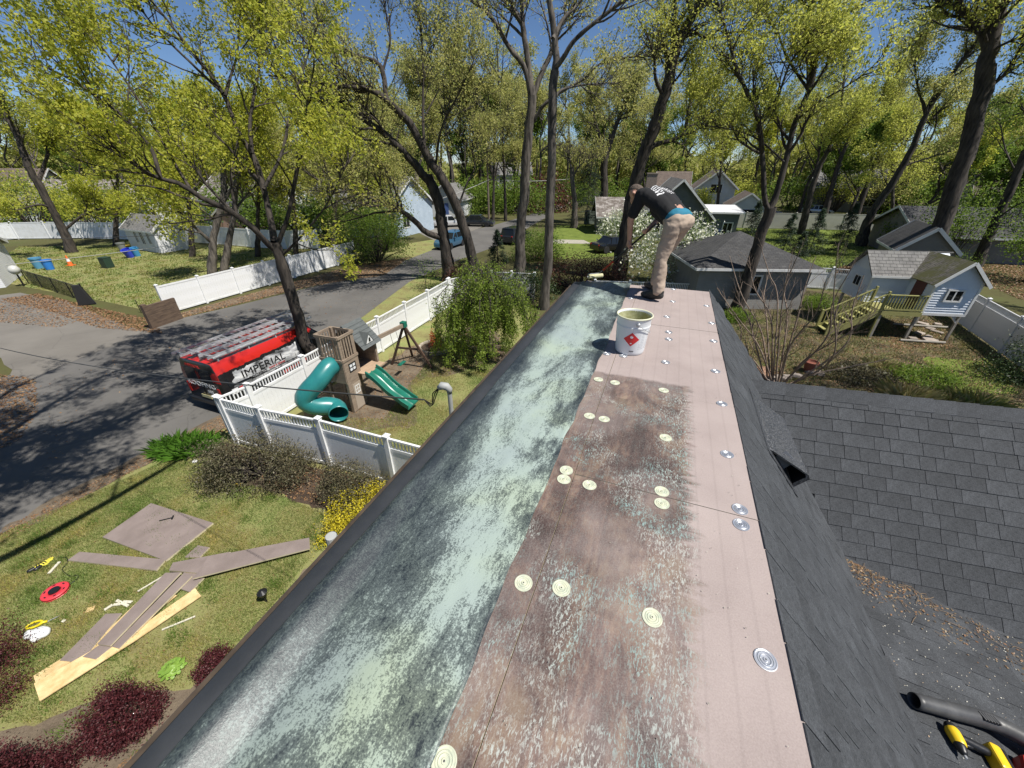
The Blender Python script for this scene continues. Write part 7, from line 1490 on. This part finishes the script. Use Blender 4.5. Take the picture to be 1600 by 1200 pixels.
def shirt_mat():
    m, t, b = new_mat('shirt_black'); v = obvec(t); sx = t.nodes.new('ShaderNodeSeparateXYZ'); t.links.new(v, sx.inputs[0]); X, Y, Z = sx.outputs
    g_ = t.nodes.new('ShaderNodeNewGeometry'); sn = t.nodes.new('ShaderNodeSeparateXYZ'); t.links.new(g_.outputs['Normal'], sn.inputs[0])
    fr = mathn(t, 'FRACT', mathn(t, 'MULTIPLY', X, 26)); nz = noise(t, obvec(t, (10, 75, 1)), 1, 1)
    k = mathn(t, 'MULTIPLY', mathn(t, 'LESS_THAN', fr, .55), mathn(t, 'GREATER_THAN', nz, .44))
    for s_, op, val in ((X, 'GREATER_THAN', .10), (X, 'LESS_THAN', .33), (Y, 'GREATER_THAN', -.12), (Y, 'LESS_THAN', .15), (Z, 'GREATER_THAN', 1.16)): k = mathn(t, 'MULTIPLY', k, mathn(t, op, s_, val))
    t.links.new(mix(t, k, (.011, .011, .012), (.62, .62, .62)), b.inputs['Base Color']); b.inputs['Roughness'].default_value = .9; return m
fold = lambda c: .008*mn.noise(Vector((c.x*9, c.y*9, c.z*9)))+.006*mn.noise(Vector((c.x*22, c.y*8, c.z*10)))
link('shirt', blob_mesh('shirt', sc, shirt_mat(), .011, 3, fold), per)
link('undershirt', blob_mesh('undershirt', [(V_((-.145, .06, .99)), V_((-.145, -.06, .99)), .112, .112), (V_((-.11, .06, .992)), V_((-.11, -.06, .992)), .110, .110)], M('turquoise_cloth', (.015, .17, .26), .8), .011, 3, fold), per)
tc_ = [(V_((-.175, .065, .945)), V_((-.175, -.065, .945)), .122, .122), (V_((-.12, .07, .95)), V_((-.12, -.07, .95)), .112, .112), (hipL, knL, .110, .078), (knL, anL+V_((0, 0, .0)), .076, .074), (hipR, knR, .110, .078), (knR, anR+V_((0, 0, .04)), .076, .072)]
tf = lambda c: .012*mn.noise(Vector((c.x*7+c.z*5, c.y*7, c.z*8-c.x*4)))+.009*mn.noise(Vector((c.x*16+3, c.y*12+c.z*9, c.z*17)))+.004*mn.noise(Vector((c.x*30, c.y*30, c.z*40)))
link('trousers', blob_mesh('trousers', tc_, M('trouser_beige', (.36, .275, .21), .85, (.42, .33, .255), 6), .011, 2, tf), per)
SHOE = M('shoe_black', (.02, .019, .018), .6, (.04, .036, .032), 20)
link('shoe', blob_mesh('shoe', [(anL+V_((-.02, 0, -.01)), toeL+V_((-.02, 0, .012)), .058, .048), (toeL+V_((-.03, .012, .008)), toeL+V_((.035, .012, .006)), .044, .036), (anL+V_((-.04, 0, -.05)), toeL+V_((-.08, 0, .0)), .046, .036)], SHOE, .009, 2), per)
link('shoe', blob_mesh('shoe', [(anR+V_((-.02, 0, -.025)), toeR+V_((-.02, 0, .012)), .058, .048), (toeR+V_((-.03, -.012, .006)), toeR+V_((.035, -.012, .006)), .042, .036), (anR+V_((-.04, 0, -.05)), toeR+V_((-.08, 0, .005)), .042, .038)], SHOE, .009, 2), per)
# long-handled roller held in both hands
pole_d = (V_((.98, .12, .08))-V_((.24, -.03, .73))).normalized(); pa = V_((.40, .075, .555)) ; 
p_top = V_((.16, .055, .89)); p_tip = V_((1.0, .20, .10))
rp = thing('paint_roller', 'long black-handled roller with a cream sleeve held by the bending man', 'roller', pw, ang)
mb = MB(); mb.tube([p_top, p_top.lerp(p_tip, .72)], .0135, 10); mb.build('pole', BLACK, rp, smooth=False)
mb = MB(); mb.tube([p_top.lerp(p_tip, .72), p_top.lerp(p_tip, .93)], .014, 10); mb.build('grip', M('grip_red', (.5, .05, .02), .5), rp)
e = p_top.lerp(p_tip, .93); rc = V_((1.08, .215, .037)); ax = V_((.1, 1, 0)).normalized()
mb = MB(); mb.tube([e, e.lerp(rc, .5)+ax*.01, rc+ax*.15+V_((-.03, 0, .05)), rc+ax*.15, rc+ax*.11], .005, 6); mb.build('frame', STEEL, rp)
mb = MB(); mb.tube([rc-ax*.12, rc+ax*.12], .033, 16); mb.build('sleeve', M('sleeve_cream', (.62, .58, .36), .9, (.5, .48, .28), 30, bmp=.6, bscale=80), rp, smooth=False)

# ------------------------------------------------------------------ blower and impact driver on the low roof
def w3(u, v, n=.0):                                 # the spot on the low roof under a pixel, raised n
    d = ray(u, v); dl = Vector((d.x*CA-d.y*SA, d.x*SA+d.y*CA, d.z)); o_ = Vector((0, 0, CAM_Z)); q = Vector((2.236, 3.54, 4.167)); t_ = (q-o_).dot(S3n)/dl.dot(S3n); h = o_+dl*t_+S3n*n; return wld(h.x, h.y, h.z)
nW = Vector(wld(*S3n))
BLK = M('blower_tube', (.045, .046, .048), .45, (.085, .085, .085), 12, bmp=.1); REDB = M('blower_red', (.50, .035, .025), .38)
t0_, t1_, t2_, t3_ = w3(1418, 1100, .06), w3(1530, 1133, .075), w3(1565, 1155, .105), w3(1625, 1200, .16)
t0_, t2_, t3_ = t1_+(t0_-t1_)/1.26, t1_+(t2_-t1_)/1.26, t1_+(t3_-t1_)/1.26
bl = thing('leaf_blower', 'red leaf blower with long black tube lying on the dark low roof', 'leaf blower', t1_); bl.scale = (1.26,)*3
pathb = resample([tuple(t0_-t1_), tuple(t0_.lerp(t1_, .5)-t1_), (0, 0, 0), tuple(t2_-t1_), tuple(t3_-t1_)], 24)
mb = MB(); mb.tube(pathb, [.039+.004*min(1, i/12) for i in range(24)], 20, cap=False); bt_ = mb.build('tube', BLK, bl, smooth=True); sf = bt_.modifiers.new('wall', 'SOLIDIFY'); sf.thickness = .004; sf.offset = -1
def bring(i, r, w): p, q = Vector(pathb[i]), Vector(pathb[min(i+1, 23)]); d = (q-p).normalized(); mb = MB(); mb.tube([p-d*w/2, p-d*w/2, p+d*w/2, p+d*w/2], [r*.9, r, r, r*.9], 20, cap=False); return mb.build('tube_collar', BLK, bt_, smooth=False)
bring(1, .042, .02); bring(12, .0465, .05); bring(22, .05, .05)
mb = MB()
for k in range(6): p = Vector(pathb[12]).lerp(Vector(pathb[15]), k/6); mb.box(p.x-.004, p.x+.004, p.y-.03, p.y+.01, p.z+.036, p.z+.048)
mb.build('lock_teeth', BLK, bt_)
ax_ = (t3_-t2_).normalized(); sd_ = ax_.cross(nW).normalized(); c0 = t3_-t1_+ax_*.02
def bx(c, a, s_, n_, da, ds, dn, nm, mat, bev=.02):
    mb = MB(); pts = [c+a*x*da+s_*y*ds+n_*z*dn for z in (-1, 1) for x, y in ((-1, -1), (1, -1), (1, 1), (-1, 1))]; mb.hexa(pts); return mb.build(nm, mat, bl, bevel=bev)
bx(c0+ax_*.06+nW*-.02, ax_, sd_, nW, .12, .085, .085, 'motor_housing', REDB, .03); bx(c0+ax_*-.03+nW*.075-sd_*.0, ax_, sd_, nW, .075, .04, .022, 'top_handle', REDB); bx(c0-ax_*.02+sd_*.13-nW*.06, ax_, sd_, nW, .13, .05, .04, 'battery_base', REDB); bx(c0+ax_*.15+nW*.0, ax_, sd_, nW, .05, .07, .07, 'air_intake', BLACK)
d0, d1 = w3(1484, 1160, .055), w3(1547, 1192, .05); dr = thing('impact_driver', 'yellow and black cordless impact driver lying on the dark low roof', 'power tool', d0); dr.scale = (1.26,)*3
dx = (d1-d0)/1.26; dl_ = dx.length; dx.normalize(); dy = nW.cross(dx).normalized()
YD = M('driver_yellow', (.75, .50, .015), .4)
def dpt(a, b, c): return dx*a+dy*b+nW*c
def capm(nm, caps, mat, vx=.006): return link(nm, blob_mesh(nm, caps, mat, vx, 2), dr)
s_ = dl_/.2
capm('motor_body', [(dpt(.0, .035, .0), dpt(.005, -.015, 0), .031, .029)], YD); capm('gear_nose', [(dpt(.0, -.03, .0), dpt(.0, -.055, 0), .026, .019)], BLACK); mb = MB(); mb.tube([dpt(0, -.055, 0), dpt(0, -.085, 0)], .006, 8); mb.build('bit', STEEL, dr)
capm('rear_cap', [(dpt(.0, .056, 0), dpt(0, .06, 0), .027, .024)], BLACK); capm('grip', [(dpt(.02, .02, 0), dpt(dl_*.78, .02, 0), .02, .022)], BLACK); capm('trigger', [(dpt(.045, -.005, 0), dpt(.07, -.002, 0), .009, .009)], BLACK)
mb = MB(); mb.hexa([dpt(dl_-.025, -.05, -.035), dpt(dl_+.03, -.05, -.035), dpt(dl_+.03, .065, -.035), dpt(dl_-.025, .065, -.035), dpt(dl_-.025, -.05, .035), dpt(dl_+.03, -.05, .035), dpt(dl_+.03, .065, .035), dpt(dl_-.025, .065, .035)]); mb.build('battery', YD, dr, bevel=.012)
mb = MB(); mb.hexa([dpt(dl_+.03, -.045, -.032), dpt(dl_+.05, -.045, -.032), dpt(dl_+.05, .06, -.032), dpt(dl_+.03, .06, -.032), dpt(dl_+.03, -.045, .032), dpt(dl_+.05, -.045, .032), dpt(dl_+.05, .06, .032), dpt(dl_+.03, .06, .032)]); mb.build('battery_foot', BLACK, dr, bevel=.008)
# debris in the valley and on the low roof
r_ = np.random.RandomState(9); pts = []
for i in range(620):
    k = r_.random()**2.2; L0 = 2.27+k*1.5+r_.normal(0, .06); A0_ = 3.50-k*.166-abs(r_.normal(0, .16+.12*k)); pts.append((L0, A0_, z3(L0, A0_)+.012))
scatter_flat('roof_leaf_debris', pts, .022, leafmat('valley_debris', [(.2, .1, .05), (.28, .16, .08), (.10, .06, .035), (.36, .26, .14), (.07, .05, .03)], .1), .3, 5, house)
pts = [(r_.uniform(2.2, 3.8), r_.uniform(1.4, 3.4), 0) for i in range(420)]; pts = [(a, b_, z3(a, b_)+.013) for a, b_, c in pts]
scatter_flat('roof_grit', pts, .010, leafmat('grit', [(.5, .46, .36), (.6, .58, .5), (.4, .26, .14)], .05), .2, 6, house)
mb = MB()
for i in range(38):
    L0, A0_ = 2.3+r_.random()**1.3*1.4, 3.5-abs(r_.normal(0, .28)); a = r_.uniform(0, 6.28); l = r_.uniform(.05, .2); q0 = Vector((L0, A0_, z3(L0, A0_)+.015)); q1 = Vector((L0+math.cos(a)*l, A0_+math.sin(a)*l, 0)); q1.z = z3(q1.x, q1.y)+.02; mb.tube([q0, q0.lerp(q1, .5)+Vector((r_.normal(0, .008), r_.normal(0, .008), .006)), q1], .0022, 4)
tag(mb.build('roof_twigs', M('twig_brown', (.22, .15, .09), .9), house), kind='stuff')
pts = [(r_.uniform(-.24, .68), r_.uniform(.3, 3), ZR+.002) for i in range(160)]; scatter_flat('board_crumbs', pts, .007, leafmat('crumbs', [(.1, .08, .07), (.5, .48, .4)], .05), .2, 7, house)

# ------------------------------------------------------------------ grass, leaf litter
def leafmat2(name, cols, trans):                   # blades whose tint also drifts across the lawn
    m = leafmat(name, cols, trans); t = m.node_tree; rp_ = [n for n in t.nodes if n.type == 'VALTORGB'][0]
    nz = noise(t, obvec(t), .9, 5, .6); tint = ramp(t, nz, [(.34, (1.35, 1.12, .95)), (.5, (1, 1, 1)), (.66, (.55, .72, .5))])
    out = mix(t, 1.0, rp_.outputs[0], tint, 'MULTIPLY')
    for l in list(rp_.outputs[0].links):
        if l.to_socket.node.type != 'MIX': t.links.new(out, l.to_socket)
    return m
def in_poly(P, poly):
    x, y = P[:, 0], P[:, 1]; ins = np.zeros(len(P), bool); j = len(poly)-1
    for i in range(len(poly)):
        xi, yi = poly[i]; xj, yj = poly[j]; c = ((yi > y) != (yj > y)) & (x < (xj-xi)*(y-yi)/((yj-yi)+1e-12)+xi); ins ^= c; j = i
    return ins
def sample_poly(pxs, n, seed):
    poly = [(p.x, p.y) for p in (at(u, v) for u, v in pxs)]; r = np.random.RandomState(seed); a = np.array(poly); lo, hi = a.min(0), a.max(0); out = []
    while sum(map(len, out)) < n:
        P = r.uniform(lo, hi, (n*2, 2)); out.append(P[in_poly(P, poly)])
    return np.concatenate(out)[:n]
def grass(pxs, n, h, w, mat, seed, name='grass'):
    P = sample_poly(pxs, n, seed); r = np.random.RandomState(seed+1)
    keep = np.array([mn.noise(Vector((p[0]*.8, p[1]*.8, 3.3))) for p in P])+r.normal(0, .25, len(P)) > -.22; P = P[keep]; n = len(P)
    d = r.normal(0, .5, (n, 2)); hh = h*r.uniform(.4, 1.2, n); a = r.uniform(0, 6.28, n); s = np.stack([np.cos(a), np.sin(a)], 1)*w/2
    z = np.zeros(n)-.006; V = np.stack([np.c_[P-s, z], np.c_[P+s, z], np.c_[P+d*hh[:, None], hh]], 1).reshape(-1, 3)
    return quads(name, V, mat, None, 'stuff', k=3)
GRASS = leafmat2('grass_blade', [(.25, .26, .085), (.34, .32, .13), (.16, .22, .05), (.42, .38, .18), (.2, .27, .06), (.3, .33, .1)], .3)
GRASS2 = leafmat2('grass_blade_green', [(.17, .22, .045), (.23, .26, .065), (.12, .17, .035)], .3)
grass([(0, 835), (170, 760), (300, 700), (340, 735), (440, 775), (500, 800), (540, 815), (470, 890), (395, 985), (290, 1075), (180, 1075), (60, 1130), (0, 1130)], 150000, .05, .011, GRASS, 201)
grass([(480, 650), (560, 690), (690, 720), (780, 560), (700, 530), (640, 600), (600, 655)], 60000, .05, .014, GRASS, 203)
grass([(60, 452), (0, 440), (0, 405), (30, 385), (480, 388), (545, 402), (266, 486), (240, 487), (150, 468)], 40000, .10, .06, GRASS2, 205)
grass([(1120, 640), (1140, 500), (1260, 455), (1600, 500), (1600, 640), (1500, 640)], 45000, .10, .035, leafmat2('ground_cover', [(.10, .15, .04), (.2, .19, .09), (.07, .11, .03), (.28, .24, .13), (.13, .18, .06)], .3), 207, 'ground_cover')
grass([(1090, 400), (1110, 357), (1330, 360), (1420, 383), (1420, 440), (1280, 440), (1240, 420)], 30000, .10, .07, GRASS2, 209)
P = sample_poly([(30, 840), (300, 705), (440, 780), (540, 830), (460, 950), (380, 1030), (250, 1180), (60, 1180)], 90, 401); r_ = np.random.RandomState(402)
Q = np.concatenate([p+r_.normal(0, .09, (110, 2)) for p in P]); hq = .085*r_.uniform(.5, 1.2, len(Q)); aq = r_.uniform(0, 6.28, len(Q)); sq = np.stack([np.cos(aq), np.sin(aq)], 1)*.006; zq = np.zeros(len(Q)); dq = r_.normal(0, .035, (len(Q), 2))
quads('grass_clump', np.stack([np.c_[Q-sq, zq], np.c_[Q+sq, zq], np.c_[Q+dq, hq]], 1).reshape(-1, 3), leafmat('clump_green', [(.12, .2, .035), (.17, .25, .05), (.09, .15, .03)], .35), None, 'stuff', k=3)
LIT = leafmat('leaf_litter', [(.2, .105, .05), (.28, .16, .075), (.13, .07, .04), (.36, .24, .13)], .1)
for i, (pl_, n, s) in enumerate((([(30, 840), (300, 705), (440, 780), (540, 830), (460, 950), (380, 1030), (250, 1180), (60, 1180)], 420, .04), ([(480, 450), (640, 412), (560, 520), (380, 500), (200, 600), (60, 760), (60, 600)], 700, .07), (((246, 505), (266, 494), (550, 415), (640, 402), (600, 430), (480, 448), (262, 503)), 9000, .10), (((60, 458), (150, 480), (240, 500), (255, 522), (150, 512), (90, 490), (0, 468)), 6000, .11), (((-40, 580), (55, 592), (60, 640), (30, 690), (-40, 720)), 2600, .09), (((-40, 468), (60, 462), (130, 500), (90, 512), (-40, 500)), 2500, .10), (((0, 830), (170, 740), (345, 652), (380, 668), (300, 690), (170, 757), (0, 850)), 1500, .05), (((470, 640), (600, 560), (760, 490), (800, 560), (640, 600), (600, 680)), 3500, .06), (((330, 690), (640, 760), (560, 800), (440, 775)), 1800, .05), (((1140, 640), (1160, 520), (1300, 500), (1600, 560), (1600, 640), (1480, 640)), 9000, .07), (((1480, 420), (1640, 400), (1700, 480), (1600, 470), (1550, 450)), 7000, .13), (((1390, 500), (1480, 500), (1490, 545), (1390, 545)), 2500, .08), (((380, 1040), (470, 950), (420, 1060), (250, 1200), (180, 1200)), 2200, .035))):
    P = sample_poly(pl_, n, 300+i); scatter_flat('leaf_litter', np.c_[P, np.full(len(P), .006)], s, LIT, .35, 310+i)
